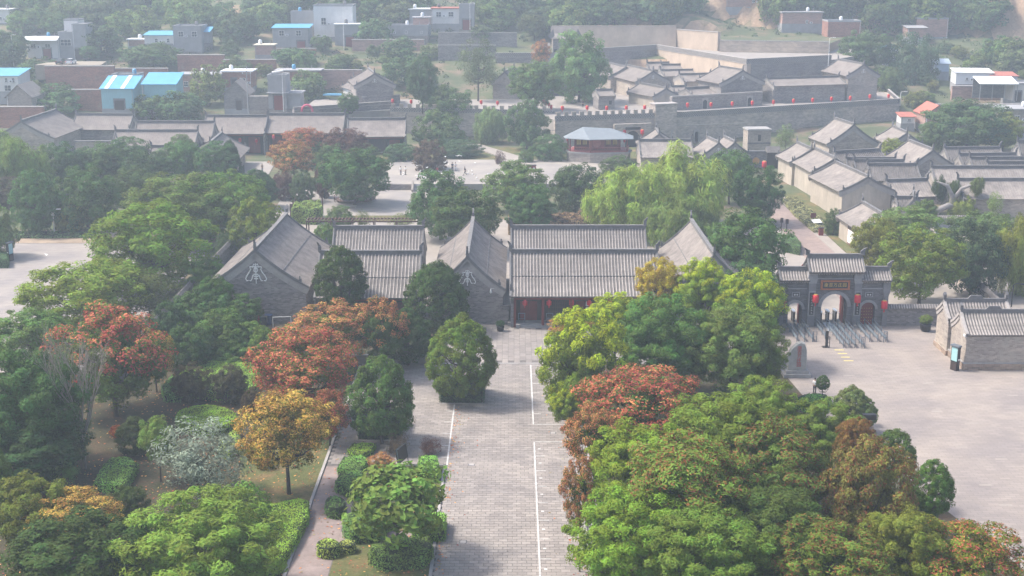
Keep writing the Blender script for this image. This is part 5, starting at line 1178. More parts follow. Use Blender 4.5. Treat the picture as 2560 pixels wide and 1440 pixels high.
def trunk_mesh(name, seed, m, limbs=7, rad=.05, lean=.1, fine=0):
    """trunk of height 1 to the crown's centre, limbs reaching into a crown of radius 1 (z is scaled apart from x and y)"""
    g = random.Random(seed); b = MB()
    top = (g.uniform(-lean, lean), g.uniform(-lean, lean), 1.0)
    pts = [(0, 0, 0), (top[0] * .2, top[1] * .2, .3), (top[0] * .6, top[1] * .6, .65), (*top[:2], 1.0), (top[0] * 1.2, top[1] * 1.2, 1.12)]
    b.tube(pts, [rad * 1.35, rad, rad * .85, rad * .55, rad * .2], 7)
    for i in range(limbs):
        t = g.uniform(.5, .95); a = i * 2.4 + g.uniform(-.4, .4); q = g.uniform(.5, .85)
        s0 = Vector((top[0] * t, top[1] * t, t)); e = Vector((math.cos(a) * q, math.sin(a) * q, min(1.15, t + g.uniform(.1, .35))))
        mid = s0.lerp(e, .5) + Vector((math.cos(a) * .08, math.sin(a) * .08, -.06))
        b.tube([s0, mid, e], [rad * .5, rad * .32, rad * .1], 5, False)
        for j in range(fine):
            a2 = a + g.uniform(-.8, .8); e2 = mid.lerp(e, g.random()) 
            b.tube([e2, e2 + Vector((math.cos(a2) * .2, math.sin(a2) * .2, g.uniform(.05, .2)))], [rad * .16, rad * .05], 4, False)
    return b.mesh(name, m, True)
LEAF = leaf_mat('leaf', trans=.35); LEAF_T = leaf_mat('leaf_thin', trans=.32, hue=.045)
POD_RED = leaf_mat('leaf_red_pods', (.55, .155, .09), .3, .04); POD_ORANGE = leaf_mat('leaf_orange_pods', (.57, .245, .105), .3, .04)
POD_LIME = leaf_mat('leaf_lime_tips', (.42, .5, .03), .35, .03); POD_GOLD = leaf_mat('leaf_gold_pods', (.62, .39, .09), .3, .04); POD_BROWN = leaf_mat('leaf_brown_pods', (.26, .1, .045), .3, .03)
CROWN = {
 'broad': [crown_mesh('crown_broad', 11 + i, 250, 95, .14, .058, .038, m=LEAF) for i in range(4)],
 'fine':  [crown_mesh('crown_fine', 31 + i, 300, 80, .125, .06, .03, m=LEAF) for i in range(3)],
 'feather': [crown_mesh('crown_feather', 51 + i, 330, 130, .12, .066, .02, m=LEAF_T, fringe=.8, inner=.3) for i in range(4)],
 'pod':   [crown_mesh('crown_pod', 71 + i, 260, 100, .13, .042, .03, pod=.62, podtop=-.6, m=POD_RED) for i in range(3)],
 'podhalf': [crown_mesh('crown_podhalf', 81 + i, 260, 100, .13, .045, .031, pod=.6, podtop=.3, m=POD_RED) for i in range(2)],
 'podfew': [crown_mesh('crown_podfew', 91 + i, 300, 105, .13, .06, .022, pod=.3, podtop=-.3, m=POD_BROWN) for i in range(2)],
 'dense': [crown_mesh('crown_dense', 101 + i, 300, 95, .12, .05, .034, inner=.06, m=LEAF, cone=.28, even=True) for i in range(3)],
 'willow': [crown_mesh('crown_willow', 121 + i, 150, 130, .15, .16, .018, droop=.9, m=LEAF_T, flat=.1) for i in range(3)],
 'bigleaf': [crown_mesh('crown_bigleaf', 141 + i, 70, 38, .24, .16, .09, inner=.3, m=LEAF, droop=.15) for i in range(2)],
 'far':   [crown_mesh('crown_far', 161 + i, 130, 34, .18, .12, .085, m=LEAF) for i in range(4)],
 'lime': [crown_mesh('crown_lime', 201 + i, 300, 120, .12, .07, .022, m=POD_LIME, fringe=.8, inner=.3, pod=.75, podtop=.35) for i in range(2)],
 'sparse': [crown_mesh('crown_sparse', 181 + i, 110, 45, .2, .09, .03, m=LEAF_T, inner=.4, spread=1.1) for i in range(2)],
}
TRUNK = [trunk_mesh('trunk', 5 + i, BARK, 11, .05, fine=4) for i in range(4)]
TREE_N = 0
LEAF_GAIN = 1.8
def tree(name, label, cx, cy, rw, rh, zc, col, kind='broad', group=None, pods=None, ground=None, cat='tree', trunk=True, seed=None, Y=None):
    """crown centred at photo pixel (cx, cy), rw x rh pixels half-size, zc metres above its ground"""
    global TREE_N; TREE_N += 1
    sdn = TREE_N if seed is None else seed; g = random.Random(sdn * 7 + 1)
    if ground == 'hill':
        p = T(cx, cy, off=zc); gz = p.z
    elif Y is not None:
        q = A(cx, cy, Y); p = q; gz = ground or 0.; zc = q.z - gz
    else:
        gz = ground or 0.; p = G(cx, cy, gz + zc)
    dist = math.sqrt(p.x ** 2 + p.y ** 2 + (CAMH - gz - zc) ** 2)
    R = rw * dist / FPX; Rz = rh * dist / FPX
    e = thing(name, label, cat, (p.x, p.y, gz), 0, group)
    arr = CROWN[kind]
    c = link('crown', arr[sdn % len(arr)], e, (0, 0, zc), g.uniform(0, 6.28), (R * 1.14, R * 1.14, Rz * 1.14))
    k = g.uniform(.88, 1.14) * LEAF_GAIN; c.color = (col[0] * k * g.uniform(1.02, 1.2), col[1] * k, col[2] * k * g.uniform(.6, .75), 1)
    if pods:
        c.material_slots[0].link = 'OBJECT'; c.material_slots[0].material = pods
    if trunk:
        link('trunk', TRUNK[sdn % 4], e, (0, 0, -.1), g.uniform(0, 6.28), (max(R, 1.2) * .8, max(R, 1.2) * .8, zc))
    return e
GRN = (.06, .105, .026); DRK = (.032, .066, .026); MID = (.047, .088, .028); LIT = (.085, .14, .03); YEL = (.2, .25, .03)
WIL = (.13, .19, .05); BLU = (.04, .085, .045); SIL = (.125, .17, .2); PUR = (.065, .042, .05); OLV = (.09, .1, .03); GLD = (.2, .19, .03)
# --- garden on the left, near to far
tree('locust_tree', 'bright green feathery tree at the bottom edge left of the path', 500, 1375, 190, 115, 4.5, LIT, 'feather')
tree('broadleaf_tree', 'dark green leafy tree in the bottom corner of the garden', 185, 1392, 150, 85, 4.5, DRK, 'broad')
tree('golden_rain_tree', 'low ochre-tinged tree behind the dark corner tree', 190, 1285, 105, 55, 4, OLV, 'pod', pods=POD_GOLD)
tree('broadleaf_tree', 'light-tipped green tree at the lower left picture edge', 70, 1268, 85, 72, 4.5, (.075, .11, .03), 'broad')
tree('broadleaf_tree', 'green tree cut by the left picture edge above the ochre tree', -25, 1180, 45, 80, 5, MID, 'broad')
tree('magnolia_sapling', 'pointed large-leaved young tree beside the long clipped hedge', 598, 1262, 65, 55, 2.6, (.06, .11, .03), 'bigleaf')
tree('silk_tree', 'silvery grey-green feathery tree in the middle of the garden', 490, 1150, 112, 92, 3.8, SIL, 'sparse')
tree('pagoda_tree', 'pale leafy shoot at the upper left of the silvery tree', 395, 1100, 42, 55, 4, (.1, .16, .05), 'broad')
tree('ailanthus_tree', 'big dark tree at the left picture edge with pinnate leaves', 70, 1020, 130, 130, 6, (.036, .08, .03), 'feather')
tree('broadleaf_tree', 'dark lower tree under the big pinnate tree', 70, 1130, 120, 70, 3, (.026, .055, .024), 'broad')
tree('sumac_sapling', 'small pale green plant with fern-like leaves in dark shade', 168, 1182, 32, 30, 1.6, (.08, .17, .06), 'sparse')
tree('broadleaf_tree', 'bushy green tree left of the red-topped tree', 75, 845, 105, 62, 5, (.06, .11, .034), 'fine')
tree('golden_rain_tree', 'red-topped green tree with tall trunk above the bare tree', 278, 885, 138, 112, 6.6, (.05, .085, .025), 'podhalf', pods=POD_RED)
tree('golden_rain_tree', 'small brown-gold tree squeezed behind the red-topped tree', 385, 880, 42, 62, 4.5, OLV, 'pod', pods=POD_GOLD)
tree('golden_rain_tree', 'golden autumn tree with forked bare trunk on the lawn', 715, 1068, 112, 95, 6.2, (.085, .1, .026), 'pod', pods=POD_GOLD, seed=4)
tree('golden_rain_tree', 'brightest coral-red round tree beside the golden tree', 755, 915, 122, 92, 6, (.055, .08, .026), 'pod', pods=POD_RED)
tree('golden_rain_tree', 'rusty red fringe tree low between coral and golden trees', 822, 1030, 48, 62, 3.5, (.05, .07, .026), 'pod', pods=POD_RED)
tree('golden_rain_tree', 'wide orange-brown tree in front of the grey gable wall', 835, 820, 108, 62, 5, (.06, .09, .028), 'pod', pods=POD_ORANGE)
tree('golden_rain_tree', 'green tree with a small salmon tip under the tiled eave', 955, 822, 62, 75, 5.5, DRK, 'podhalf', pods=POD_ORANGE)
tree('osmanthus_tree', 'dark dense tree standing on the low planter wall', 1020, 838, 68, 62, 3.6, (.026, .06, .026), 'dense')
tree('osmanthus_tree', 'egg-shaped clipped tree growing out of the box hedge nearest the doorway', 1153, 890, 84, 96, 5.0, (.058, .105, .026), 'dense')
tree('osmanthus_tree', 'egg-shaped clipped tree growing out of the box hedge beside the path', 952, 992, 82, 96, 4.8, (.042, .09, .028), 'dense')
tree('osmanthus_tree', 'round dark tree in front of the left tiled roof', 850, 692, 66, 72, 7.2, (.032, .055, .024), 'dense')
tree('osmanthus_tree', 'round dark tree in front of the middle gable', 1090, 742, 82, 82, 4.6, (.03, .06, .024), 'dense')
tree('chestnut_tree', 'young large-leaved tree on a thin pole trunk by the paved road', 988, 1240, 112, 85, 5.4, (.075, .13, .04), 'bigleaf')
tree('golden_rain_tree', 'dry brown-pink tuft poking above the large-leaved young tree', 955, 1155, 32, 22, 6.5, (.1, .1, .05), 'pod', pods=POD_ORANGE, trunk=False)
# --- car park side
tree('broadleaf_tree', 'broad bright green tree at the edge of the empty car park', 215, 738, 138, 78, 5, LIT, 'fine')
tree('broadleaf_tree', 'round green tree with visible forked trunk beside the boundary wall', 372, 615, 140, 95, 6.5, LIT, 'fine')
tree('broadleaf_tree', 'grey-green tree behind the round forked tree', 440, 520, 118, 75, 6, (.075, .12, .045), 'fine')
tree('broadleaf_tree', 'large mid-green tree closest to the left grey roof', 548, 505, 105, 78, 6, GRN, 'fine')
tree('broadleaf_tree', 'leafy tree with yellow tips beside the left grey roof', 645, 570, 62, 68, 4.5, LIT, 'broad')
tree('broadleaf_tree', 'gappy tree in shade between wall and forked tree', 370, 735, 62, 52, 4, (.06, .085, .035), 'sparse')
tree('broadleaf_tree', 'drooping bush against the boundary wall', 560, 615, 28, 34, 2, (.045, .075, .035), 'sparse')
tree('broadleaf_tree', 'dark rounded tree behind the car park lamp', 90, 510, 55, 70, 5, BLU, 'fine')
tree('broadleaf_tree', 'dark rounded tree right of the car park lamp', 215, 500, 75, 75, 5.2, BLU, 'fine')
tree('broadleaf_tree', 'yellowish bush at the foot of the dark tree by the lamp', 172, 545, 35, 40, 2.4, (.11, .14, .04), 'broad')
tree('broadleaf_tree', 'tree cut by the left edge beside the ticket kiosk', -15, 580, 45, 55, 4, (.06, .1, .04), 'broad')
tree('willow_tree', 'soft green weeping tree below the far left hall', 40, 420, 75, 68, 6, (.085, .14, .05), 'willow')
tree('broadleaf_tree', 'bright green crown at the far left edge of the row', 5, 375, 55, 40, 6, (.1, .15, .05), 'willow')
tree('purple_plum_tree', 'dark purplish tree at the left edge behind the car park', 25, 485, 50, 35, 4, (.05, .05, .04), 'fine')
for i, (x, y, a, h, c, t) in enumerate([(150, 415, 60, 50, BLU, 'nearest the weeping tree'), (250, 405, 62, 45, (.05, .095, .05), 'below the lattice wall'),
        (320, 400, 60, 48, BLU, 'in front of the low double roof'), (370, 430, 55, 45, (.045, .08, .045), 'above the grey-green tree'),
        (450, 395, 48, 42, (.05, .1, .045), 'below the small front roof'), (540, 400, 48, 40, (.045, .095, .05), 'left of the dark conical tree'),
        (330, 470, 60, 45, (.04, .075, .035), 'between lamp tree and grey-green tree')]):
    tree('broadleaf_tree', 'blue-green tree of the belt before the left halls, ' + t, x, y, a, h, 5, c, 'fine', group='tree belt before the left halls')
tree('cypress_tree', 'dark conical tree beside the curled roof corner', 575, 405, 27, 48, 4.2, (.025, .055, .035), 'dense')
tree('broadleaf_tree', 'leafy pale tree beside the curled roof corner', 455, 370, 30, 30, 5.5, (.07, .12, .06), 'fine')
tree('osmanthus_tree', 'dark glossy tree below the small paved landing', 640, 470, 52, 42, 3.8, (.03, .065, .038), 'dense')
# --- around the upper square
tree('golden_rain_tree', 'pale orange tree beside the far paved landing', 735, 393, 58, 38, 5.2, (.07, .1, .04), 'pod', pods=POD_ORANGE)
tree('golden_rain_tree', 'dusky red tree in front of the long hall roof', 755, 345, 48, 26, 6, (.07, .08, .04), 'pod', pods=POD_RED)
tree('purple_plum_tree', 'purple tree in front of the far hall lanterns', 862, 360, 52, 36, 5, PUR, 'fine')
tree('purple_plum_tree', 'purple shrub under the pale orange tree', 708, 468, 28, 38, 2.4, PUR, 'fine')
tree('purple_plum_tree', 'narrow purple tree by the lamp post left of the seat-ring tree', 808, 455, 20, 45, 3, PUR, 'fine')
tree('purple_plum_tree', 'purple-brown tree at the back of the pigeon square', 1075, 395, 40, 42, 3.6, (.075, .055, .05), 'fine')
tree('purple_plum_tree', 'thin purplish sapling by the garden path bend', 1248, 400, 14, 24, 2, PUR, 'sparse')
tree('broadleaf_tree', 'large round tree ringed by a wooden seat on the square', 885, 437, 82, 62, 5.6, (.04, .095, .042), 'broad')
tree('broadleaf_tree', 'green tree behind the seat-ring tree', 830, 410, 45, 45, 4, (.05, .095, .05), 'fine')
tree('broadleaf_tree', 'shrubby tree under the orange tree facing the trellis', 755, 470, 32, 42, 2.6, (.045, .08, .045), 'fine')
tree('persimmon_tree', 'small tree in front of the wooden trellis', 848, 545, 36, 26, 2.2, (.07, .12, .05), 'broad')
tree('persimmon_tree', 'short tree beside the left tiled roof end', 815, 590, 30, 30, 2.2, (.055, .11, .035), 'broad')
tree('bamboo_clump', 'thin upright greenery in front of the trellis middle', 905, 552, 18, 26, 1.8, (.08, .11, .05), 'sparse', cat='plant')
tree('persimmon_tree', 'low bush at the right part of the trellis', 1005, 552, 34, 16, 1.4, (.1, .13, .06), 'sparse')
tree('broadleaf_tree', 'tall dark tree in front of the square steps', 1100, 505, 72, 72, 6.2, (.038, .082, .035), 'broad')
tree('broadleaf_tree', 'dark wide tree just behind the middle gable peak', 1165, 545, 78, 72, 5.6, (.038, .075, .035), 'broad')
tree('broadleaf_tree', 'yellow-green tree right of the pigeon square', 1288, 460, 70, 52, 5, (.08, .13, .05), 'broad')
tree('broadleaf_tree', 'layered dark tree behind the main hall ridge', 1325, 520, 58, 56, 4.4, (.04, .085, .042), 'feather')
tree('broadleaf_tree', 'dark tree with visible fork left of the great willow', 1440, 470, 66, 62, 5, (.042, .07, .042), 'fine')
tree('broadleaf_tree', 'dim bush below the red pavilion', 1545, 420, 45, 28, 3, (.05, .085, .045), 'fine')
tree('willow_tree', 'great yellow-green weeping willow, its nearest left mass', 1570, 500, 95, 82, 6.2, WIL, 'willow')
tree('willow_tree', 'great yellow-green weeping willow, its tall crown', 1700, 455, 118, 85, 7.5, WIL, 'willow')
tree('willow_tree', 'shaded lower willow behind the right grey gable', 1705, 550, 85, 60, 5, (.085, .14, .045), 'willow')
tree('broadleaf_tree', 'dark tree between the willow and the tall wall of row houses', 1895, 480, 58, 62, 5.5, (.032, .075, .034), 'fine')
tree('broadleaf_tree', 'green tree just right of the willow crown', 1825, 430, 55, 55, 6, (.06, .11, .045), 'fine')
tree('broadleaf_tree', 'large dark green tree left of the entrance gate', 1860, 625, 100, 92, 6, (.042, .085, .034), 'broad')
tree('broadleaf_tree', 'shaded tree touching the gate roof', 1880, 740, 80, 75, 4, (.035, .07, .035), 'broad')
# --- right foreground mass
LOC = 'right-hand grove in front of the plaza'
tree('locust_tree', 'lime-yellow tipped tree overhanging the parking lines', 1455, 905, 108, 130, 6.5, (.085, .14, .025), 'lime', group=LOC, seed=2)
tree('locust_tree', 'lime-yellow lower branch tree beside the parking bay corner', 1420, 1010, 50, 52, 3.5, (.09, .14, .025), 'lime', group=LOC)
tree('golden_rain_tree', 'small orange treetop in front of the main hall steps', 1425, 815, 50, 24, 7.5, OLV, 'pod', pods=POD_ORANGE, group=LOC)
tree('locust_tree', 'golden-yellow treetop in front of the right end of the main roof', 1650, 712, 55, 68, 8, GLD, 'fine', group=LOC)
tree('locust_tree', 'yellow-green treetop beside the golden treetop', 1752, 722, 68, 68, 8, (.09, .15, .025), 'lime', group=LOC)
tree('locust_tree', 'bright green tree nearest the gate side of the grove', 1868, 765, 80, 85, 7, (.08, .15, .028), 'lime', group=LOC)
tree('locust_tree', 'deep green tree in the middle of the upper grove', 1660, 850, 115, 105, 6.5, (.048, .105, .032), 'feather', group=LOC)
tree('locust_tree', 'bright feathery tree in the upper left of the grove', 1540, 800, 75, 60, 7, (.08, .14, .028), 'lime', group=LOC)
tree('locust_tree', 'olive green tree on the plaza side of the upper grove', 1830, 870, 108, 100, 6, (.07, .115, .035), 'feather', group=LOC)
tree('locust_tree', 'dark green tree low on the plaza side near the carved stone', 1905, 890, 62, 62, 5, (.07, .12, .03), 'feather', group=LOC)
tree('golden_rain_tree', 'red and salmon flowering tree in the middle of the grove', 1592, 1000, 142, 82, 8.5, (.05, .085, .028), 'pod', pods=POD_RED, group=LOC)
tree('golden_rain_tree', 'orange-brown tree hanging over the kerb below the red tree', 1490, 1090, 74, 78, 9, (.05, .085, .028), 'pod', pods=POD_ORANGE, group=LOC)
tree('golden_rain_tree', 'rust-brown outer branches at the kerb', 1452, 1232, 46, 84, 6.5, (.05, .08, .026), 'pod', pods=POD_ORANGE, group=LOC)
BG = (.095, .165, .025)
for (x, y, a, h, z, c, k, t) in [
    (1612, 1172, 116, 90, 8, BG, 'feather', 'bright green locust right of the rust-brown branches'),
    (1818, 1095, 122, 90, 9, (.08, .135, .03), 'feather', 'green locust behind the red tree'),
    (1900, 1040, 84, 76, 8, (.085, .14, .03), 'feather', 'locust nearest the person on the plaza'),
    (1720, 1230, 140, 110, 9, (.075, .125, .028), 'podfew', 'locust with hanging brown pods in the middle of the lower grove'),
    (1920, 1180, 125, 110, 8, (.06, .1, .028), 'podfew', 'shaded locust between pods and brown tree'),
    (1575, 1345, 125, 105, 7, BG, 'feather', 'locust at the bottom edge next to the concrete kerb'),
    (1760, 1385, 130, 95, 7.5, (.07, .12, .026), 'feather', 'locust at the bottom edge second from the kerb'),
    (1930, 1330, 125, 100, 7, (.05, .09, .026), 'feather', 'dark locust in the lower middle of the grove'),
    (2080, 1400, 120, 80, 7, (.06, .105, .028), 'podfew', 'locust at the bottom edge below the brown tree'),
    (2055, 1090, 80, 72, 7, (.08, .125, .032), 'feather', 'locust above the brown-twigged tree')]:
    tree('locust_tree', t, x, y, a * 1.15, h * 1.1, z, c, k, group=LOC)
tree('pagoda_tree', 'tree laden with hanging brown pods at the plaza edge', 2165, 1225, 110, 135, 7.5, (.085, .1, .035), 'podfew', group=LOC)
tree('pagoda_tree', 'narrow reddish-brown tree spire above the pod-laden tree', 2140, 1110, 48, 55, 8.5, (.11, .085, .04), 'podfew', group=LOC)
tree('osmanthus_tree', 'round green treetop at the plaza edge, upper one', 2235, 1130, 52, 52, 5, (.055, .1, .034), 'dense', group=LOC)
tree('osmanthus_tree', 'round green treetop at the plaza edge, lower one', 2332, 1218, 50, 62, 5, (.055, .115, .03), 'dense', group=LOC)
tree('golden_rain_tree', 'dark tree with sparse red tips at the bottom right plaza edge', 2400, 1395, 125, 85, 6, (.085, .13, .028), 'podfew', pods=POD_RED, group=LOC)
tree('locust_tree', 'yellow-green tree left of the red-tipped corner tree', 2255, 1370, 95, 95, 6.5, (.09, .13, .035), 'feather', group=LOC)
tree('photinia_tree', 'small lollipop tree beside the standing person', 2058, 956, 17, 17, 2.2, (.05, .095, .04), 'dense')
tree('osmanthus_tree', 'pale rounded shrub tree around the blue sign box', 2128, 1010, 42, 42, 3, (.1, .135, .06), 'dense')
tree('osmanthus_tree', 'small rounded shrub tree right of the blue sign box', 2165, 1030, 28, 34, 2.4, (.075, .115, .055), 'dense')
# --- behind the gate
tree('broadleaf_tree', 'round olive-green tree behind the right wing of the gate', 2305, 655, 92, 78, 6, (.085, .13, .035), 'fine')
tree('broadleaf_tree', 'yellow-green tree right behind the gate ridge', 2195, 610, 58, 62, 6, (.1, .13, .035), 'fine')
tree('broadleaf_tree', 'green tree below the rockery wall', 2265, 575, 85, 50, 5.5, (.07, .115, .045), 'fine')
tree('broadleaf_tree', 'dark blue-green tree over the lattice fence', 2435, 640, 72, 78, 5.6, (.035, .065, .042), 'broad')
tree('broadleaf_tree', 'mid-green tree below the rendered garden wall', 2460, 575, 75, 42, 5, (.055, .09, .045), 'fine')
tree('willow_tree', 'yellow-green weeping willow at the right picture edge', 2550, 630, 55, 85, 6, (.13, .17, .04), 'willow')
tree('broadleaf_tree', 'greenery between the screen wall house and the lane', 2085, 555, 22, 30, 2.2, (.05, .09, .04), 'fine')
tree('broadleaf_tree', 'thin young tree in front of the long plastered hall', 2485, 510, 18, 28, 3, (.09, .14, .05), 'sparse')
tree('broadleaf_tree', 'tree in front of the small tiled gate roofs', 2315, 530, 26, 30, 4, (.07, .12, .05), 'broad')
# --- up the slope, middle
tree('broadleaf_tree', 'leafy tree in front of the far terrace wall', 1100, 330, 58, 50, 4.5, (.07, .12, .06), 'broad')
tree('broadleaf_tree', 'taller tree behind the leafy tree at the terrace wall', 1118, 270, 58, 50, 7, (.055, .1, .055), 'broad')
tree('broadleaf_tree', 'dark shrubs at the foot of the terrace wall trees', 1150, 375, 52, 22, 2, (.04, .08, .05), 'fine')
tree('willow_tree', 'feathery pale bamboo-like tree against the terrace wall', 1225, 312, 38, 42, 4.5, (.1, .15, .075), 'willow')
tree('broadleaf_tree', 'tall bushy tree left of the red pavilion', 1318, 315, 50, 62, 6, (.06, .11, .058), 'broad')
tree('broadleaf_tree', 'low bushy tree beside the pavilion base', 1375, 375, 45, 35, 3.2, (.05, .1, .055), 'fine')
tree('broadleaf_tree', 'small tree on the slope beside the garden path', 1315, 395, 18, 22, 2, (.06, .11, .055), 'fine')
tree('broadleaf_tree', 'rounded bush at the back of the pigeon square', 1000, 385, 40, 28, 2.4, (.05, .1, .055), 'fine')
tree('broadleaf_tree', 'bush in front of the rightmost left hall', 900, 378, 45, 18, 2.4, (.06, .11, .05), 'fine')
tree('broadleaf_tree', 'bush left of the purple tree in front of the long hall', 805, 378, 25, 20, 2.4, (.05, .09, .05), 'fine')
tree('broadleaf_tree', 'the largest tree of the walled terrace courtyard', 1448, 168, 72, 78, 9, (.07, .125, .065), 'broad', ground=6.7)
tree('broadleaf_tree', 'smaller leafy tree beside the largest courtyard tree', 1340, 205, 62, 50, 7, (.06, .11, .062), 'broad', ground=6.7)
tree('golden_rain_tree', 'pinkish tree behind the courtyard trees', 1352, 128, 22, 28, 11, (.1, .1, .07), 'pod', pods=POD_ORANGE, ground=6.7)
tree('broadleaf_tree', 'slim tall tree at the corner of the terrace', 1195, 165, 48, 62, 9, (.07, .105, .07), 'sparse', ground=6.7)
tree('broadleaf_tree', 'dark tree beside the cross-marked gable', 1055, 200, 38, 52, 8, (.045, .09, .055), 'fine', ground=6.7)
tree('broadleaf_tree', 'bush on the terrace wall before the cross-marked gable', 870, 258, 24, 24, 9.5, (.06, .11, .06), 'broad')
tree('broadleaf_tree', 'small tree growing before the tall fortress wall', 1965, 345, 24, 32, 3.5, (.075, .12, .07), 'sparse')
tree('broadleaf_tree', 'shrub between twin gables and little tower', 1815, 385, 30, 20, 3.5, (.1, .15, .06), 'broad')
tree('broadleaf_tree', 'yellow-green tree behind the row house ridges', 2232, 370, 28, 22, 5, (.12, .17, .06), 'fine')
tree('broadleaf_tree', 'big round dark tree behind the right-hand courtyard roofs', 2420, 315, 95, 58, 6, (.05, .1, .055), 'broad')
tree('broadleaf_tree', 'yellowish tree beside the big round dark tree', 2510, 330, 42, 42, 5, (.11, .15, .055), 'broad')
tree('broadleaf_tree', 'tall dark tree past the fortress corner', 2275, 185, 68, 88, 10, (.05, .09, .06), 'fine')
tree('broadleaf_tree', 'tree leaning over the fortress corner', 2215, 215, 40, 45, 8, (.065, .1, .055), 'fine')
tree('broadleaf_tree', 'rounded tree above the fortress corner tower', 2165, 130, 58, 48, 6, (.055, .1, .06), 'broad', ground='hill')
tree('broadleaf_tree', 'tree over the lower end of the right-hand shed', 2330, 340, 30, 30, 4, (.07, .11, .06), 'fine')
# --- village and hillside
VG = 'trees among the village houses'
for (x, y, a, h, z, c, t) in [
    (130, 255, 58, 35, 4, (.06, .11, .06), 'bush before the low grey gable house at far left'), (55, 255, 22, 16, 3, (.05, .1, .055), 'small bush left of the low grey gable house'),
    (380, 265, 45, 30, 4, (.055, .11, .06), 'bush below the right blue shed'), (450, 268, 52, 34, 4, (.05, .1, .055), 'dark bush right of the blue sheds'),
    (520, 215, 40, 42, 5, (.085, .12, .06), 'olive bush between blue shed and brick rooms'), (375, 140, 66, 28, 3.5, (.05, .095, .055), 'tree mass below the grey two-window house'),
    (95, 175, 45, 30, 4, (.06, .1, .06), 'bush before the white house wall'), (400, 122, 24, 14, 3, (.06, .11, .065), 'tree beside the grey two-window house'),
    (590, 170, 40, 26, 3, (.07, .11, .07), 'bush above the brick rooms'), (735, 140, 50, 20, 3, (.05, .1, .06), 'tree below the blue-roofed cottage'),
    (806, 105, 24, 18, 3, (.055, .1, .06), 'tree between cottage and white tower house'), (770, 215, 40, 34, 4, (.07, .115, .065), 'bush right of the tall gatehouse'),
    (760, 155, 30, 25, 4, (.06, .11, .06), 'bush on the path bank'), (848, 28, 38, 26, 7, (.05, .09, .06), 'tree in front of the white tower house'),
    (935, 80, 42, 36, 5, (.06, .11, .065), 'tree right of the white tower house'), (1000, 122, 44, 26, 4, (.055, .1, .06), 'ivy-dark tree below the long grey house'),
    (1020, 170, 55, 40, 5, (.045, .085, .055), 'dark tree under the ivy bank'), (225, 130, 22, 16, 3, (.06, .12, .06), 'round bush beside the parked white car'),
    (250, 95, 50, 34, 5, (.05, .09, .06), 'tree right of the white two-storey house'), (20, 120, 45, 35, 5, (.055, .09, .06), 'tree behind the leaning lamp at far left')]:
    tree('village_tree', t, x, y, a, h, z, c, 'far', ground='hill', group=VG)
rg = random.Random(5)
HT = 'trees covering the far hillside'
for (x0, x1, y0, y1, nn, t, shade) in [(0, 330, 2, 60, 14, 'tree of the hillside wood above the white two-storey house', 1.0), (300, 780, -15, 95, 20, 'tree of the hillside wood above the blue-roofed cottages', 1.1),
        (880, 1040, -15, 40, 7, 'tree of the hillside wood left of the white upper house', 1.0), (1180, 1480, -10, 90, 17, 'tree of the hillside wood above the terrace gatehouse', .95),
        (1450, 1720, -10, 55, 13, 'tree of the hillside wood above the tan cliff', 1.0), (1800, 2080, 60, 95, 12, 'scrub tree on the bank above the upper terrace wall', .95),
        (2080, 2330, -5, 60, 11, 'tree of the hillside wood above the brick ruins', .9), (2300, 2480, -10, 110, 11, 'tree of the hillside wood by the pink loess bluff', .95),
        (2340, 2560, 95, 165, 13, 'scrub tree on the slope above the white shed', .95)]:
    k = 0
    for i in range(nn):
        x = x0 + (x1 - x0) * ((i + rg.random()) / nn); y = rg.uniform(y0, y1); a = rg.uniform(26, 52); a2 = rg.uniform(.7, 1.0); zc = rg.uniform(3, 5)
        c = rg.choice([(.055, .1, .05), (.07, .12, .055), (.05, .085, .055), (.09, .14, .06), (.06, .085, .05)])
        hit = [r for r in HR if r[0] - a * .6 < x < r[1] + a * .6 and r[2] - a * .5 < y < r[3] + 2.2 * a]
        if hit:                       # a house shows here: the tree stands behind it
            y = min(r[2] for r in hit) - a * .55
            if y < -30: continue
            if any(r[0] - a * .6 < x < r[1] + a * .6 and r[2] - a * .5 < y < r[3] + 2.2 * a for r in HR): continue
        tree('hillside_tree', t + ', %s from its left end' % ORD[k], x, y, a, a * a2, zc, sh(c, shade), 'far', ground='hill', group=HT); k += 1
VB = 'bushes filling the village slope'
cand = []
for i in range(150):
    x = rg.uniform(0, 1090) if i < 115 else rg.uniform(2260, 2560); y = rg.uniform(95, 232) if i < 115 else rg.uniform(120, 275); a = rg.uniform(13, 27)
    if any(r[0] - a < x < r[1] + a and r[2] - a < y < r[3] + 1.0 * a for r in HR) or any(abs(x - c[0]) + 1.3 * abs(y - c[1]) < 24 for c in cand): continue
    if 850 < x and y > 175 and x < 2200: continue
    cand.append((x, y, a))
cand.sort(key=lambda c: c[0]); nl = [c for c in cand if c[0] < 1500]; nr_ = [c for c in cand if c[0] > 1500]
TENS = ['', 'twenty-', 'thirty-', 'forty-', 'fifty-']
def ordw(i): return ORD[i] if i < 20 else (TENS[(i + 1) // 10 - 1] + ORD[(i + 1) % 10 - 1] if (i + 1) % 10 else ['thirtieth', 'fortieth', 'fiftieth', 'sixtieth'][(i + 1) // 10 - 3])
for lst, tt in ((nl, 'small bush on the left village slope, %s counted from the left'), (nr_, 'small bush on the slope by the white shed, %s counted from the left')):
    for i, (x, y, a) in enumerate(lst):
        c = rg.choice([(.06, .1, .05), (.075, .115, .05), (.05, .085, .05), (.1, .12, .055)])
        tree('village_bush', tt % ordw(i), x, y, a, a * rg.uniform(.6, .9), rg.uniform(1.2, 2.2), c, 'far', ground='hill', group=VB, cat='bush', trunk=False)
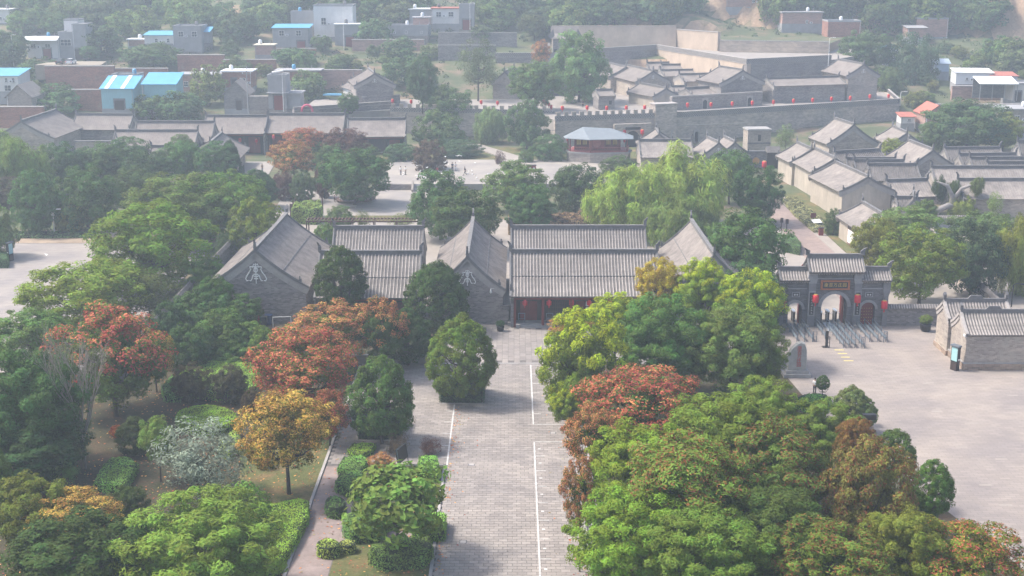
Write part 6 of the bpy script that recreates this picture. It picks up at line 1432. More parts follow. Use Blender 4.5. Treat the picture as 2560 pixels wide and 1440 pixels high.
# ------------------------------------------------------------------ clipped hedges, shrubs
def inside(P, x, y):
    c = np.zeros(len(x), bool); n_ = len(P)
    for i in range(n_):
        (x0, y0), (x1, y1) = P[i], P[(i + 1) % n_]
        hit = ((y0 > y) != (y1 > y)) & (x < (x1 - x0) * (y - y0) / (y1 - y0 + 1e-12) + x0); c ^= hit
    return c
def edge_dist(P, x, y):
    d = np.full(len(x), 1e9); n_ = len(P)
    for i in range(n_):
        a = np.array(P[i]); b = np.array(P[(i + 1) % n_]); ab = b - a
        t = np.clip(((x - a[0]) * ab[0] + (y - a[1]) * ab[1]) / (ab @ ab + 1e-9), 0, 1)
        d = np.minimum(d, np.hypot(x - a[0] - t * ab[0], y - a[1] - t * ab[1]))
    return d
HEDGE_LEAF = leaf_mat('hedge_leaf', trans=.06, hue=.03)
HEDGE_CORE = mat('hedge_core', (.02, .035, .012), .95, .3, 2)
def hedge(label, poly, h, col, z0=0., dens=130, leaf=.13, name='hedge', cat='hedge', m_=None, rnd=.35, rough_=.06, seed=1, group=None):
    """clipped hedge: dense twig core with a skin of small leaves over top and sides"""
    P = [(p[0], p[1]) for p in poly]; g_ = np.random.default_rng(seed + len(label)); cx = sum(p[0] for p in P) / len(P); cy_ = sum(p[1] for p in P) / len(P)
    ar = sum(P[i][0] * P[(i + 1) % len(P)][1] - P[(i + 1) % len(P)][0] * P[i][1] for i in range(len(P))) / 2
    if ar < 0: P = P[::-1]; ar = -ar
    P = [(x - cx, y - cy_) for x, y in P]
    t = thing(name, label, cat, (cx, cy_, z0), 0, group)
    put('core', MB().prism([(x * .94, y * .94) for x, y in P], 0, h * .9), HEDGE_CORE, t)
    xs = [p[0] for p in P]; ys = [p[1] for p in P]; N = int(ar * dens * 1.2); 
    X = g_.uniform(min(xs), max(xs), N * 3); Y = g_.uniform(min(ys), max(ys), N * 3); k = inside(P, X, Y); X, Y = X[k][:N], Y[k][:N]
    ed = edge_dist(P, X, Y); wave = .5 * rough_ * (np.sin(X * 2.1 + Y) + np.sin(Y * 2.7 - X * 1.3) + np.sin(X * 5 + 2) * .6)
    Z = h - rnd * np.clip(1 - ed / rnd, 0, 1) ** 2 * .8 + wave + g_.normal(0, .03, len(X)); NN = [np.stack([X, Y, Z], 1)]; DR = [np.tile([0, 0, 1.], (len(X), 1))]
    for i in range(len(P)):
        a = np.array(P[i]); b = np.array(P[(i + 1) % len(P)]); L = np.linalg.norm(b - a); n_ = int(L * h * dens)
        if n_ < 1: continue
        u = g_.random(n_); v = g_.random(n_); nx_ = np.array([(b - a)[1], -(b - a)[0]]) / L; of = g_.normal(0, .05, n_) - .25 * rnd * np.clip((v * h - (h - rnd)) / rnd, 0, 1) ** 2
        q = a + (b - a) * u[:, None] + nx_ * of[:, None]; NN.append(np.stack([q[:, 0], q[:, 1], v * h * .97], 1)); DR.append(np.tile([nx_[0], nx_[1], .15], (n_, 1)))
    Pp = np.concatenate(NN); D = np.concatenate(DR); N = len(Pp)
    nr = D + g_.normal(0, .32, (N, 3)); nr /= np.linalg.norm(nr, axis=1)[:, None]; ax = g_.normal(0, 1, (N, 3)); ax -= nr * np.sum(ax * nr, 1)[:, None]; ax /= np.linalg.norm(ax, axis=1)[:, None]; sd_ = np.cross(nr, ax)
    L = leaf * g_.uniform(.6, 1.4, N)[:, None]
    Vv = np.stack([Pp - ax * L * .5, Pp + sd_ * L * .33, Pp + ax * L * .5, Pp - sd_ * L * .33], 1).reshape(-1, 3)
    var = np.clip(.5 + .25 * np.sin(Pp[:, 0] * 1.7 + 1) * np.sin(Pp[:, 1] * 1.3) + g_.normal(0, .22, N), 0, 1)
    o = link('foliage', np_mesh('foliage', Vv, np.arange(4 * N).reshape(-1, 4), m_ or HEDGE_LEAF, {'var': var, 'pod': np.zeros(N)}), t); o.color = (*sh(col, 2.1), 1); return t
HG = (.105, .175, .02); HD = (.035, .08, .022); HY = (.14, .19, .035)
def gp_(pts, z): return [tuple(G(x, y, z)[:2]) for x, y in pts]
def ell(cx, cy_, rx, ry, n_=16): return [(cx + rx * math.cos(2 * math.pi * i / n_), cy_ + ry * math.sin(2 * math.pi * i / n_)) for i in range(n_)]
hedge('oval clipped hedge with flat bright top in the garden', gp_(ell(515, 1040, 78, 30), .9), .9, HG)
hedge('yellow-green hedge corner between oval hedge and golden tree', gp_([(548, 1092), (598, 1068), (600, 1108), (575, 1130), (545, 1125)], .8), .8, HY)
hedge('slab-shaped clipped hedge left of the silvery tree', gp_([(278, 1142), (322, 1140), (346, 1157), (310, 1214), (232, 1208), (256, 1160)], .9), .9, (.08, .15, .03))
hedge('long clipped hedge block along the narrow path', gp_([(600, 1290), (664, 1259), (744, 1244), (772, 1248), (770, 1285), (738, 1345), (703, 1400), (640, 1450), (560, 1440)], 1.0), 1.0, HG)
hedge('broad clipped hedge field below the ivy thicket', gp_([(436, 945), (480, 897), (560, 902), (655, 905), (640, 965), (560, 985), (470, 975)], .9), .9, (.1, .17, .025))
hedge('dark-sided hedge corner at the left of the hedge field', gp_([(403, 962), (430, 935), (462, 948), (450, 985), (410, 985)], 1.0), 1.0, (.06, .13, .028))
hedge('clipped hedge beside the path nearest the osmanthus box', gp_([(868, 1122), (882, 1105), (940, 1106), (930, 1126), (900, 1138)], .7), .7, HG)
hedge('clipped hedge beside the path, second from the osmanthus box', gp_([(842, 1168), (858, 1140), (905, 1135), (926, 1150), (900, 1175)], .8), .8, (.075, .15, .03))
hedge('clipped hedge beside the path, third from the osmanthus box', gp_([(836, 1205), (850, 1178), (905, 1172), (915, 1215), (880, 1228)], 1.0), 1.0, (.07, .13, .028))
hedge('ball-shaped clipped bush bulging over the path', gp_(ell(838, 1252, 27, 16, 12), 1.2), 1.2, (.05, .1, .024), rnd=.7)
hedge('clipped hedge under the large-leaved tree, left half', gp_([(856, 1310), (862, 1285), (905, 1265), (975, 1290), (950, 1325), (880, 1330)], 1.2), 1.2, (.06, .115, .028))
hedge('clipped hedge under the large-leaved tree, right corner at the road', gp_([(1030, 1318), (1040, 1290), (1100, 1275), (1116, 1282), (1112, 1320), (1060, 1330)], 1.2), 1.2, (.1, .19, .03))
hedge('bumpy olive hedge in front of the short path', gp_([(920, 1380), (930, 1355), (1000, 1340), (1075, 1336), (1084, 1365), (1060, 1390), (960, 1398)], 1.2), 1.2, (.075, .12, .03), rough_=.16)
hedge('small yellow-green bush at the path corner', gp_(ell(820, 1356, 30, 13, 12), 1.1), 1.1, HY, rnd=.5)
hedge('paler yellow bush right of the path corner bush', gp_(ell(868, 1355, 22, 9, 12), .9), .9, (.17, .2, .045), rnd=.45)
hedge('bright green cube bush in the upper bed', gp_([(1045, 1155), (1048, 1137), (1092, 1136), (1098, 1158), (1092, 1175), (1052, 1172)], 1.3), 1.3, (.085, .18, .03))
for lab, x0, x1, yb in (('dark box hedge around the egg tree nearest the doorway', 1099, 1209, 1009), ('dark box hedge around the egg tree beside the path', 895, 1002, 1101)):
    p, q = G(x0, yb), G(x1, yb); hedge(lab, [(p.x, p.y), (q.x, q.y), (q.x, q.y + 4.4), (p.x, p.y + 4.4)], 1.7, (.028, .052, .022), rnd=.2)
    kerb('kerb of the box hedge', (p.x - .2, p.y - .2), (q.x + .2, p.y - .2), .15, .12)
hedge('low dome of dark grass hedge at the person\'s feet', gp_(ell(2035, 998, 46, 17), .8), .8, (.055, .13, .025), rnd=.6)
hedge('dark clipped hedge block beside the lane', gp_([(1962, 612), (1958, 585), (1985, 583), (2003, 605), (2000, 620)], 1.2), 1.2, (.05, .085, .03))
hedge('dark green hedge block left of the car park kiosk', gp_([(-40, 648), (-40, 628), (20, 628), (20, 648)], 1.4), 1.4, (.04, .075, .03))
hedge('tan dried creeper covering a long low arbour', gp_([(1272, 552), (1272, 533), (1480, 531), (1490, 552)], 2.4), 2.4, (.11, .075, .042), rough_=.35, leaf=.3, dens=50, name='creeper_arbour', cat='arbour')
hedge('yellow-green vine roof of the small arbour', gp_([(728, 520), (740, 503), (800, 500), (806, 515), (790, 522)], 2.8), 2.8, (.1, .14, .035), rough_=.3, leaf=.3, dens=50, name='vine_arbour', cat='arbour')
hedge('weedy strip along the row houses', gp_([(1955, 492), (1990, 488), (2060, 545), (2070, 575), (2035, 572), (1985, 530)], .7), .5, (.13, .13, .06), rough_=.25, leaf=.25, dens=60, name='flower_bed', cat='shrubs')
hedge('ground ivy on the low bank behind the car park', gp_([(10, 590), (10, 575), (240, 577), (240, 588)], .5), .4, (.06, .1, .04), rough_=.3, leaf=.3, dens=40, name='ground_ivy', cat='shrubs')
def shrub(label, cx, cy_, rw, rh, zc, col, kind='dense', name='shrub', **k): return tree(name, label, cx, cy_, rw, rh, zc, col, kind, trunk=False, cat='shrub', **k)
# thicket below the left wing
IV = (.04, .085, .03)
for x, y, a, h, z, c, t in [(535, 735, 42, 42, 4.6, IV, 'thicket bush touching the left end of the emblem gable'), (600, 782, 52, 42, 2.6, (.045, .095, .034), 'thicket bush on the emblem gable wall'), (500, 790, 70, 60, 3.2, (.035, .075, .03), 'thicket bush beside the boundary wall'),
        (560, 840, 75, 55, 2.4, (.05, .1, .034), 'thicket bush in the middle below the emblem gable'), (470, 870, 60, 55, 2.4, (.03, .062, .027), 'shaded thicket bush next to the red-topped tree'), (620, 835, 45, 30, 1.6, (.06, .12, .03), 'rounded green thicket bush near the bins'), (655, 862, 36, 42, 1.8, (.075, .13, .034), 'lighter thicket bush beside the coral tree'),
        (430, 820, 50, 55, 2.6, (.03, .06, .028), 'dim thicket bush at the foot of the boundary wall'), (520, 690, 45, 45, 3.2, IV, 'upper thicket bush by the boundary wall'), (590, 880, 55, 30, 1.2, (.055, .11, .034), 'low thicket bush above the hedge field')]:
    shrub(t, x, y, a, h, z, c, 'broad', name='thicket_bush', group='thicket below the left wing')
shrub('dark plum-coloured round shrub on a short stem, left one', 480, 958, 48, 44, 1.9, (.04, .042, .03), 'fine'); shrub('dark plum-coloured round shrub, middle one', 578, 962, 42, 48, 1.9, (.042, .044, .032), 'fine'); shrub('grey-purple shrub half under the golden tree', 632, 1010, 26, 38, 1.4, (.055, .05, .045), 'fine')
shrub('dark glossy shrub in the shade left of the silvery tree', 335, 1090, 45, 45, 1.8, (.032, .05, .025), 'dense'); shrub('dark rounded shrub below the slab hedge', 318, 1262, 45, 45, 2.0, (.035, .06, .026), 'fine'); shrub('red-brown bush glimpsed between the garden trunks', 292, 1078, 16, 14, .8, (.2, .07, .03), 'fine')
shrub('twiggy brown shrub by the dark board', 995, 1112, 26, 30, 1.0, (.09, .07, .06), 'sparse'); shrub('small purplish shrub at the road side of the bed', 1072, 1116, 28, 22, .8, (.08, .05, .06), 'sparse')
shrub('undergrowth under the coral and golden trees', 770, 1010, 40, 26, 1.0, (.04, .05, .025), 'fine'); shrub('small leafy shrub beside the golden tree trunk', 660, 1150, 22, 20, .8, (.08, .12, .04), 'sparse')
for t, s, c in POTS:
    o = link('foliage', CROWN['broad'][0], t, (0, 0, 1.35 * s), 1.0, (.75 * s, .75 * s, .6 * s)); o.color = (*c, 1)
# bare tree
bt = thing('bare_tree', 'leafless pale-branched tree in front of the red-topped tree', 'tree', tuple(G(212, 1172, 0)))
rb_ = random.Random(12); b = MB(); b.tube([(0, 0, 0), (.1, 0, 2.0), (-.05, 0, 4.0)], [.2, .16, .12], 7); put('trunk', b, BARK_PALE, bt)
br_ = MB()
def grow(p, d, L, r, dep):
    pts = [p]; q = p
    for i in range(3):
        d = (d + Vector((rb_.uniform(-.12, .12), rb_.uniform(-.12, .12), .06))).normalized(); q = q + d * L / 3; pts.append(q)
    br_.tube(pts, [r, r * .85, r * .7, r * .5], 5, False)
    if dep:
        for k in range(3 if dep > 1 else 2):
            a = rb_.uniform(0, 6.28); s_ = rb_.uniform(.25, .5); grow(pts[rb_.choice([2, 3])], (d + Vector((math.cos(a) * s_, math.sin(a) * s_, .15))).normalized(), L * rb_.uniform(.6, .8), r * .5, dep - 1)
for k in range(7):
    a = k * .9; grow(Vector((0, 0, 2.6 + .25 * k)), Vector((math.cos(a) * .4, math.sin(a) * .4, 1)).normalized(), 3.9, .12, 4)
put('branches', br_, BARK_PALE, bt)
# hillside scrub
g_ = np.random.default_rng(8); N = 2600; X = g_.uniform(-175, 180, N); Y = 335 + 215 * g_.random(N) ** 1.1; Z = terrain(X, Y); dx = terrain(X + 1.5, Y) - Z; dy = terrain(X, Y + 1.5) - Z
keep = (fbm(X, Y, 9) > -.35) & ~((X > 0) & (X < 108) & (Y < 424)) & ~((X < -55) & (Y < 352)); X, Y, Z = X[keep], Y[keep], Z[keep]; per = 34; ci = np.repeat(np.arange(len(X)), per); M = len(ci); rr_ = g_.uniform(.7, 2.0, len(X))[ci]
d = g_.normal(0, 1, (M, 3)); d[:, 2] = np.abs(d[:, 2]); d /= np.linalg.norm(d, axis=1)[:, None]; Pp = np.stack([X[ci], Y[ci], Z[ci] - .1], 1) + d * (rr_ * g_.uniform(.6, 1, M))[:, None]
nr = d + g_.normal(0, .4, (M, 3)); nr /= np.linalg.norm(nr, axis=1)[:, None]; ax = np.cross(nr, g_.normal(0, 1, (M, 3))); ax /= np.linalg.norm(ax, axis=1)[:, None]; s2 = np.cross(nr, ax); Lf = (.5 * g_.uniform(.6, 1.4, M))[:, None]
sc2 = link('hillside_scrub', np_mesh('hillside_scrub', np.stack([Pp - ax * Lf * .5, Pp + s2 * Lf * .35, Pp + ax * Lf * .5, Pp - s2 * Lf * .35], 1).reshape(-1, 3), np.arange(4 * M).reshape(-1, 4), LEAF, {'var': np.clip(g_.random(len(X))[ci] * .7 + .3 * g_.random(M), 0, 1)}))
sc2.color = (.075, .115, .05, 1); tag(sc2, 'low scrub covering the hillside between the houses', 'scrub', kind='stuff')

# fallen leaves on lawns, beds and along the kerbs
g_ = np.random.default_rng(21); N = 5200
X = np.concatenate([g_.uniform(-44, -17.3, 3600), g_.uniform(-13.5, -6.3, 700), g_.uniform(-17, -14, 300), 5.7 - g_.exponential(.5, 300), -5.8 + g_.exponential(.4, 300)]); Y = np.concatenate([g_.uniform(84, 142, 3600), g_.uniform(88, 112, 700), g_.uniform(84, 142, 300), g_.uniform(84, 140, 600)])
N = len(X); Z = np.where((X < -6.2) & (X > -13.7), .14, np.where(X > -6.2, .09, .085)); a = g_.uniform(0, 6.28, N); L = g_.uniform(.05, .14, N)
dx = np.stack([np.cos(a) * L, np.sin(a) * L, g_.uniform(-.03, .03, N)], 1); dy = np.stack([-np.sin(a) * L * .6, np.cos(a) * L * .6, g_.uniform(-.03, .03, N)], 1); C = np.stack([X, Y, Z + .01], 1)
ll = link('fallen_leaves', np_mesh('fallen_leaves', np.stack([C - dx, C + dy, C + dx, C - dy], 1).reshape(-1, 3), np.arange(4 * N).reshape(-1, 4), POD_ORANGE, {'var': g_.random(N), 'pod': (g_.random(N) < .8).astype(float)}))
ll.color = (.3, .25, .08, 1); tag(ll, 'scattered fallen leaves over the garden ground and kerbs', 'leaves', kind='stuff')
# ------------------------------------------------------------------ garden furniture around the upper square
ring = thing('ring_bench', 'round timber seat with railing around the large square tree', 'bench', tuple(G(888, 503, 0)))
def ringb(r0, r1, z0, z1, a0=0, a1=2 * math.pi, n_=28):
    b = MB()
    for i in range(n_):
        t0, t1 = a0 + (a1 - a0) * i / n_, a0 + (a1 - a0) * (i + 1) / n_
        b.prism([(r0 * math.cos(t0), r0 * math.sin(t0)), (r1 * math.cos(t0), r1 * math.sin(t0)), (r1 * math.cos(t1), r1 * math.sin(t1)), (r0 * math.cos(t1), r0 * math.sin(t1))], z0, z1)
    return b
put('planter', ringb(2.6, 3.0, 0, .7), BRICK, ring); put('seat', ringb(3.0, 3.7, .42, .52), WOOD_B, ring); put('back_rail', ringb(3.85, 3.95, 1.0, 1.1, .3, 3.6), WOOD_B, ring)
for i in range(18):
    a = .3 + 3.3 * i / 17; put('rail_post', MB().tube([(3.9 * math.cos(a), 3.9 * math.sin(a), 0), (3.9 * math.cos(a), 3.9 * math.sin(a), 1.05)], .05, 4), WOOD_B, ring)
put('soil', ringb(0.3, 2.6, 0, .55, n_=16), SOIL, ring)
p0, p1 = G(766, 553, 2.7), G(1045, 553, 2.7); L = p1.x - p0.x
tr = thing('timber_trellis', 'long brown timber trellis behind the left tiled roof', 'pergola', (p0.x, p0.y, 0))
for y in (0, 2.3): put('beam', MB().box(0, L, y - .1, y + .1, 2.55, 2.75), WOOD_B, tr)
n_ = int(L / .55); me = MB().box(-.06, .06, -.5, 2.8, 2.76, 2.88).mesh('slat', WOOD_B)
for i in range(n_ + 1): link('slat', me, tr, (L * i / n_, 0, 0))
for i in range(6):
    for y in (0, 2.3): put('post', MB().box(L * i / 5 - .09, L * i / 5 + .09, y - .09, y + .09, 0, 2.55), WOOD_B, tr)
ab = thing('arbour_frame', 'brown arbour frame carrying the yellow-green vine', 'arbour', tuple(G(765, 545, 0)), 0)
for x in (-2.4, 0, 2.4):
    for y in (-1.5, 1.5, 4.0): put('post', MB().box(x - .1, x + .1, y - .1, y + .1, 0, 2.8), WOOD_B, ab)
put('side_panel', MB().box(-2.4, 1.2, -1.62, -1.5, .3, 2.8), mat('brown_mauve_board', (.13, .085, .085), .85, .15, 1), ab)
bench = thing('stone_bench', 'pale stone bench on the lower square before the ringed tree', 'bench', tuple(G(880, 521, .06))); put('seat', MB().box(-.9, .9, -.22, .22, .4, .52), STONE, bench)
for s in (-1, 1): put('leg', MB().box(s * .6 - .12, s * .6 + .12, -.18, .18, 0, .4), STONE, bench)
sp_ = thing('square_steps', 'grey steps with stone side rail up to the pigeon square', 'steps', (-18.0, 253.6, 0))
for i in range(6): put('step', MB().box(-1.0, 1.7, -.36 * (6 - i) - .0, .0, .002 + .2 * i, .2 * (i + 1)), CONC, sp_)
put('side_rail', MB().ext_x([(-2.3, 0), (0, 0), (0, 2.0), (-.3, 2.0), (-2.3, .5)], -1.45, -1.05), LANE_S, sp_)
lp = lamp_pole('thin dark lamp post beside the ringed tree', 812, 498, 3.4, z=0., c=BLACK)
bx = thing('litter_bin', 'red-brown litter bin with white spots by the garden path', 'bin', tuple(G(1330, 428, 1.2))); put('body', MB().box(-.8, .8, -.4, .4, 0, 1.2), WOOD_R, bx); put('lid', MB().box(-.9, .9, -.5, .5, 1.2, 1.32), WOOD_D, bx)
for s in (-1, 1): put('opening', MB().box(s * .4 - .18, s * .4 + .18, -.42, -.4, .45, .8), WHITE, bx)
bx = thing('litter_bin', 'red-brown litter bin beside the lane bed', 'bin', tuple(G(2052, 588, .05))); put('body', MB().box(-.35, .35, -.3, .3, 0, 1.2), WOOD_R, bx); put('lid', MB().box(-.4, .4, -.35, .35, 1.2, 1.3), WOOD_D, bx)
for lab, px, py, w, h, mm in [('dark red sign board on a post in the lane bed', 2032, 560, .9, 1.9, WOOD_R), ('small dark sign post by the lane tree', 1966, 580, .5, 2.2, WOOD_D), ('second dark sign post by the lane tree', 1953, 577, .5, 2.2, WOOD_D)]:
    s_ = thing('sign_board', lab, 'sign', tuple(G(px, py, .1))); put('post', MB().box(-.07, .07, -.07, .07, 0, h), WOOD_D, s_); put('board', MB().box(-w / 2, w / 2, -.12, -.07, h - .8, h), mm, s_)
ib = thing('information_desk_board', 'low slanted white information board in the lane bed', 'sign', tuple(G(2041, 565, .1)), .3); put('board', MB().ext_x([(-.5, .6), (.5, 1.0), (.5, 1.06), (-.5, .66)], -.8, .8), WHITE, ib)
for s in (-1, 1): put('leg', MB().box(s * .6 - .05, s * .6 + .05, -.05, .05, 0, .8), WOOD_D, ib)
for lab, px, py, c_ in [('red wheeled bin beside the thicket', 645, 812, mat('bin_red', (.45, .04, .04), .5)), ('dark wheeled bin next to the red bin', 660, 816, mat('bin_dark', (.03, .04, .045), .5)), ('blue wheeled bin against the emblem gable', 672, 812, mat('bin_blue', (.03, .06, .16), .5))]:
    b_ = thing('wheeled_bin', lab, 'bin', tuple(G(px, py)), 0, 'bins beside the emblem gable'); put('body', MB().add([(-.3, -.3, .1), (.3, -.3, .1), (.3, .3, .1), (-.3, .3, .1), (-.4, -.42, 1.2), (.4, -.42, 1.2), (.4, .42, 1.2), (-.4, .42, 1.2)], [(3, 2, 1, 0), (4, 5, 6, 7), (0, 1, 5, 4), (1, 2, 6, 5), (2, 3, 7, 6), (3, 0, 4, 7)]), c_, b_)
    put('lid', MB().box(-.44, .44, -.48, .46, 1.2, 1.32), c_, b_)
rl = thing('white_railing', 'thin white pipe railing by the bins', 'railing', tuple(G(683, 818)), 0); put('rail', MB().tube([(0, 0, 0), (0, 0, 1.3), (2.2, .3, 1.3), (2.2, .3, 0)], .05, 5), WHITE, rl)
sb = thing('information_board', 'dark slanted board with blue-grey rails in the upper bed', 'sign', tuple(G(1008, 1168, .12)), math.radians(70)); put('board', MB().ext_x([(-.1, .7), (.1, .7), (.3, 2.0), (.1, 2.0)], -1.0, .9), BLACK, sb)
put('rail', MB().tube([(-1.1, -.2, 0), (-1.1, .1, 2.1), (1.0, .2, 1.5), (1.0, -.1, 0)], .05, 5), STEEL, sb)
bs_ = thing('blue_sign_box', 'tilted blue-grey sign box on a post at the plaza shrubs', 'sign', tuple(G(2124, 1062))); put('post', MB().tube([(0, 0, 0), (0, 0, 2.6)], .09, 6), STEEL, bs_)
o = put('box', MB().box(-.62, .62, -.5, .5, -.62, .62), mat('sign_blue', (.07, .1, .17), .5, .12, 3), bs_, loc=(0, 0, 3.0)); o.rotation_euler = (0, math.radians(42), math.radians(10))
put('lid', MB().box(-.66, .66, -.55, .55, .62, .7), mat('sign_grey', (.4, .45, .5), .4, .1, 3), o); put('chevron', MB().box(-.4, .4, -.52, -.5, .3, .38).box(.32, .4, -.52, -.5, -.4, .3), WHITE, o)
fl = thing('flood_light', 'black flood light frame among the plaza treetops', 'lamp', tuple(G(2168, 1120))); put('post', MB().tube([(0, 0, 0), (0, 0, 3.0)], .08, 6), BLACK, fl); put('head', MB().box(-.6, .6, -.25, .25, 2.9, 3.4), BLACK, fl)
# rockery sculpture with hanging ivy
SCU = mat('sculpted_concrete', (.27, .25, .24), .9, .25, 1.2, bump=.5)
rk = thing('tree_sculpture', 'sculpted concrete tree trunks arching before the plastered hall', 'sculpture', tuple(G(2375, 548, 0)))
for pts, r in ([[(-5, 0, 0), (-4.2, 0, 2.4), (-6.2, -.3, 4.0), (-6.9, -.3, 4.3)], [.9, .7, .45, .2]], [[(-3.8, 0, 0), (-2.8, 0, 2.0), (-.6, 0, 3.0), (.8, 0, 2.6)], [.9, .75, .7, .5]], [[(1.0, 1, 0), (.6, 1, 4.5), (-.8, 1, 7.2), (-3.4, .5, 8.2)], [.8, .6, .4, .15]], [[(.6, 1, 4.0), (2.2, .8, 6.6), (4.8, .8, 7.6), (6.0, 0, 6.8)], [.5, .4, .3, .1]], [[(3.2, 0, 2.6), (5.0, 0, 1.8), (6.2, 0, 0)], [.5, .45, .6]]):
    put('trunk', MB().tube([Vector(p) * .8 for p in pts], [v * .8 for v in r], 8), SCU, rk, smooth=True)
for lab, x, y, a, h, z, c in [('dark ivy hood hanging on the sculpted trunk', 2350, 468, 18, 26, 5, (.03, .05, .03)), ('ivy curtain on the left of the sculpted branch', 2385, 472, 14, 22, 5, (.05, .085, .04)), ('ivy fringe on the right of the sculpted branch', 2445, 462, 16, 18, 6, (.07, .1, .045)), ('yellow-green ivy cascade over the low sculpted trunk', 2408, 515, 34, 24, 2.2, (.13, .17, .05))]:
    shrub(lab, x, y, a, h, z, c, 'willow', name='hanging_ivy')
shrub('ivy sheet climbing the mural house corner', 2122, 500, 14, 28, 2.6, (.055, .12, .04), 'broad', name='wall_ivy'); shrub('small dark conical ivy on the row house gable', 2177, 500, 10, 16, 3, (.03, .06, .03), 'dense', name='wall_ivy')
coped_wall('pale rendered garden wall with tile coping below the sculpture', tuple(G(2338, 585)), tuple(G(2492, 585)), 2.7, mat('grey_render', (.36, .36, .38), .9, .1, .5))
pA, pB = G(2384, 690, 0), G(2560, 850, 0)
dl = coped_wall('diagonal wall with open-work panels running to the right edge', (pB.x, pB.y), (pA.x, pA.y), 2.0, BRICK_W, rib=False); b = MB(); Ld = (pA - pB).length
for i in range(int(Ld / .5)):
    for j in range(3):
        if (i // 4) % 2 == 0: b.cbox(.3 + .5 * i + (.25 if j % 2 else 0), .23, 1.0 + .28 * j, .28, .06, .18)
o = put('lattice_panel', b, BRICK_D, dl); o['kind'] = 'stuff'
lamp_pole('thin black lamp post on the path behind the ticket house', 2528, 768, 3.0, z=0., c=BLACK)
# ------------------------------------------------------------------ people and pigeons
SKIN = mat('skin', (.45, .27, .19), .6, .06, 3); HAIR = mat('dark_hair', (.02, .016, .014), .6, .1, 8)
CLOTH = {k: mat('cloth_' + k, c, .85, .08, 6) for k, c in dict(white=(.72, .72, .72), black=(.02, .02, .025), navy=(.04, .05, .09), red=(.5, .06, .07), grey=(.25, .25, .27), khaki=(.3, .26, .2)).items()}
POSE = {
 'stand': dict(hip=.92, fl=(.1, .0, .0), fr=(-.1, .05, .0), kl=(.1, -.03, .47), kr=(-.1, -.02, .47), hl=(.2, -.22, 1.05), hr=(-.2, -.2, 1.08), el=(.24, .02, 1.12), er=(-.24, .02, 1.12), lean=0.),
 'walk': dict(hip=.9, fl=(.09, -.38, .02), fr=(-.09, .36, .08), kl=(.09, -.2, .48), kr=(-.09, .02, .46), hl=(.22, .22, .9), hr=(-.22, -.26, .92), el=(.25, .1, 1.12), er=(-.25, -.06, 1.12), lean=-.08),
 'crouch': dict(hip=.32, fl=(.12, -.1, .0), fr=(-.12, -.02, .0), kl=(.16, -.42, .5), kr=(-.16, -.38, .48), hl=(.15, -.6, .35), hr=(-.12, -.62, .4), el=(.24, -.4, .55), er=(-.24, -.4, .55), lean=-.28),
}
def skin_mesh(name, V_, E_, R_, m_, lv=1):
    bm = bmesh.new(); ly = bm.verts.layers.skin.verify(); vs = []
    for p, r in zip(V_, R_):
        v = bm.verts.new(p); v[ly].radius = (r, r) if not isinstance(r, tuple) else r; vs.append(v)
    vs[0][ly].use_root = True
    for a, b_ in E_: bm.edges.new((vs[a], vs[b_]))
    me_ = bpy.data.meshes.new(name); bm.to_mesh(me_); bm.free()
    tmp = bpy.data.objects.new(name, me_); COL.objects.link(tmp); tmp.modifiers.new('s', 'SKIN'); sub = tmp.modifiers.new('u', 'SUBSURF'); sub.levels = lv
    bpy.context.view_layer.update(); out = bpy.data.meshes.new_from_object(tmp.evaluated_get(bpy.context.evaluated_depsgraph_get())); bpy.data.objects.remove(tmp)
    out.name = name; out.materials.clear(); out.materials.append(m_); out.polygons.foreach_set('use_smooth', [True] * len(out.polygons)); return out
PM = {}
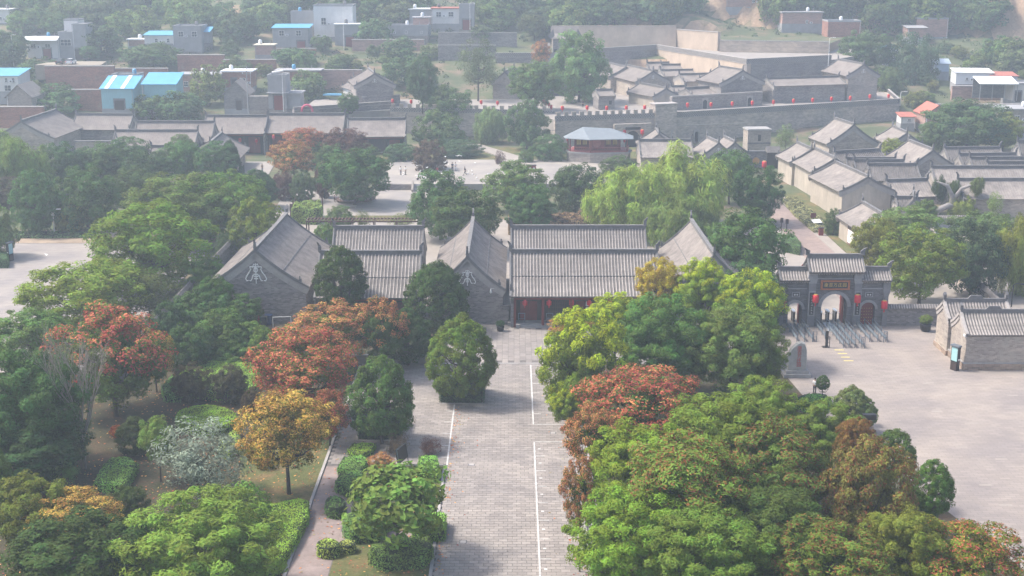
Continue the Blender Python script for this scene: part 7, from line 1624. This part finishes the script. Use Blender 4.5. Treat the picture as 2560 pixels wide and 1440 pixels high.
def person_parts(pose):
    if pose in PM: return PM[pose]
    q = POSE[pose]; hz_, ln = q['hip'], q['lean']; ch = (0, ln * .7, hz_ + .38); nk = (0, ln, hz_ + .56); hd = (0, ln - .02, hz_ + .72); tp_ = (0, ln - .01, hz_ + .84)
    V_ = [(0, 0, hz_), (0, ln * .4, hz_ + .2), ch, nk, hd, tp_]; E_ = [(0, 1), (1, 2), (2, 3), (3, 4), (4, 5)]; R_ = [.12, .12, .135, .06, .095, .075]
    def limb(root, pts, rs):
        k = root
        for p, r in zip(pts, rs): V_.append(p); R_.append(r); E_.append((k, len(V_) - 1)); k = len(V_) - 1
    for s, a in ((1, 'l'), (-1, 'r')):
        f, kn, h, e = q['f' + a], q['k' + a], q['h' + a], q['e' + a]
        limb(0, [(s * .1, 0, hz_ - .06), kn, (f[0], f[1] + .02, f[2] + .09), (f[0], f[1] - .14, f[2] + .04)], [.095, .06, .042, .035])
        limb(2, [(s * .19, ln * .9, hz_ + .48), e, h, (h[0], h[1] - .07, h[2] - .05), ], [.06, .042, .03, .026])
    body = skin_mesh('body', V_, E_, R_, SKIN)
    # fingers and thumb on each hand
    fb = MB()
    for s, a in ((1, 'l'), (-1, 'r')):
        h = Vector(q['h' + a]) + Vector((0, -.07, -.05))
        for i in range(4): fb.tube([h + Vector(((i - 1.5) * .02, 0, 0)), h + Vector(((i - 1.5) * .024, -.045, -.02)), h + Vector(((i - 1.5) * .024, -.065 - .008 * (i in (1, 2)), -.05))], [.01, .009, .007], 5)
        fb.tube([h + Vector((-s * .025, .02, .0)), h + Vector((-s * .055, -.02, -.015)), h + Vector((-s * .055, -.045, -.035))], [.011, .01, .008], 5)
    hands = fb.mesh('fingers', SKIN, True)
    sv = [(0, ln * .1, hz_ - .02), (0, ln * .4, hz_ + .2), ch, (0, ln * .95, hz_ + .5)]; se = [(0, 1), (1, 2), (2, 3)]; sr = [.15, .145, .16, .085]
    for s, a in ((1, 'l'), (-1, 'r')):
        sv += [(s * .19, ln * .9, hz_ + .47), q['e' + a]]; sr += [.078, .058]; se += [(2, len(sv) - 2), (len(sv) - 2, len(sv) - 1)]
    tv = [(0, 0, hz_ + .03)]; te = []; tr_ = [.145]
    for s, a in ((1, 'l'), (-1, 'r')):
        f, kn = q['f' + a], q['k' + a]; k = len(tv); tv += [(s * .1, 0, hz_ - .08), kn, (f[0], f[1] + .02, f[2] + .1)]; tr_ += [.115, .078, .065]; te += [(0, k), (k, k + 1), (k + 1, k + 2)]
    hair = MB().lathe([(.04, -.09), (.1, -.06), (.11, 0), (.1, .06), (.06, .1), (.01, .115)], 10)
    face = MB()
    for s in (-1, 1): face.lathe([(.004, -.012), (.013, 0), (.004, .012)], 6, (s * .035, -.088))
    nose = MB().ext_x([(-.085, -.03), (-.118, -.03), (-.085, .02)], -.012, .012)
    mouth = MB().box(-.025, .025, -.093, -.086, -.058, -.05)
    ears = MB().box(-.105, -.092, -.02, .02, -.03, .03).box(.092, .105, -.02, .02, -.03, .03)
    shoes = MB()
    for a in 'lr':
        f = q['f' + a]; shoes.box(f[0] - .05, f[0] + .05, f[1] - .19, f[1] + .08, f[2], f[2] + .09)
    PM[pose] = (body, hands, (sv, se, sr), (tv, te, tr_), hair.mesh('hair', HAIR, True), face.mesh('eyes', HAIR), nose.mesh('nose', SKIN), mouth.mesh('mouth', MATS['coral']), ears.mesh('ears', SKIN), shoes.mesh('shoes', BLACK), hd)
    return PM[pose]
CM = {}
def person(label, loc, rz, pose, top, leg, group=None, hair=True):
    body, hands, S_, T_, hm_, fm, nm, mm_, em, shm, hd = person_parts(pose)
    t = thing('person', label, 'person', loc, rz, group); bo = link('body', body, t); link('fingers', hands, bo)
    for nm_, spec, c in (('shirt', S_, top), ('trousers', T_, leg)):
        k = (pose, nm_, c)
        if k not in CM: CM[k] = skin_mesh(nm_, *spec, CLOTH[c])
        link(nm_, CM[k], t)
    link('shoes', shm, t)
    link('hair', hm_, t, (hd[0], hd[1] + .025, hd[2] + .05)); 
    for n2, me2 in (('eyes', fm), ('nose', nm), ('mouth', mm_), ('ears', em)): link(n2, me2, bo, (hd[0], hd[1], hd[2] + .01))
    return t
person('person in white shirt and black trousers standing at the grass dome', tuple(G(2036, 984, .012)), math.radians(150), 'stand', 'white', 'black')
PG = 'visitors on the pigeon square'
person('left one of two standing visitors in white', tuple(G(1002, 437, 1.2)), 2.6, 'stand', 'white', 'grey', PG); person('right one of two standing visitors in white', tuple(G(1014, 437, 1.2)), 2.2, 'stand', 'white', 'khaki', PG)
person('visitor in black striding across the square', tuple(G(1163, 438, 1.2)), -1.2, 'walk', 'black', 'black', PG); person('visitor in dark clothes standing with a white-clad one', tuple(G(1131, 427, 1.2)), .4, 'stand', 'navy', 'black', PG)
person('visitor in white standing beside the dark-clad one', tuple(G(1139, 427, 1.2)), -.5, 'stand', 'white', 'white', PG); person('crouching visitor in white top feeding pigeons', tuple(G(1043, 450, 1.2)), 1.2, 'crouch', 'white', 'black', PG)
person('crouching visitor in dark clothes behind the feeding one', tuple(G(1055, 436, 1.2)), .2, 'crouch', 'black', 'black', PG); person('crouching visitor in red at the back of the square', tuple(G(1095, 430, 1.2)), -.6, 'crouch', 'red', 'khaki', PG)
person('crouching child-sized visitor in grey at the hedge tree', tuple(G(1080, 436, 1.2)), .8, 'crouch', 'grey', 'navy', PG)
person('lone visitor in brown standing on the far landing', tuple(G(656, 430, .12)), .3, 'stand', 'khaki', 'grey'); person('lone visitor standing in the fortress court', tuple(G(1457, 268, 6.65)), .2, 'stand', 'navy', 'black')
FEA = mat('white_feather', (.85, .85, .84), .8, .04, 6)
pb = MB().lathe([(.02, -.26), (.09, -.12), (.11, .02), (.07, .16), (.055, .22), (.02, .28)], 8).mesh('body', FEA, True)
wg = MB().add([(0, -.1, 0), (0, .12, 0), (.3, .1, .16), (.62, -.1, .1), (.3, -.16, .12)], [(0, 1, 2, 4), (2, 3, 4)]); wg.add([(0, -.1, -.02), (0, .12, -.02), (.3, .1, .14), (.62, -.1, .09), (.3, -.16, .1)], [(4, 2, 1, 0), (4, 3, 2)]); wgm = wg.mesh('wing', FEA)
rp_ = random.Random(4)
def pigeon(label, loc, rz, fly, group):
    t = thing('pigeon', label, 'bird', loc, rz, group); s = .72 if fly else .95
    b_ = link('body', pb, t, scale=(s, s, s)); b_.rotation_euler = (-math.pi / 2 + (.0 if fly else .5), 0, 0)
    if fly:
        for k in (1, -1): link('wing', wgm, t, scale=(k * s, s, s))
    else: put('tail', MB().box(-.05, .05, .2, .42, -.05, -.02), FEA, t)
for i, (x, y) in enumerate([(1113, 392), (1112, 406), (1043, 414), (1067, 419), (1143, 390), (1153, 390), (1150, 404), (1188, 408), (1163, 534), (1147, 389), (1120, 410)]):
    pigeon('white pigeon flying over the square', tuple(A(x, y, 258 if y < 500 else 205)), rp_.uniform(0, 6.28), True, 'pigeons in flight')
for i in range(34):
    x = rp_.choice([rp_.gauss(1190, 18), rp_.gauss(1100, 25), rp_.gauss(1060, 20), rp_.uniform(960, 1240)]); y = rp_.uniform(426, 446); p = G(x, y, 1.36)
    pigeon('white pigeon pecking on the square paving', tuple(p), rp_.uniform(0, 6.28), False, 'pigeons on the ground')
# ------------------------------------------------------------------ haze
hz = MB().box(-960, 960, -140, 1520, -2, 62)
hm = bpy.data.materials.new('haze'); hm.use_nodes = True; hn = hm.node_tree; hn.nodes.clear()
ho = hn.nodes.new('ShaderNodeOutputMaterial'); pv = hn.nodes.new('ShaderNodeVolumePrincipled')
pv.inputs['Color'].default_value = (.72, .84, 1.0, 1); pv.inputs['Density'].default_value = .00066; pv.inputs['Anisotropy'].default_value = .2
hn.links.new(pv.outputs[0], ho.inputs['Volume'])
ho_ = put('haze', hz, hm); ho_['kind'] = 'stuff'; ho_['label'] = 'pale blue haze hanging over the valley'; ho_['category'] = 'haze'
